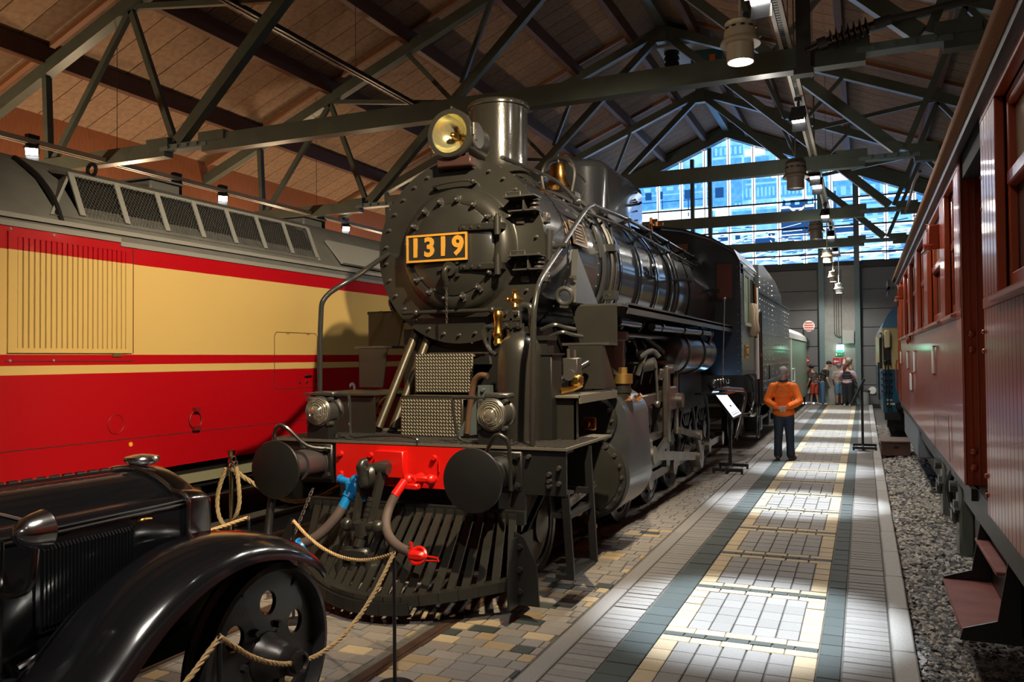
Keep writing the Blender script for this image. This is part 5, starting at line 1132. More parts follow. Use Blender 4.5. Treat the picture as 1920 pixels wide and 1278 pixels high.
# ================================================================== VINTAGE RAIL CAR (front left)
k_car = mat('black_car_lacquer', (.008, .0085, .010), .16, coat=1.0, spec=.8); k_chr = mat('chrome', (.82, .82, .83), .17, 1.)
k_nik = mat('dark_nickel', (.42, .41, .41), .16, 1.); k_whl = mat('black_wheel_paint', (.020, .019, .019), .38, coat=.2, bump=.08, bscale=50)
HX = -3.55
A = thing('rail_car', 'old black motor car on railway wheels, bonnet pointing to the engine', 'car', (HX, 2, 0))
def A_(mb, name, m, par=None, flat=False, **k): return mb.build(name, m, par or A, flat, **k)
def hood_sec(w_, top, sh, low, n=10):
    """cross-section: side, rolled shoulder, gently crowned top"""
    P = [(w_, low), (w_, sh-.05)]
    for i in range(n+1):
        a = i/n*pi/2; P.append((w_-.10*(1-cos(a)), sh-.05+.05*sin(a)+.0))
    for i in range(1, 9): t = i/8; P.append(((w_-.10)*(1-t), sh+(top-sh)*(1-(1-t)**2)))
    return P+[(-x, z) for x, z in P[::-1][1:]]
def loft(secs, cap=True):
    q = MB(); n = len(secs[0][1])
    q.add([(HX+x, y, z) for y, P in secs for x, z in P], [(j*n+i, j*n+i+1, (j+1)*n+i+1, (j+1)*n+i) for j in range(len(secs)-1) for i in range(n-1)]+([tuple(range(n)), tuple(range((len(secs)-1)*n, len(secs)*n))] if cap else []))
    return q
A_(loft([(y, hood_sec(.415-.012*(y-1.2), 1.405-.012*(y-1.2), 1.285-.004*(y-1.2), .70)) for y in (1.15, 1.8, 2.4, 3.19)]), 'bonnet', k_car, ang=50)
rd = A_(loft([(y, hood_sec(w_, t_, s__, .62)) for y, w_, t_, s__ in ((3.185, .405, 1.392, 1.285), (3.20, .41, 1.40, 1.29), (3.33, .405, 1.395, 1.285), (3.37, .39, 1.375, 1.265))]), 'radiator_shell', k_nik, ang=50)
A_(MB().tube([(HX-.405, 3.19, .8)]+[(HX+x*1.01, 3.19, z+.004) for x, z in hood_sec(.408, 1.395, 1.288, .7)[1:-1][::-1]]+[(HX+.41, 3.19, .7)], .011, 8), 'radiator_bead', k_chr, rd)
A_(MB().bx(HX-.32, HX+.32, 3.36, 3.375, .68, 1.28), 'radiator_core', k_frm, rd)
A_(MB().lathe([(.035, 1.37), (.035, 1.40), (.07, 1.405), (.085, 1.42), (.09, 1.435), (.085, 1.445), (.04, 1.455), (.001, 1.458)], (HX, 3.28, 0), (0, 0, 1), 28), 'radiator_cap', k_chr, rd)
q = MB().bar((HX, 1.15, 1.412), (HX, 3.2, 1.392), .026, .016)
for i in range(28): q.cyl((HX, 1.2+i*.07, 1.418-i*.0007), (HX, 1.245+i*.07, 1.4175-i*.0007), .012, n=8)
A_(q, 'bonnet_hinge', k_chr)
for sg in (1, -1): A_(MB().tube([(HX+sg*(.418-.012*(y-1.2)), y, 1.232) for y in (1.15, 2.0, 3.18)], .008, 6).tube([(HX+sg*(.420-.012*(y-1.2)), y, 1.252) for y in (1.15, 2.0, 3.18)], .006, 6), 'bonnet_moulding', k_nik)
sdx = HX+.408
lv = A_(MB().bx(sdx, sdx+.003, 2.36, 2.86, .83, 1.205), 'louvre_panel', k_car)
for i in range(26): A_(MB().prism([(sdx+.002, 2.385+i*.018, .85), (sdx+.014, 2.388+i*.018, .86), (sdx+.014, 2.388+i*.018, 1.17), (sdx+.002, 2.385+i*.018, 1.19)], (0, .009, 0)), 'louvre', k_car, lv, True)
A_(MB().tube([(sdx, 2.86, 1.19), (sdx+.03, 2.88, 1.21), (sdx+.03, 2.93, 1.205)], .008, 6, 4), 'bonnet_catch', k_brs)
# side lamp on its stalk, and cowl
for sg in (1, -1):
    x = HX+sg*.60
    A_(MB().lathe([(.001, -.115), (.03, -.105), (.055, -.075), (.07, -.03), (.075, .0), (.078, .01), (.07, .02), (.04, .035), (.001, .04)], (x, 2.24, 1.30), (0, 1, 0), 24), 'side_lamp', k_chr)
    A_(MB().tube([(x, 2.22, 1.23), (x, 2.20, 1.10), (x-sg*.05, 2.17, 1.06), (HX+sg*.44, 2.12, 1.06)], .012, 8, 5), 'lamp_stalk', k_nik); A_(MB().tube([(x-sg*.05, 2.2, 1.34), (HX+sg*.36, 2.05, 1.42)], .009, 6), 'lamp_wire', k_nik)
A_(loft([(.55, hood_sec(.50, 1.50, 1.38, .45)), (1.15, hood_sec(.425, 1.41, 1.29, .45))]), 'cowl', k_car, ang=50)
A_(MB().bx(HX-.55, HX+.55, -1.2, .55, .45, 1.3).bx(HX-.55, HX+.55, .50, .55, 1.3, 1.95).bx(HX-.55, HX+.55, -1.2, .55, 1.93, 2.0), 'cabin', k_car)
A_(MB().bev(HX+.44, HX+.46, 1.75, 2.13, .55, .95, .01).tube([(HX+.465, 2.12, .6), (HX+.465, 2.12, .92), (HX+.465, 1.8, .9)], .006, 6), 'side_panel', k_car)
A_(MB().tube([(HX+.43, 2.20, 1.25), (HX+.43, 2.19, .4)], .010, 8), 'cowl_bead', k_nik)
# fenders: swept plate
prof = [(3.66, .87), (3.60, .93), (3.50, .99), (3.36, 1.045), (3.18, 1.085), (3.0, 1.095), (2.80, 1.065), (2.62, 1.0), (2.45, .90), (2.28, .76), (2.12, .65), (1.95, .52), (1.78, .43), (1.60, .40)]
def fender(sg):
    P = smooth_pts([(0, y, z) for y, z in prof], 3); q = MB(); rows = []
    for i, p in enumerate(P):
        a, b = P[max(i-1, 0)], P[min(i+1, len(P)-1)]; d = (b-a).normalized(); nrm = V((0, -d.z, d.y)); nrm = nrm if nrm.z > 0 or i < 4 else -nrm
        if nrm.z < 0: nrm = -nrm
        row = []
        for x, dn in ((.47, -.03), (.50, .0), (.58, .03), (.70, .035), (.82, .02), (.90, -.015), (.935, -.05), (.945, -.085), (.93, -.085), (.90, -.04), (.80, -.005), (.60, .005), (.48, -.035)):
            row.append((HX+sg*x, p.y+nrm.y*dn, p.z+nrm.z*dn))
        rows.append(row)
    n = len(rows[0]); q.add([p for r in rows for p in r], [(j*n+i, j*n+(i+1) % n, (j+1)*n+(i+1) % n, (j+1)*n+i) for j in range(len(rows)-1) for i in range(n)]+[tuple(range(n)), tuple(range((len(rows)-1)*n, len(rows)*n))])
    A_(q, 'fender', k_car, ang=45)
    A_(MB().prism([(HX+sg*.48, y, z-.02) for y, z in prof[2:]]+[(HX+sg*.48, 1.60, .38), (HX+sg*.48, 2.9, .60), (HX+sg*.48, 3.4, .75)], (-sg*.012, 0, 0)), 'splash_apron', k_car)
    A_(MB().bev(*sorted((HX+sg*.44, HX+sg*.93)), -.8, 1.66, .36, .40, .01), 'running_board', k_car)
for sg in (1, -1): fender(sg)
A_(MB().bx(HX-.40, HX+.40, -1.2, 3.35, .50, .68).bx(HX-.46, HX-.38, 0, 3.3, .55, .7).bx(HX+.38, HX+.46, 0, 3.3, .55, .70), 'chassis', k_frm)
A_(MB().cyl((HX+.45, 2.25, .74), (HX+.45, 3.0, .86), .016, n=8).sph((HX+.47, 2.62, .82), .025).sph((HX+.47, 2.66, .82), .02), 'tie_rod', k_nik)
A_(MB().sph((HX+.60, 2.20, .66), .045, 14, 10, (1, .6, 1)).cyl((HX+.60, 2.2, .64), (HX+.58, 2.2, .50), .014, n=8).sph((HX+.58, 2.2, .52), .03).sph((HX+.56, 2.18, .45), .028).cyl((HX+.5, 2.1, .52), (HX+.62, 2.24, .54), .012, n=8), 'chrome_lever', k_chr)
A_(MB().cyl((HX+.41, 3.22, 1.0), (HX+.50, 3.26, 1.0), .03, n=12).cyl((HX+.42, 3.15, 1.01), (HX+.38, 3.0, 1.01), .008, n=6).ring((HX+.44, 3.24, 1.0), (HX+.46, 3.25, 1.0), .036, .025, 12), 'lamp_clamp', k_nik)
# railway wheels of pierced plate
def pierced_wheel(R):
    q = MB()
    q.lathe([(R+.028, .015), (R+.028, .035), (R, .05), (R-.004, .13), (R-.03, .135), (R-.045, .10), (R-.05, .05), (R-.05, .02), (R+.028, .015)], (0, 0, 0), (1, 0, 0), 56)
    for s0 in range(6):
        a0 = 2*pi*s0/6+.42; rc, rh = .262, .062; c = V((0, rc*cos(a0), rc*sin(a0))); n = 24; inner = []; outer = []
        for i in range(n):
            t = 2*pi*i/n; dy, dz = cos(t), sin(t)
            ry, rz = dy*cos(a0)-dz*sin(a0), dy*sin(a0)+dz*cos(a0)
            inner.append(c+V((0, ry, rz))*rh)
            lo, hi = 0, .5
            for _ in range(26):
                mid = (lo+hi)/2; p = c+V((0, ry, rz))*mid; r = sqrt(p.y**2+p.z**2); a = (atan2(p.z, p.y)-a0+pi) % (2*pi)-pi
                if .11 < r < R-.045 and abs(a) < pi/6: lo = mid
                else: hi = mid
            outer.append(c+V((0, ry, rz))*lo)
        f = lambda p, dx: V((.07+.03*(R-sqrt(p.y**2+p.z**2))/R+dx, p.y, p.z))
        for pts, dx in ((0, 0), (1, -.022)): pass
        vs = [f(p, 0) for p in inner]+[f(p, 0) for p in outer]+[f(p, -.024) for p in inner]+[f(p, -.024) for p in outer]
        fs = []
        for i in range(n):
            j = (i+1) % n; fs += [(i, j, n+j, n+i), (2*n+i, 3*n+i, 3*n+j, 2*n+j), (i, 2*n+i, 2*n+j, j)]
        q.add(vs, fs)
    q.fixn(); return q
pwm2 = pierced_wheel(.46).mesh('wheel', k_whl, ang=30)
q = MB().lathe([(.12, .06), (.125, .10), (.10, .14), (.085, .20), (.075, .21), (.068, .23), (.068, .275), (.055, .28), (.055, .31), (.04, .315), (.035, .30), (.001, .30)], (0, 0, 0), (1, 0, 0), 28); q.fixn(); hub = q.mesh('hub', mat('greasy_hub', (.035, .030, .028), .35, .5))
q = MB()
for i in range(6): a = 2*pi*i/6; q.bolt((.085, .165*cos(a), .165*sin(a)), (1, 0, 0), .022, .03)
q.fixn(); wb = q.mesh('wheel_bolts', k_whl)
for y_ in (3.33, .4):
    for sg in (1, -1):
        o = link('wheel', pwm2, A, (sg*.69, y_-2, .47)); h_ = link('hub', hub, o); b_ = link('wheel_bolts', wb, o); tag(b_, kind='stuff')
        if sg < 0: o.rotation_euler = (0, 0, pi)
    A_(MB().cyl((HX-.7, y_, .47), (HX+.7, y_, .47), .035, n=12), 'axle', k_frm)
# ================================================================== RED-BROWN WOODEN COACH
k_wood = mat('red_brown_varnish', (.33, .062, .032), .28, coat=.28, noise=(14, (.24, .045, .024), .8), map_scale=(3, 6, .35), vary=.07)
k_wood2 = mat('red_brown_paint', (.29, .048, .015), .34, coat=.25, bump=.03, bscale=80); k_canvas = mat('tan_canvas_roof', (.25, .135, .07), .95, noise=(40, (.22, .11, .06), .7), bump=.5, bscale=120)
k_pane = mat('coach_glass', (.09, .105, .11), .04, spec=1.0, coat=.6); k_blind = mat('cream_blind', (.50, .42, .28), .7); k_enam = mat('white_enamel', (.75, .73, .68), .35)
SX = .70
K = thing('wooden_coach', 'red-brown plank-sided wooden passenger coach standing on the ballast beside the path', 'railway coach', (2.1, 11, 0))
def K_(mb, name, m, par=None, flat=False, **k): return mb.build(name, m, par or K, flat, **k)
YE = 19.6
K_(MB().bx(SX+.08, SX+2.8, 7.26, YE-.03, .95, 2.30).bx(SX+.08, SX+2.8, -3, 5.86, .95, 2.3).bx(SX+.08, SX+2.8, 7.26, YE-.03, 3.36, 3.6).bx(SX+.08, SX+2.8, -3, 5.86, 3.36, 3.6).bx(SX+.9, SX+2.8, 5.8, 7.3, .95, 3.6).bx(SX+.3, SX+2.8, 5.8, 7.3, .6, .97), 'body_core', k_frm, K, True)
# planks of the lower side
ln = .118
pk = {}
for z0, z1 in ((.95, 2.235),):
    me = MB().bev(-.012, .05, -ln/2+.0015, ln/2-.0015, z0, z1, .004).mesh('plank', k_wood, True)
    yy = -2.9
    while yy < YE-.05:
        if not (5.84 < yy+ln/2 < 7.24): link('plank', me, K, (SX+.012-2.1, yy+ln/2-11, 0))
        yy += ln
K_(MB().bx(SX-.006, SX+.05, 7.2, YE, 2.235, 2.30).bx(SX-.006, SX+.05, -3, 5.92, 2.235, 2.30).bx(SX-.004, SX+.05, 7.2, YE, 3.40, 3.56).bx(SX-.004, SX+.05, -3, 5.92, 3.40, 3.56), 'waist_rail', k_wood2)
# windows: (y0, y1, louvred)
wins = [(7.62, 8.52, 1), (8.98, 10.75, 0), (11.35, 12.75, 0), (13.25, 14.75, 0), (15.2, 16.7, 0), (17.1, 18.4, 0), (2.2, 5.32, 0), (-2, 1.2, 0)]
edges = sorted(wins)
spans = []; prev = 7.2
for a, b, _ in [w_ for w_ in edges if w_[0] > 6]: spans.append((prev, a)); prev = b
spans.append((prev, YE)); spans += [(5.32, 5.92), (1.2, 2.2), (-3, -2)]
for a, b in spans:
    n = max(1, round((b-a)/.13)); d = (b-a)/n
    for i in range(n): K_(MB().bev(SX-.004, SX+.05, a+i*d+.002, a+(i+1)*d-.002, 2.30, 3.40, .008), 'pillar_plank', k_wood2)
for a, b, lv_ in wins:
    wn = K_(MB().bx(SX+.10, SX+.125, a, b, 2.30, 3.40), 'window_pane', k_pane, K, True)
    rx = SX+.055
    K_(MB().bev(rx, rx+.05, a, a+.055, 2.30, 3.40, .01).bev(rx, rx+.05, b-.055, b, 2.30, 3.40, .01).bev(rx, rx+.05, a+.055, b-.055, 2.30, 2.40, .01).bev(rx, rx+.05, a+.055, b-.055, 3.33, 3.40, .01).bev(rx-.01, rx+.05, a+.055, b-.055, 2.88, 2.96, .01), 'window_frame', k_wood2, wn)
    if b-a > 2: K_(MB().bev(rx, rx+.05, (a+b)/2-.05, (a+b)/2+.05, 2.4, 3.33, .01), 'window_post', k_wood2, wn)
    K_(MB().bx(SX+.13, SX+.14, a+.05, b-.05, 2.98 if not lv_ else 2.4, 3.36), 'blind', k_blind, wn)
    K_(MB().bx(SX+.095, SX+.099, a+.06, b-.06, 2.98, 3.32), 'upper_pane', mat('pale_reflecting_pane', (.34, .31, .24), .12, spec=.8) if a == 7.62 else bpy.data.materials['pale_reflecting_pane'], wn)
    K_(MB().prism([(SX-.045, a-.05, 2.250), (SX-.045, a-.05, 2.272), (SX+.06, a-.05, 2.305), (SX+.06, a-.05, 2.25)], (0, b-a+.1, 0)), 'sill', mat('pinkish_sill', (.36, .17, .13), .35) if a == 7.62 else bpy.data.materials['pinkish_sill'], wn)
for y_ in (9.05, 16.9):
    K_(MB().bev(SX-.10, SX+.0, y_-.05, y_+.0, 2.98, 3.22, .01).cyl((SX-.14, y_-.03, 3.0), (SX-.02, y_-.02, 3.02), .035, n=12).tube([(SX-.1, y_-.1, 2.98), (SX-.14, y_+.10, 2.96)], .02, 8).tube([(SX-.08, y_+.05, 3.22), (SX-.1, y_+.2, 3.26), (SX-.1, y_+.28, 3.22)], .006, 6, 3), 'lamp_iron', k_wood2)
# entrance recess between the two halves
K_(MB().bx(SX, SX+.9, 7.2, 7.28, .95, 3.6).bx(SX-.004, SX+.06, 7.19, 7.26, .95, 3.56), 'recess_wall', k_wood2)
K_(MB().bx(SX, SX+.9, 5.84, 5.92, .95, 3.6), 'recess_wall', k_wood2)
K_(MB().bx(SX+.02, SX+.9, 5.9, 7.22, 3.30, 3.5).prism([(SX+.0, 5.9, 3.56), (SX+.0, 7.19, 3.56), (SX+.5, 7.19, 3.1), (SX+.5, 5.9, 3.1)], (.05, 0, 0)), 'recess_ceiling_shade', m_dark)  # ceiling, plus a slanted dark sheet standing in for its shadow
q = MB()
for z in (2.11, 1.99, 1.09, .0+1.21): q.cut().sph((SX+.06, 7.19, z), .030, 12, 8, (1, .7, 1)).cut().sph((SX-.002, 5.918, z-.02), .016, 10, 6)
q.cut().sph((SX+.02, 5.91, 3.06), .03).cut().sph((SX+.02, 5.91, 2.86), .03)
each(q, 'recess_bolt', k_wood2, K)
K_(MB().bx(SX+.002, SX+.008, 7.17, 7.2, .95, 3.5).bx(SX+.098, SX+.103, 7.185, 7.2, .95, 3.5), 'recess_bead', mat('pale_bead', (.30, .11, .08), .4))
# steps
K_(MB().bev(SX-.19, SX+.16, 5.62, 6.86, .275, .305, .008), 'footboard', mat('worn_red_tread', (.22, .065, .05), .6, noise=(6, (.14, .035, .03), .8)))
K_(MB().bev(SX+.03, SX+.30, 5.90, 6.95, .575, .605, .008), 'footboard', bpy.data.materials['worn_red_tread'])
for y_ in (5.60, 6.86): K_(MB().prism([(SX-.20, y_, .25), (SX-.18, y_, .32), (SX+.0, y_, .38), (SX+.04, y_, .62), (SX+.10, y_, .96), (SX+.5, y_, .96), (SX+.45, y_, .25)], (0, .016, 0)), 'step_plate', k_frm)
K_(MB().bx(SX+.12, SX+.14, 5.6, 6.88, .3, .95), 'step_back', k_frm)
# roof edge and roof
sec = [(-.05, 3.52), (-.10, 3.54), (-.115, 3.57), (-.10, 3.605), (-.04, 3.635), (.2, 3.77), (.7, 4.0), (1.4, 4.08)]; sec += [(2.8-x, z) for x, z in sec[::-1][1:]]
q = MB(); n = len(sec); q.add([(SX+x, y, z) for y in (-3, YE+.2) for x, z in sec], [(i, i+1, n+i+1, n+i) for i in range(n-1)]+[tuple(range(n)), tuple(range(n, 2*n))])
K_(q, 'roof', k_canvas, ang=50)
K_(MB().bx(SX-.05, SX-.0, -3, YE+.1, 3.46, 3.56), 'cornice', k_frm)
K_(MB().tube([(SX-.16, 9.0, 3.75), (SX-.19, 9.5, 3.74), (SX-.18, 10.8, 3.76), (SX-.2, 11.4, 3.72)], .016, 6, 3), 'roof_cable', k_alu)
K_(MB().bx(SX-.22, SX-.1, YE-.9, YE+.1, 3.30, 3.36).bx(SX-.22, SX-.18, YE-.9, YE+.1, 3.2, 3.5), 'end_step', k_frm)
# underframe
K_(MB().bx(SX+.06, SX+2.7, -3, YE-.1, .72, .95).bx(SX+.02, SX+.08, 7.0, YE, .86, .95).bx(SX+.25, SX+2.5, -3, YE-.2, .2, .72), 'underframe', k_frm)
K_(MB().bev(SX+.02, SX+.5, 13.6, 18.0, .42, .88, .02), 'battery_box', mat('blue_grey_box', (.13, .15, .17), .45))
k_ol = mat('olive_iron', (.20, .22, .19), .4, .4)
for y_, z0 in ((9.75, .28), (8.15, .22)):
    K_(MB().bev(SX+.03, SX+.15, y_-.14, y_+.14, z0, .94, .02).bx(SX-.0, SX+.05, y_-.05, y_+.05, .55, .68), 'axle_guard', k_ol)
    K_(MB().bev(SX-.02, SX+.04, y_-.08, y_+.08, .50, .62, .015).cyl((SX-.03, y_, .80), (SX+.06, y_, .80), .05, n=12).bx(SX-.01, SX+.03, y_-.2, y_+.2, .60, .63), 'spring_shackle', k_alu)
for y_ in (4.0, 9.0, 14.5, 17.5): K_(MB().cyl((SX+.45, y_, .45), (SX+.58, y_, .45), .46, n=32), 'wheel', k_frm)
K_(MB().tube([(SX+.05, 8.6, .9), (SX+.0, 8.55, .75), (SX+.02, 8.5, .55), (SX+.05, 8.4, .45)], .03, 8, 4), 'hose', k_blk)
# enamel labels in their holders
for y_, z0, z1, w_ in ((18.1, 1.78, 2.02, .10), (15.4, 1.72, 2.0, .10), (13.4, 1.70, 2.0, .12), (9.80, 1.75, 2.03, .10), (14.4, 1.40, 1.66, .30)):
    lb = K_(MB().bev(SX-.035, SX-.01, y_-w_/2, y_+w_/2, z0, z1, .006), 'enamel_label', k_enam)
    K_(MB().bx(SX-.03, SX+.004, y_-w_/2-.02, y_+w_/2+.02, z1, z1+.015).bx(SX-.03, SX+.004, y_-w_/2-.02, y_+w_/2+.02, z0-.015, z0), 'label_holder', k_wood2, lb)
K_(MB().sph((SX-.03, 15.0, 2.18), .04, 8, 6, (.6, .6, 1.4)).sph((SX-.03, 14.4, 2.20), .04, 8, 6, (.6, .6, 1.4)), 'hook', k_wood2)
q = MB()
for a, b in (((9.9, 1.33), (8.32, 1.40)), ((8.32, 1.40), (8.26, 1.0)), ((9.9, 1.33), (9.9, .95))): q.bar((SX-.012, a[0], a[1]), (SX-.012, b[0], b[1]), .010, .006, (1, 0, 0))
K_(q, 'hatch_edge', mat('pale_bead2', (.34, .17, .13), .4))
for y_ in (18.7, 19.2, 19.5): K_(MB().bev(SX-.02, SX+.0, y_-.02, y_+.02, 1.0, 3.3, .005), 'end_rib', k_wood2)
K_(MB().tube([(SX-.06, 19.0, 1.2), (SX-.08, 19.0, 1.3), (SX-.08, 19.0, 1.75), (SX-.06, 19.0, 1.85)], .016, 6), 'end_handrail', k_wood2)

# ================================================================== BLUE AND CREAM RAILCAR (beyond)
k_teal = mat('teal_blue_paint', (.012, .10, .17), .3, coat=.3); k_crm = mat('cream_paint', (.52, .42, .20), .35, coat=.3); k_lbl = mat('roof_light_blue', (.07, .20, .36), .4)
B = thing('railcar', 'blue and cream railcar end standing beyond the wooden coach', 'railcar', (1.9, 28, 0))
B_ = lambda mb, name, m, par=None, flat=False, **k: mb.build(name, m, par or B, flat, **k)
B_(MB().bx(.42, 3.4, 22.0, 34.6, .55, 1.60), 'lower_body', k_teal, B); B_(MB().bx(.42, 3.4, 22.0, 34.6, 1.60, 2.62), 'upper_body', k_crm, B)
sec = [(.42, 2.62), (.47, 2.78), (.60, 3.0), (.85, 3.25), (1.3, 3.45), (1.9, 3.52)]; sec += [(3.82-x, z) for x, z in sec[::-1][1:]]
q = MB(); n = len(sec); q.add([(x, y, z) for y in (21.98, 34.6) for x, z in sec], [(i, i+1, n+i+1, n+i) for i in range(n-1)]+[tuple(range(n)), tuple(range(n, 2*n))]); B_(q, 'roof', k_lbl, ang=30)
B_(MB().bx(.36, .42, 22.15, 22.9, 1.62, 2.5).bx(.44, .60, 21.96, 22.0, 1.72, 2.45), 'cab_window', k_frm)
q = MB()
for z in (1.05, 1.2, 1.35, 1.5): q.bx(.38, .62, 21.93, 21.97, z, z+.05)
B_(q, 'front_grille', mat('blue_grille', (.03, .07, .16), .35))
B_(MB().bev(.46, .60, 21.86, 21.93, 2.12, 2.55, .03), 'mirror', mat('cream_mirror', (.62, .56, .36), .3))
q = MB()
for x, z0, z1 in ((.33, .9, 1.75), (.48, .72, 1.80), (.55, .7, 1.85)): q.cyl((x, 21.84, z0), (x, 21.84, z1), .016, n=8).sph((x, 21.84, z1), .028, 8, 6).sph((x, 21.84, z0), .028, 8, 6).cyl((x, 21.84, z1), (x+.03, 22.0, z1), .012, n=6).cyl((x, 21.84, z0), (x+.03, 22.0, z0), .012, n=6)
B_(q, 'handrails', k_blk)
B_(MB().cyl((.34, 21.8, 2.42), (.34, 22.0, 2.42), .06, n=14), 'headlight', k_enam)
B_(MB().bx(.44, .8, 21.7, 21.98, .40, .58).bx(.5, 3.2, 22, 34, .2, .55).cyl((.75, 21.5, .75), (.75, 21.98, .75), .08, n=12), 'coupler_gear', k_frm)
B_(MB().bx(.50, .62, 21.985, 22.0, .84, .88).bx(.50, .70, 21.985, 22.0, .74, .79), 'white_marking', k_enam)
# green coach behind the tender
G = thing('green_railcar', 'pale green coach end just visible behind the black tender', 'railway coach', (-3.55, 30, 0))
k_grn = mat('pale_green_paint', (.17, .24, .17), .4, coat=.2)
G_ = lambda mb, name, m, par=None, flat=False, **k: mb.build(name, m, par or G, flat, **k)
G_(MB().bev(-4.9, -2.08, 26.4, 34.8, .35, 2.55, .08), 'body', k_grn); G_(MB().bx(-4.6, -2.4, 26.6, 34.6, 0, .36), 'running_gear', k_frm)
sec = [(-2.06, 2.5), (-2.10, 2.68), (-2.3, 2.86), (-2.8, 2.98), (-3.5, 3.02)]; sec += [(-6.98-x, z) for x, z in sec[::-1][1:]]
q = MB(); n = len(sec); q.add([(x, y, z) for y in (26.3, 34.8) for x, z in sec], [(i, i+1, n+i+1, n+i) for i in range(n-1)]+[tuple(range(n)), tuple(range(n, 2*n))]); G_(q, 'roof', mat('pale_roof', (.4, .41, .40), .5), ang=30)
G_(MB().tube([(-2.03, 26.5, .5), (-2.03, 26.5, 1.55), (-2.03, 27.6, 1.55), (-2.03, 27.6, .5)], .022, 8).cyl((-2.03, 26.5, 1.15), (-2.03, 27.6, 1.15), .02, n=8), 'white_handrail', k_enam)
G_(MB().bx(-2.085, -2.06, 27.0, 27.12, 1.5, 2.5), 'door_strip', k_enam)
# ================================================================== ROPE BARRIERS
k_rope = mat('sisal_rope', (.50, .33, .15), .85, bump=.2, bscale=200); k_rope2 = mat('dull_hemp_rope', (.36, .27, .14), .9, bump=.2, bscale=200)
def rope(label, pts, r, m, group=None, par=None, name='rope', k=14):
    P = smooth_pts(pts, k); n0 = len(P)
    # even spacing
    L_ = [0]
    for a, b in zip(P, P[1:]): L_.append(L_[-1]+(b-a).length)
    N_ = max(24, int(L_[-1]/(r*.9))); N_ = min(N_, 220); E = []; j = 0
    for i in range(N_+1):
        s = L_[-1]*i/N_
        while j < n0-2 and L_[j+1] < s: j += 1
        t = (s-L_[j])/max(1e-6, L_[j+1]-L_[j]); E.append(P[j].lerp(P[j+1], min(1, t)))
    q = MB(); x = None; frames = []
    for i, p in enumerate(E):
        d = (E[min(i+1, N_)]-E[max(i-1, 0)]).normalized()
        if x is None: x, y, _ = frame(d)
        else: x = (x-d*x.dot(d)).normalized(); y = d.cross(x)
        frames.append((p, x.copy(), y.copy()))
    tw = L_[-1]/(r*7.5)
    for s3 in range(3):
        q.tube([p+(x*cos(a)+y*sin(a))*(r*.5) for i, (p, x, y) in enumerate(frames) for a in [2*pi*(s3/3+tw*i/N_)]], r*.56, 5)
    o = q.build(name, m, par, fix=False)
    if label: tag(o, label, 'rope', group)
    return o
def post(x, y, h, label):
    t = thing('barrier_post', label, 'post', (x, y, 0), 'thin black rope barrier posts')
    MB().cyl((x, y, .012), (x, y, h-.015), .011, n=12).build('pole', m_black, t)
    MB().lathe([(.11, 0), (.11, .006), (.02, .014), (.012, .02)], (x, y, 0), (0, 0, 1), 24, (True, True)).build('foot_plate', m_black, t)
    MB().torus((x, y, h), (1, .3, 0), .014, .005, 14, 6).sph((x, y, h-.015), .013, 8, 6).build('rope_eye', k_chr, t)
    return V((x, y, h))
pA = post(-2.615, 4.30, .785, 'thin black barrier post before the engine cowcatcher, rope through its top')
pB = post(-2.56, 2.78, .765, 'thin black barrier post in front of the pierced car wheel')
pC = post(-3.95, 5.06, .75, 'thin black barrier post between the car fender and the blue hose end')
pD = post(-4.36, 5.05, .75, 'short barrier post beyond the car fender, tied with pale rope')
pE = post(-5.15, 3.9, .75, 'barrier post standing out of sight behind the car radiator')
def sag(a, b, d, n=6, skew=0): return [a.lerp(b, i/n)-V((0, 0, d*4*(i/n)*(1-i/n))) for i in range(n+1)]
rope('sandy rope hanging between the two barrier posts in front of the cowcatcher', sag(pC, pA, .14), .013, k_rope)
rope('sandy rope sagging low across the pierced car wheel', sag(pA, pB, .33), .013, k_rope)
rope('sandy rope running down out of frame from the post by the car wheel', [pB, pB+V((-.03, -.2, -.16)), pB+V((-.06, -.5, -.34)), pB+V((-.1, -1.0, -.45))], .013, k_rope)
rope('pale rope tied to the post beyond the car fender, dipping behind the radiator', sag(pD, pE, .10), .013, k_rope)
# brass post with thick hemp rope
bt = thing('stanchion', 'polished metal stanchion with thick hemp ropes beside the red diesel engine', 'post', (-5.83, 6.5, 0))
MB().cyl((-5.83, 6.5, .02), (-5.83, 6.5, .98), .024, n=18).lathe([(.024, .92), (.034, .93), (.034, .95), (.026, .97), (.03, 1.0), (.042, 1.05), (.042, 1.055), (.001, 1.058)], (-5.83, 6.5, 0), (0, 0, 1), 20).build('pole', mat('tarnished_brass', (.50, .42, .28), .18, 1.), bt)
MB().lathe([(.15, 0), (.15, .012), (.05, .03), (.025, .04)], (-5.83, 6.5, 0), (0, 0, 1), 28, (True, True)).build('base', k_brs, bt)
MB().torus((-5.78, 6.48, .97), (0, 1, 0), .03, .007, 14, 6).torus((-5.74, 6.46, .93), (1, 0, 0), .025, .008, 14, 6).torus((-5.80, 6.46, .90), (1, 0, 0), .025, .008, 14, 6).build('hooks', k_chr, bt)
rope('thick hemp rope swooping from the metal stanchion to behind a round buffer', [(-5.79, 6.46, .88), (-5.62, 6.5, .77), (-5.40, 6.6, .62), (-5.22, 6.75, .54), (-5.02, 6.95, .60), (-4.9, 7.2, .72)], .024, k_rope2)
rope('thick hemp rope hanging doubled in a long loop on the metal stanchion', [(-5.735, 6.46, .90), (-5.70, 6.45, .75), (-5.68, 6.44, .55), (-5.74, 6.43, .38), (-5.84, 6.42, .32), (-5.93, 6.43, .42), (-5.955, 6.44, .58), (-5.92, 6.45, .74), (-5.86, 6.46, .88)], .022, k_rope2)
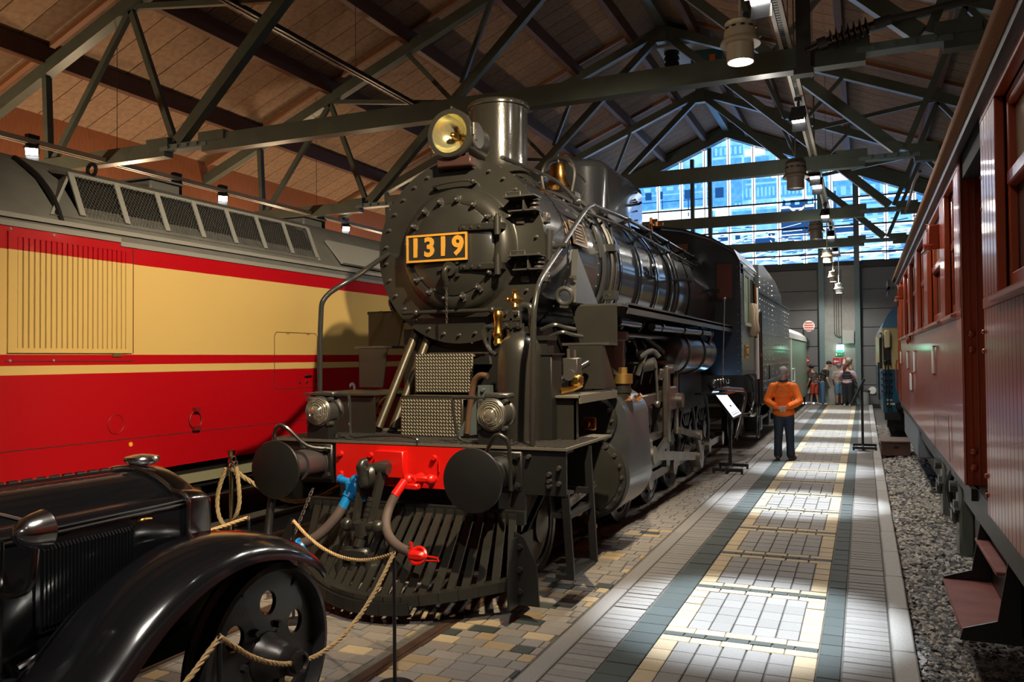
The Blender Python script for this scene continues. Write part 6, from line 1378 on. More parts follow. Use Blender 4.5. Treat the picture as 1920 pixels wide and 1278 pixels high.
# ================================================================== INFORMATION STANDS
t = thing('information_stand', 'black information stand with glowing white panel beside the engine cab', 'sign', (-2.12, 14.5, 0))
def I_(mb, name, m): return mb.build(name, m, t)
I_(MB().bx(-2.15, -2.10, 14.45, 14.50, .07, 1.12), 'post', m_black)
I_(MB().bx(-2.36, -1.86, 14.02, 14.07, .04, .09).bx(-2.36, -1.86, 14.72, 14.77, .04, .09).bx(-2.15, -2.10, 14.05, 14.75, .045, .10).cyl((-2.34, 14.045, 0), (-2.34, 14.045, .04), .02, n=8).cyl((-1.88, 14.045, 0), (-1.88, 14.045, .04), .02, n=8).cyl((-2.34, 14.745, 0), (-2.34, 14.745, .04), .02, n=8).cyl((-1.88, 14.745, 0), (-1.88, 14.745, .04), .02, n=8), 'base', m_black)
pn = V((.80, 0, .60)).normalized(); pd = V((.60, 0, -.80)).normalized()*.62; p0 = V((-2.36, 13.98, 1.42))
I_(MB().prism([p0, p0+V((0, 1.02, 0)), p0+V((0, 1.02, 0))+pd, p0+pd], -pn*.05), 'panel_case', m_black)
q0 = p0+V((0, .03, 0))+pd*.04
lit = em('lit_panel', (.86, .93, 1.0), 1.9); I_(MB().prism([q0, q0+V((0, .96, 0)), q0+V((0, .96, 0))+pd*.92, q0+pd*.92], pn*.004), 'lit_panel', lit)
q = MB()
for k in range(8): q.bar(q0+V((0, .08+.10*k, 0))+pd*.80+pn*.006, q0+V((0, .08+.10*k+.06, 0))+pd*.80+pn*.006, .012, .003, pn)
for k in range(6): q.bar(q0+V((0, .1+.13*k, 0))+pd*.86+pn*.006, q0+V((0, .1+.13*k+.08, 0))+pd*.86+pn*.006, .02, .003, pn)
q.bar(q0+V((0, .35, 0))+pd*.10+pn*.006, q0+V((0, .6, 0))+pd*.10+pn*.006, .02, .003, pn).bar(q0+V((0, .6, 0))+pd*.10+pn*.006, q0+V((0, .62, 0))+pd*.17+pn*.006, .03, .003, pn).bar(q0+V((0, .25, 0))+pd*.17+pn*.006, q0+V((0, .62, 0))+pd*.17+pn*.006, .02, .003, pn)
I_(q, 'panel_print', m_black)
pl_ = bpy.data.lights.new('panel_glow', 'AREA'); pl_.shape = 'RECTANGLE'; pl_.size = .5; pl_.size_y = .9; pl_.energy = 14; pl_.color = (.25, .55, 1)
po = bpy.data.objects.new('panel_glow', pl_); COL.objects.link(po); po.location = p0+pd*.5+V((0, .5, 0))+pn*.03; po.rotation_euler = pn.to_track_quat('-Z', 'Y').to_euler()
I_(MB().tube([(-2.13, 14.44, .6), (-2.15, 14.42, .2), (-2.2, 14.3, .01), (-2.45, 13.9, .008), (-2.7, 14.1, .008)], .006, 6, 5), 'power_cable', m_black)
t = thing('information_stand', 'black information stand seen edge-on at the kerb opposite the man', 'sign', (-.05, 18.75, 0))
I_(MB().bx(-.07, -.02, 18.72, 18.77, .06, 1.35), 'post', m_black)
I_(MB().bx(-.24, .22, 18.35, 18.40, .03, .08).bx(-.24, .22, 19.0, 19.05, .03, .08).bx(-.07, -.02, 18.38, 19.02, .035, .085).cyl((-.22, 18.375, 0), (-.22, 18.375, .03), .02, n=8).cyl((.2, 18.375, 0), (.2, 18.375, .03), .02, n=8).cyl((-.22, 19.025, 0), (-.22, 19.025, .03), .02, n=8).cyl((.2, 19.025, 0), (.2, 19.025, .03), .02, n=8), 'base', m_black)
I_(MB().prism([(-.01, 18.45, 1.47), (-.27, 18.45, .92), (-.235, 18.45, .90), (.03, 18.45, 1.45)], (0, .75, 0)), 'panel_case', m_black)
# wooden step box on the ballast
t = thing('step_box', 'low brown wooden step box on the ballast beside the kerb', 'step', (.56, 18.6, -.1))
kw = mat('worn_brown_box', (.075, .032, .022), .6, noise=(7, (.12, .06, .03), .7))
I_(MB().bx(.30, .82, 18.12, 18.16, -.05, .20).bx(.30, .82, 19.0, 19.04, -.05, .20).bx(.30, .34, 18.16, 19.0, -.05, .2).bx(.78, .82, 18.16, 19.0, -.05, .2), 'side_boards', kw)
I_(MB().bev(.28, .84, 18.09, 19.07, .20, .235, .008), 'top_board', kw)
I_(MB().bev(.52, .62, 18.11, 18.122, .10, .135, .005), 'hand_hole', m_dark)
I_(MB().bx(.32, .37, 18.13, 19.0, -.16, -.05).bx(.75, .80, 18.13, 19.0, -.16, -.05), 'feet', kw)
# ================================================================== LAMPS
k_lamp = mat('beige_lamp', (.42, .36, .25), .4, .2); k_lampd = mat('brown_lamp', (.10, .08, .065), .45); k_hot = em('lit_lamp_face', (1, .98, .95), 30)
def pendant(x, y, z, label, lit_, m, s=1., ztop=None):
    t = thing('pendant_lamp', label, 'lamp', (x, y, z), 'pendant lamps above the path')
    MB().lathe([(.06*s, .30*s), (.15*s, .285*s), (.165*s, .27*s), (.165*s, .22*s), (.15*s, .215*s), (.15*s, .195*s), (.17*s, .19*s), (.175*s, .10*s), (.20*s, .08*s), (.215*s, .05*s), (.215*s, .03*s), (.145*s, .03*s), (.145*s, -.16*s), (.135*s, -.16*s), (.13*s, .02*s)], (x, y, z), (0, 0, 1), 36).build('housing', m, t)
    MB().cyl((x, y, z-.145*s), (x, y, z-.135*s), .134*s, n=30).build('glass', k_hot if lit_ else mat('unlit_lens', (.5, .6, .66), .3), t)
    MB().cyl((x, y, z+.28*s), (x, y, ztop or roofz(x)-.05), .014, n=8).cyl((x, y, z+.28*s), (x, y, z+.33*s), .03*s, n=12).build('rod', m, t)
    q = MB()
    for i in range(10): a = 2*pi*i/10; q.bx(x+.152*s*cos(a)-.02*s, x+.152*s*cos(a)+.02*s, y+.152*s*sin(a)-.02*s, y+.152*s*sin(a)+.02*s, z+.197*s, z+.213*s)
    q.bev(x+.05*s, x+.12*s, y-.15*s, y-.08*s, z+.26*s, z+.33*s, .01).build('vents', m_black, t)
pendant(-1.19, 9.25, 5.33, 'big lit beige pendant lamp hanging nearest above the path', True, k_lamp)
pendant(-1.17, 17.0, 5.40, 'dark brown unlit pendant lamp before the window, nearest of its kind', False, k_lampd, 1.15)
pendant(-1.17, 24.4, 5.36, 'smaller looking dark brown pendant lamp further down the window', False, k_lampd, 1.1)
for x, y, z, lb in ((-.907, 25, 4.72, 'small pendant lamp in front of the window sill, highest of three in a row'), (-.91, 30, 4.58, 'small pale pendant lamp on a white rod, middle of three by the far pier'), (-.81, 33, 4.40, 'small white pendant lamp on a white rod, lowest before the far concrete pier')): pendant(x, y, z, lb, True, k_lamp if y < 32 else m_white, .8, 5.82)
def track(x, y0, y1, z, label, m):
    t = thing('lighting_track', label, 'lighting track', (x, y0, z))
    MB().bx(x-.075, x+.075, y0, y1, z, z+.055).bx(x-.075, x-.03, y0, y1, z-.03, z).bx(x+.03, x+.075, y0, y1, z-.03, z).build('rail', m, t)
    MB().bx(x-.03, x+.03, y0, y1, z-.012, z-.004).build('slot', m_black, t)
    q = MB(); y = y0+.05
    while y < min(y1, 24): q.bx(x-.028, x+.028, y, y+.03, z-.016, z-.011); y += .075
    tag(q.build('slot_teeth', k_trim, t, True, False), kind='stuff')
    y = y0+1
    while y < y1:
        MB().cyl((x, y, z+.05), (x, y, roofz(x)-.02), .006, n=6).build('wire', k_alu, t); y += 6.1
    return t
track(-.84, -2, 34.8, 5.86, 'beige lighting track running above the path towards the window', m_cream_t)
track(-12.75, -2, 33, 5.62, 'pale lighting track running above the red diesel engine', m_cream_t)
track(-9.75, 7.5, 24, 8.0, 'black suspended track hanging high under the roof over the red diesel engine', m_black)
def head(x, y, z, aim, label, lit_=True, grp='track spotlights'):
    t = thing('track_spotlight', label, 'spotlight', (x, y, z), grp)
    d = (V(aim)-V((x, y, z))).normalized(); a, b, _ = frame(d); c = V((x, y, z))
    def pt(u, v, w_): return c+a*u+b*v+d*w_
    q = MB(); q.prism([pt(-.10, -.075, -.10), pt(.10, -.075, -.10), pt(.10, .075, -.10), pt(-.10, .075, -.10)], d*.19); q.build('housing', m_black, t)
    MB().prism([pt(-.09, -.065, .091), pt(.09, -.065, .091), pt(.09, .065, .091), pt(-.09, .065, .091)], d*.006).build('glass', k_hot if lit_ else m_black, t)
    MB().prism([pt(-.11, .08, .08), pt(.11, .08, .08), pt(.11, .10, .22), pt(-.11, .10, .22)], b*.006).prism([pt(-.10, -.08, .08), pt(.10, -.08, .08), pt(.10, -.15, .2), pt(-.10, -.15, .2)], b*.006).build('barn_door', m_black, t)
    MB().bx(x-.02, x+.02, y-.03, y+.03, z+.05, z+.20).bx(x-.05, x+.05, y-.10, y+.10, z+.18, z+.24).build('bracket', m_black, t)
for i, (y, z, ay) in enumerate(((8.30, 5.48, 5.2), (13.0, 5.54, 9.5), (17.5, 5.58, 13), (18.45, 5.56, 13), (22.4, 5.55, 17), (26.4, 5.55, 21), (30.3, 5.55, 25))):
    head(-.84 if i else -.87, y, z+.02, (-1.2, ay, 0), ('bright spotlight at the top edge by the big pendant lamp', 'bright spotlight under the beige track, second from the camera', 'lit spotlight on the beige track, upper of a close pair', 'lit spotlight on the beige track, lower of a close pair', 'lit spotlight on the beige track before the gable window', 'small lit spotlight far along the beige track', 'farthest small spotlight on the beige track')[i])
for i, y in enumerate((4.1, 1.2, -1.4)): head(-.86, y, 5.50, (-3.2, y+2.6, 2), ('spotlight aimed at the engine front, out of the picture above', 'spotlight over the near end of the path, out of the picture', 'rearmost spotlight of the beige track behind the viewer')[i])
for i, (y, on) in enumerate(((9.46, True), (12.6, False), (13.9, True), (18.5, True), (17.4, False))):
    head(-12.7, y, 5.50, (-9, y-3.5, 2.2), ('lit spotlight over the nose of the red diesel roof, nearest on the left track', 'unlit black spotlight on the left track between two lit ones', 'lit spotlight above the diesel roof vents, second on the left track', 'lit spotlight beside the engine smokebox, far along the left track', 'dark unlit spotlight far along the left track')[i], on)
# overhead line post with insulator, in front of the nearest truss
t = thing('overhead_line_bracket', 'dark overhead line hanger with ribbed insulator beside the beige lighting track', 'insulator', (-.62, 10.75, 5.5))
I_(MB().bx(-.71, -.54, 10.70, 10.84, 5.45, 9.6).bx(-.74, -.51, 10.68, 10.86, 5.42, 5.50), 'hanger', m_steel_d)
q = MB().cyl((-.60, 10.7, 5.70), (-.42, 10.7, 5.77), .03, n=10).cyl((-.42, 10.7, 5.77), (.24, 10.7, 5.91), .045, n=12)
for k in range(7):
    c = V((-.30+.066*k, 10.7, 5.80+.0138*k)); q.lathe([(.045, -.02), (.115, .0), (.12, .008), (.05, .02)], c, (1, 0, .21), 20)
I_(q, 'insulator', mat('glazed_brown_insulator', (.012, .010, .012), .12, coat=.8))
I_(MB().tube([(.24, 10.7, 5.91), (.34, 10.7, 5.93), (1.0, 10.7, 6.0), (2.4, 10.7, 6.1)], .035, 10).cyl((.18, 10.7, 5.90), (.36, 10.7, 5.93), .06, n=12).cyl((-.46, 10.7, 5.76), (-.36, 10.7, 5.785), .065, n=12), 'steady_arm', m_steel_d)
# ================================================================== SIGNS AND FITTINGS ON THE FAR WALL
YS = YW-.06
def sign(name, label, cat, *b, m=None): return tag(MB().bev(*b).build(name, m), label, cat)
es = thing('exit_light', 'glowing green and white exit light on the far concrete pier', 'exit light', (-.85, YS, 2.2))
MB().bev(-.99, -.72, YS-.12, YS, 2.10, 2.38, .02).build('case', em('exit_white', (.75, 1.0, .9), 4), es)
MB().bx(-.98, -.73, YS-.128, YS-.119, 2.10, 2.17).build('green_band', em('exit_green', (.02, .9, .35), 2.5), es)
MB().bx(-.95, -.76, YS-.1, YS, 2.38, 2.42).build('blue_cap', mat('blue_cap', (.02, .06, .4), .4), es)
point('exit_glow', (-.85, YS-.35, 2.22), 2.5, (.08, 1, .52), .12)
m_sg, m_sr, m_sw = mat('sign_green', (.01, .28, .12), .5), mat('sign_red', (.50, .015, .03), .5), mat('sign_white', (.75, .75, .73), .5)
sgn = sign('exit_sign', 'small green emergency exit sign with running figure below the exit light', 'sign', -1.04, -.76, YS-.02, YS, 1.92, 2.06, m=m_sg)
MB().bx(-1.03, -.97, YS-.026, YS-.02, 1.94, 2.04).prism([(-.94, YS-.022, 1.99), (-.88, YS-.022, 2.02), (-.88, YS-.022, 1.96)], (0, -.004, 0)).bx(-.88, -.84, YS-.026, YS-.02, 1.98, 2.0).tube([(-.80, YS-.024, 1.94), (-.795, YS-.024, 1.98), (-.81, YS-.024, 2.01)], .008, 6).sph((-.805, YS-.024, 2.03), .012, 8, 6).build('pictogram', m_sw, sgn)
sgn = sign('fire_sign', 'red sign with white left arrow on the far pier', 'sign', -1.14, -.885, YS-.02, YS, 1.58, 1.85, m=m_sr)
MB().prism([(-1.12, YS-.022, 1.715), (-1.04, YS-.022, 1.78), (-1.04, YS-.022, 1.735), (-.92, YS-.022, 1.735), (-.92, YS-.022, 1.695), (-1.04, YS-.022, 1.695), (-1.04, YS-.022, 1.65)], (0, -.004, 0)).build('arrow', m_sw, sgn)
sgn = sign('fire_sign', 'red fire equipment sign with white symbol above the capped visitor', 'sign', -.855, -.60, YS-.02, YS, 1.58, 1.85, m=m_sr)
MB().prism([(-.78, YS-.022, 1.6), (-.70, YS-.022, 1.6), (-.67, YS-.022, 1.75), (-.72, YS-.022, 1.84), (-.76, YS-.022, 1.75)], (0, -.004, 0)).build('symbol', m_sw, sgn)
sgn = tag(MB().cyl((-2.19, YW-.02, 1.77), (-2.19, YW-.0, 1.77), .175, n=8).build('prohibition_sign', m_sr), 'red octagonal sign with white lettering on the grey door panel', 'sign')
MB().bx(-2.27, -2.11, YW-.026, YW-.02, 1.80, 1.83).bx(-2.33, -2.05, YW-.026, YW-.02, 1.74, 1.78).bx(-2.27, -2.11, YW-.026, YW-.02, 1.70, 1.72).build('lettering', m_sw, sgn)
tag(MB().prism([(-2.16, YW-.0, 1.31), (-2.08, YW-.0, 1.36), (-2.08, YW-.0, 1.335), (-1.84, YW-.0, 1.335), (-1.84, YW-.0, 1.285), (-2.08, YW-.0, 1.285), (-2.08, YW-.0, 1.26)], (0, -.02, 0)).build('arrow_sign', m_sr), 'small red arrow pointing left on the grey door panel', 'sign')
tag(MB().cyl((-1.99, 34.9, 3.13), (-1.99, 34.86, 3.13), .22, n=28).build('x', m_sw), 'red and white striped round disc behind the tender', 'sign').name = 'signal_disc'
sd = bpy.data.objects['signal_disc']
q = MB()
for k in range(4): q.bx(-1.99-.19+.03*abs(k-1.5), -1.99+.19-.03*abs(k-1.5), 34.84, 34.86, 3.13-.17+k*.095, 3.13-.13+k*.095)
q.build('stripes', mat('faded_red', (.6, .12, .08), .5), sd)
MB().cyl((-2.2, 34.9, 0), (-2.2, 34.9, 3.1), .03, n=8).bx(-2.2, -1.99, 34.88, 34.92, 3.1, 3.16).build('mast', m_steel_d, sd)
for x, lb in ((-2.10, 'white round cover low on the grey door beside the visitors'), (.30, 'white round cover low on the right door behind the bin')):
    tag(MB().lathe([(.15, 0), (.15, -.03), (.13, -.05), (.001, -.055)], (x, YW-.0, .55), (0, 1, 0), 28).build('wall_disc', m_sw), lb, 'vent cover')
eb = tag(MB().bev(-.78, -.33, YW-.22, YW-.05, 2.42, 2.95, .015).build('cable_box', mat('pale_grey_box', (.40, .40, .39), .5)), 'pale grey electrical box on the far concrete pier', 'electrical box')
cd = thing('conduits', 'thin grey cable conduits bending down the far concrete pier', 'cable', (-1.0, YS, 4))
for x, z0 in ((-1.06, 2.75), (-.98, 2.70), (-.90, 2.72)): MB().tube([(x, YS-.03, 5.4), (x, YS-.03, z0+.1), (x+.04, YS-.03, z0), (x+.14, YS-.03, z0-.03)], .012, 6).build('conduit', k_alu, cd)
MB().cyl((-.84, YS-.02, 2.42), (-.84, YS-.02, 2.40), .01, n=6).cyl((-.80, YS-.03, 5.4), (-.80, YS-.03, 2.4), .012, n=6).build('conduit', k_alu, cd)
tag(MB().bx(-2.75, -1.86, YW-.0, YW+.01, .0, .05).build('trim_10', em('daylight_gap', (.62, .8, 1.0), 3)), kind='structure')
bn = thing('waste_bin', 'grey waste bin against the right-hand far door', 'bin', (.04, 35.1, 0))
MB().lathe([(.15, 0), (.17, .52), (.165, .54)], (.04, 35.1, 0), (0, 0, 1), 24, (True, True)).build('body', mat('bin_grey', (.22, .24, .25), .5), bn); MB().lathe([(.18, .53), (.18, .57), (.12, .60), (.001, .61)], (.04, 35.1, 0), (0, 0, 1), 24).build('lid', k_alu, bn)
# ================================================================== PEOPLE
k_skin = mat('skin', (.52, .29, .20), .55, bump=.03); k_skin2 = mat('tanned_skin', (.40, .20, .13), .55)
def remesh(mb, name, m, par, vox, sm=4, loc=None):
    me = mb.mesh('tmp', m, True); o = bpy.data.objects.new('tmp', me); COL.objects.link(o)
    r = o.modifiers.new('r', 'REMESH'); r.mode = 'VOXEL'; r.voxel_size = vox
    s = o.modifiers.new('s', 'SMOOTH'); s.factor = .6; s.iterations = sm
    dg = bpy.context.evaluated_depsgraph_get(); e = bpy.data.meshes.new_from_object(o.evaluated_get(dg))
    bpy.data.objects.remove(o); e.polygons.foreach_set('use_smooth', [True]*len(e.polygons)); e.name = name
    if not e.materials: e.materials.append(m)
    return link(name, e, par)
def limb(q, pts, rs):
    for (a, b), (ra, rb_) in zip(zip(pts, pts[1:]), zip(rs, rs[1:])): q.cyl(a, b, ra, rb_, 12)
    for p, r in zip(pts, rs): q.sph(p, r, 12, 8)
def mir(p, s): return (p[0]*s, p[1], p[2])
def hand(q, w_, d, side, up, s=1.):
    """palm, four unequal bent fingers and a thumb; d: direction of the fingers, side: direction of the thumb"""
    w_, d, side, up = V(w_), V(d).normalized(), V(side).normalized(), V(up).normalized()
    for k in (-.6, 0, .6): limb(q, [w_+side*(.022*k*s), w_+d*(.085*s)+side*(.034*k*s)], [.020*s, .017*s])
    for k, ln_ in zip((1.1, .38, -.36, -1.05), (.068, .078, .072, .056)):
        b = w_+d*(.088*s)+side*(.030*k*s); m_ = b+d*(ln_*.55*s)-up*(.012*s); e = m_+d*(ln_*.35*s)-up*(.026*s); limb(q, [b, m_, e], [.0105*s, .0095*s, .008*s])
    b = w_+d*(.025*s)+side*(.026*s); m_ = b+d*(.03*s)+side*(.032*s)-up*(.008*s); limb(q, [b, m_, m_+d*(.03*s)+side*(.008*s)-up*(.01*s)], [.014*s, .012*s, .010*s])
def head_(q, c, f=(0, 1), s=1.):
    """skull, jaw, neck, ears, nose; f: facing direction"""
    fx, fy = f; n = sqrt(fx*fx+fy*fy); fx, fy = fx/n, fy/n; rx, ry = fy, -fx
    P = lambda a, b, h: (c[0]+(rx*a+fx*b)*s, c[1]+(ry*a+fy*b)*s, c[2]+h*s)
    q.sph(P(0, -.015, .02), .098*s, 16, 12, (.86, 1., 1.08)); q.sph(P(0, .03, -.05), .072*s, 14, 10, (.86, 1, 1.0)); q.sph(P(0, .075, -.085), .03*s, 10, 8)
    limb(q, [P(0, .085, .02), P(0, .112, -.025)], [.012*s, .017*s])
    for e in (-1, 1):
        limb(q, [P(e*.085, -.01, .02), P(e*.092, -.02, -.03)], [.018*s, .014*s]); q.sph(P(e*.032, .085, .022), .014*s, 8, 6)
    q.sph(P(0, .09, -.055), .02*s, 8, 6, (1.3, 1, .6))
    return P
def person(label, loc, rot, build, vox):
    t = thing('person', label, 'person', loc, None); t.rotation_euler = (0, 0, rot); build(t, vox); return t
def feet(t, pts, m, vox):
    for x, y, a in pts:
        q = MB(); d = V((sin(a), cos(a), 0)); limb(q, [V((x, y, .045))-d*.05, V((x, y, .045))+d*.09, V((x, y, .035))+d*.17], [.045, .043, .035]); q.bx(x-.035, x+.035, y-.08, y+.16, .0, .03, Matrix.Rotation(-a, 3, 'Z'), (x, y, .015))
        remesh(q, 'shoe', m, t, vox, 2)
# --- man in the orange jacket, hands clasped behind his back
def man(t, vx):
    q = MB(); head_(q, (0.01, .015, 1.685), (.25, 1)); limb(q, [(0, -.01, 1.46), (0, .0, 1.60)], [.065, .058])
    limb(q, [(0, 0, .95), (0, 0, 1.2), (0, 0, 1.40)], [.10, .09, .085])
    for s in (-1, 1):
        limb(q, [mir((.10, 0, 1.40), s), mir((.19, 0, 1.43), s), mir((.285, -.05, 1.16), s), mir((.085, -.19, 1.03), s)], [.08, .06, .045, .032])
        limb(q, [mir((.09, 0, .92), s), mir((.10, .01, .5), s), mir((.11, 0, .1), s)], [.095, .06, .04])
    hand(q, (.075, -.195, 1.025), (-.8, -.12, -.55), (0, -.3, .5), (0, -1, 0)); hand(q, (-.075, -.20, 1.02), (.75, -.10, -.35), (0, -.2, .6), (0, -1, .1))
    remesh(q, 'body', k_skin, t, vx*.7, 3)
    q = MB()
    for z, hw, hd in ((.93, .215, .165), (1.0, .20, .15), (1.12, .185, .13), (1.25, .195, .13), (1.36, .19, .12), (1.43, .15, .10)): q.sph((0, -.005, z), 1, 22, 14, (hw, hd, .115))
    q.cyl((0, -.005, .885), (0, -.005, .95), .13, n=24) if False else None
    for s in (-1, 1): limb(q, [mir((.11, 0, 1.42), s), mir((.195, -.005, 1.415), s), mir((.25, -.04, 1.28), s), mir((.30, -.065, 1.15), s), mir((.235, -.13, 1.09), s), mir((.10, -.185, 1.035), s)], [.085, .085, .08, .078, .066, .05])
    # fold rolls on the sleeves, hood lying on the shoulders
    rr = random.Random(5)
    for s in (-1, 1):
        for k in range(5):
            f_ = k/4; c = V(mir((.30-.17*f_, -.10-.085*f_, 1.14-.085*f_), s)); limb(q, [c+V((-.02*s, -.03, .05)), c+V((.01*s, -.045, -.0)), c+V((.02*s, -.02, -.05))], [.018, .024, .016])
        limb(q, [mir((.06, -.12, 1.40), s), mir((.13, -.125, 1.30), s)], [.02, .012])
    limb(q, [(-.11, -.0, 1.48), (-.08, -.08, 1.46), (0, -.105, 1.43), (.08, -.08, 1.46), (.11, -.0, 1.48)], [.04, .04, .042, .04, .04]); limb(q, [(0, -.10, 1.44), (0, -.115, 1.36)], [.04, .02])
    remesh(q, 'jacket', mat('orange_fleece', (.88, .155, .002), .7, bump=1.0, bscale=9), t, vx, 3)
    q = MB()
    for s in (-1, 1): limb(q, [mir((.085, 0, .93), s), mir((.095, .0, .80), s), mir((.105, .01, .5), s), mir((.115, -.01, .28), s), mir((.12, .0, .10), s)], [.10, .105, .085, .078, .082])
    q.sph((0, -.005, .88), 1, 16, 10, (.165, .115, .10))
    remesh(q, 'trousers', mat('dark_blue_trousers', (.018, .028, .045), .8, bump=.2, bscale=20), t, vx, 3)
    feet(t, [(-.12, -.02, -.15), (.13, .03, .25)], mat('brown_shoe', (.10, .07, .05), .6), vx*.8)
    q = MB(); q.sph((.008, -.012, 1.722), .100, 18, 12, (.90, .99, 1.02)); remesh(q, 'hair', mat('cropped_grey_hair', (.26, .21, .18), .8, noise=(60, (.36, .3, .26), .7)), t, vx*.7, 1)
    q = MB(); limb(q, [(-.06, -.06, 1.54), (0, -.075, 1.53), (.06, -.06, 1.54), (.08, .0, 1.55)], [.02, .02, .02, .018]); remesh(q, 'collar', mat('navy_collar', (.02, .03, .05), .8), t, vx*.8, 1)
person('man in an orange hooded jacket with hands clasped behind his back', (-1.40, 16.3, 0), -.05, man, .014).scale = (.965, .965, .965)
k_tee = mat('black_tee', (.016, .015, .016), .8); k_jean = mat('blue_jeans', (.055, .125, .22), .8, bump=.2, bscale=25); k_cap = mat('black_cap', (.010, .010, .012), .7); k_lilac = mat('lilac_top', (.50, .36, .47), .8); k_red_hair = mat('auburn_hair', (.11, .022, .016), .6, bump=.3); k_wshoe = mat('pale_shoe', (.5, .48, .46), .6); k_dk = mat('black_trousers', (.012, .013, .018), .8)
def generic(t, vx, H=1.7, lean=0., shirt=k_tee, legs=k_jean, leg_len='long', skin=k_skin, arms=None, hat=None, hair=None, shoe=k_wshoe, step=.0, face=(0, 1), wide=1., under=None, long_sl=False):
    s_ = H/1.7
    def A(x, y, z): return (x*s_*wide if abs(x) > .02 else x, (y+lean*max(0, z-.9)**1.15)*s_, z*s_)
    q = MB(); hc = A(0, .02+lean*.08, 1.58); P = head_(q, hc, face, s_*.95); limb(q, [A(0, 0, 1.38), A(0, .01, 1.50)], [.055*s_, .05*s_]); limb(q, [A(0, 0, .9), A(0, 0, 1.12), A(0, 0, 1.34)], [.12*s_*wide, .105*s_*wide, .10*s_])
    ar = arms or [[(.18, 0, 1.33), (.23, .02, 1.07), (.22, .14, .88)]]*2
    for s, aa in zip((-1, 1), ar):
        limb(q, [A(s*.09, 0, 1.32)]+[A(s*x, y, z) for x, y, z in aa], [.07*s_, .058*s_*wide, .042*s_*wide, .028*s_])
        w_ = V(A(s*aa[2][0], aa[2][1], aa[2][2])); d = w_-V(A(s*aa[1][0], aa[1][1], aa[1][2])); hand(q, w_, d, (-s, 0, .3), (s, 0, .2), s_)
    for s in (-1, 1): limb(q, [A(s*.085, 0, .88), A(s*.09, .01+s*step*.4, .47), A(s*.09, s*step, .08)], [.09*s_*wide, .055*s_*wide, .038*s_])
    remesh(q, 'body', skin, t, vx*.8, 2)
    q = MB()
    for z, hw, hd in ((.94, .16, .12), (1.06, .155, .118), (1.18, .16, .12), (1.30, .155, .105)): q.sph(A(0, 0, z), 1, 18, 12, (hw*s_*wide, hd*s_*wide, .11*s_))
    for s, aa in zip((-1, 1), ar):
        e = aa[0]; f = aa[1]; k = 1. if long_sl else .62
        limb(q, [A(s*.09, 0, 1.31), A(s*e[0], e[1], e[2]-.01), A(s*(e[0]+(f[0]-e[0])*k), e[1]+(f[1]-e[1])*k, e[2]+(f[2]-e[2])*k)], [.085*s_, .075*s_*wide, .062*s_*wide])
    remesh(q, 'shirt', shirt, t, vx, 2)
    q = MB(); q.sph(A(0, 0, .88), 1, 16, 10, (.155*s_*wide, .12*s_*wide, .10*s_)); low = .09 if leg_len == 'long' else .45
    for s in (-1, 1): limb(q, [A(s*.08, 0, .86), A(s*.09, .01+s*step*.4, .48)]+([A(s*.09, s*step, low)] if low < .4 else []), [.105*s_*wide, .085*s_*wide]+([.078*s_*wide] if low < .4 else []))
    remesh(q, 'trousers' if low < .4 else 'shorts', legs, t, vx, 2)
    feet(t, [(-.09*s_*wide, -step*s_, -.1), (.09*s_*wide, step*s_, .1)], shoe, vx*.8)
    if hat:
        q = MB(); q.sph(P(0, -.015, .06), .108*s_, 16, 10, (.95, 1.02, .82))
        if hat[1] == 'cap': limb(q, [P(-.04, .07, .055), P(-.02, .15, .04), P(.02, .15, .04), P(.04, .07, .055)], [.02*s_, .014*s_, .014*s_, .02*s_])
        elif hat[1] == 'brim': q.cyl(P(0, -.01, .035), P(0, -.01, .055), .165*s_, n=24)
        remesh(q, 'hat', hat[0], t, vx*.7, 1)
    if hair:
        q = MB(); q.sph(P(0, -.025, .045), .105*s_, 16, 10, (.95, 1., 1.0))
        if hair[1] == 'tail': limb(q, [P(0, -.11, .03), P(-.01, -.15, -.08), P(-.03, -.14, -.20), P(-.04, -.12, -.30)], [.05*s_, .055*s_, .05*s_, .02*s_])
        remesh(q, 'hair', hair[0], t, vx*.7, 1)
    return A
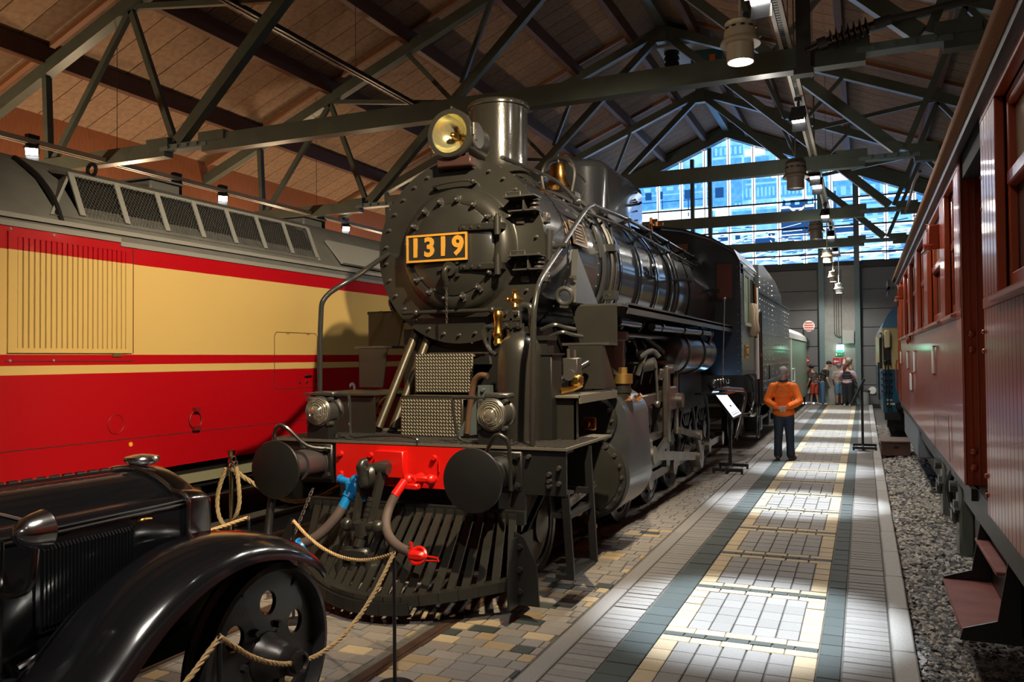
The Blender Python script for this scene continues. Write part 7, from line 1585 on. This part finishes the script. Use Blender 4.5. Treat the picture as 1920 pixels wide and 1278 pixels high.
def cap_man(t, vx):
    generic(t, vx, 1.72, .42, k_tee, k_jean, arms=[[(.18, 0, 1.33), (.22, -.03, 1.08), (.18, .05, .9)], [(.19, .02, 1.31), (.23, .10, 1.02), (.20, .22, .80)]], hat=(k_cap, 'cap'), face=(.2, 1))
    MB().bev(.14, .24, .46, .52, .58, .74, .02).build('red_bag', k_red, None).parent = t
person('young man in black cap, black t-shirt and blue jeans bending towards the pier', (-1.56, 34.95, 0), -1.15, cap_man, .02)
person('person in wide black hat and red-orange shorts half hidden behind the man in jeans', (-1.84, 35.2, 0), .9, lambda t, v: generic(t, v, 1.58, .2, mat('dark_print_top', (.06, .045, .04), .8), mat('rust_shorts', (.42, .055, .02), .8), 'short', k_skin, hat=(k_cap, 'brim'), step=-.12, hair=(k_red_hair, 'short')), .02)
person('bare-armed person in grey knit hat and denim shorts beside the red-haired woman', (-.90, 34.95, 0), .2, lambda t, v: generic(t, v, 1.62, .05, mat('grey_beige_vest', (.30, .25, .23), .8), mat('denim_shorts', (.10, .19, .30), .8), 'short', k_skin2, arms=[[(.18, 0, 1.33), (.24, 0, 1.07), (.20, .12, .92)]]*2, hat=(mat('grey_knit', (.15, .16, .20), .9), 'knit'), shoe=k_cap), .02)
def red_woman(t, vx):
    A = generic(t, vx, 1.66, .03, k_lilac, k_dk, arms=[[(.19, 0, 1.32), (.28, .03, 1.10), (.12, .20, 1.02)]]*2, hair=(k_red_hair, 'tail'), face=(.6, 1), wide=1.18)
    q = MB()
    for z, hw, hd in ((1.08, .165, .125), (1.18, .165, .125), (1.28, .145, .11)): q.sph((0, -.012, z), 1, 18, 12, (hw*1.16, hd*1.2, .075))
    remesh(q, 'black_vest', k_tee, t, vx, 2)
person('red-haired woman with ponytail in lilac top, black vest and black trousers', (-.60, 34.5, 0), -.25, red_woman, .02)
person('tall man in beige cap standing behind the red-haired woman', (-.56, 35.12, 0), -1.0, lambda t, v: generic(t, v, 1.84, .02, mat('khaki_shirt', (.22, .20, .16), .8), k_dk, hat=(mat('beige_cap', (.42, .38, .34), .8), 'cap'), skin=k_skin2), .02)
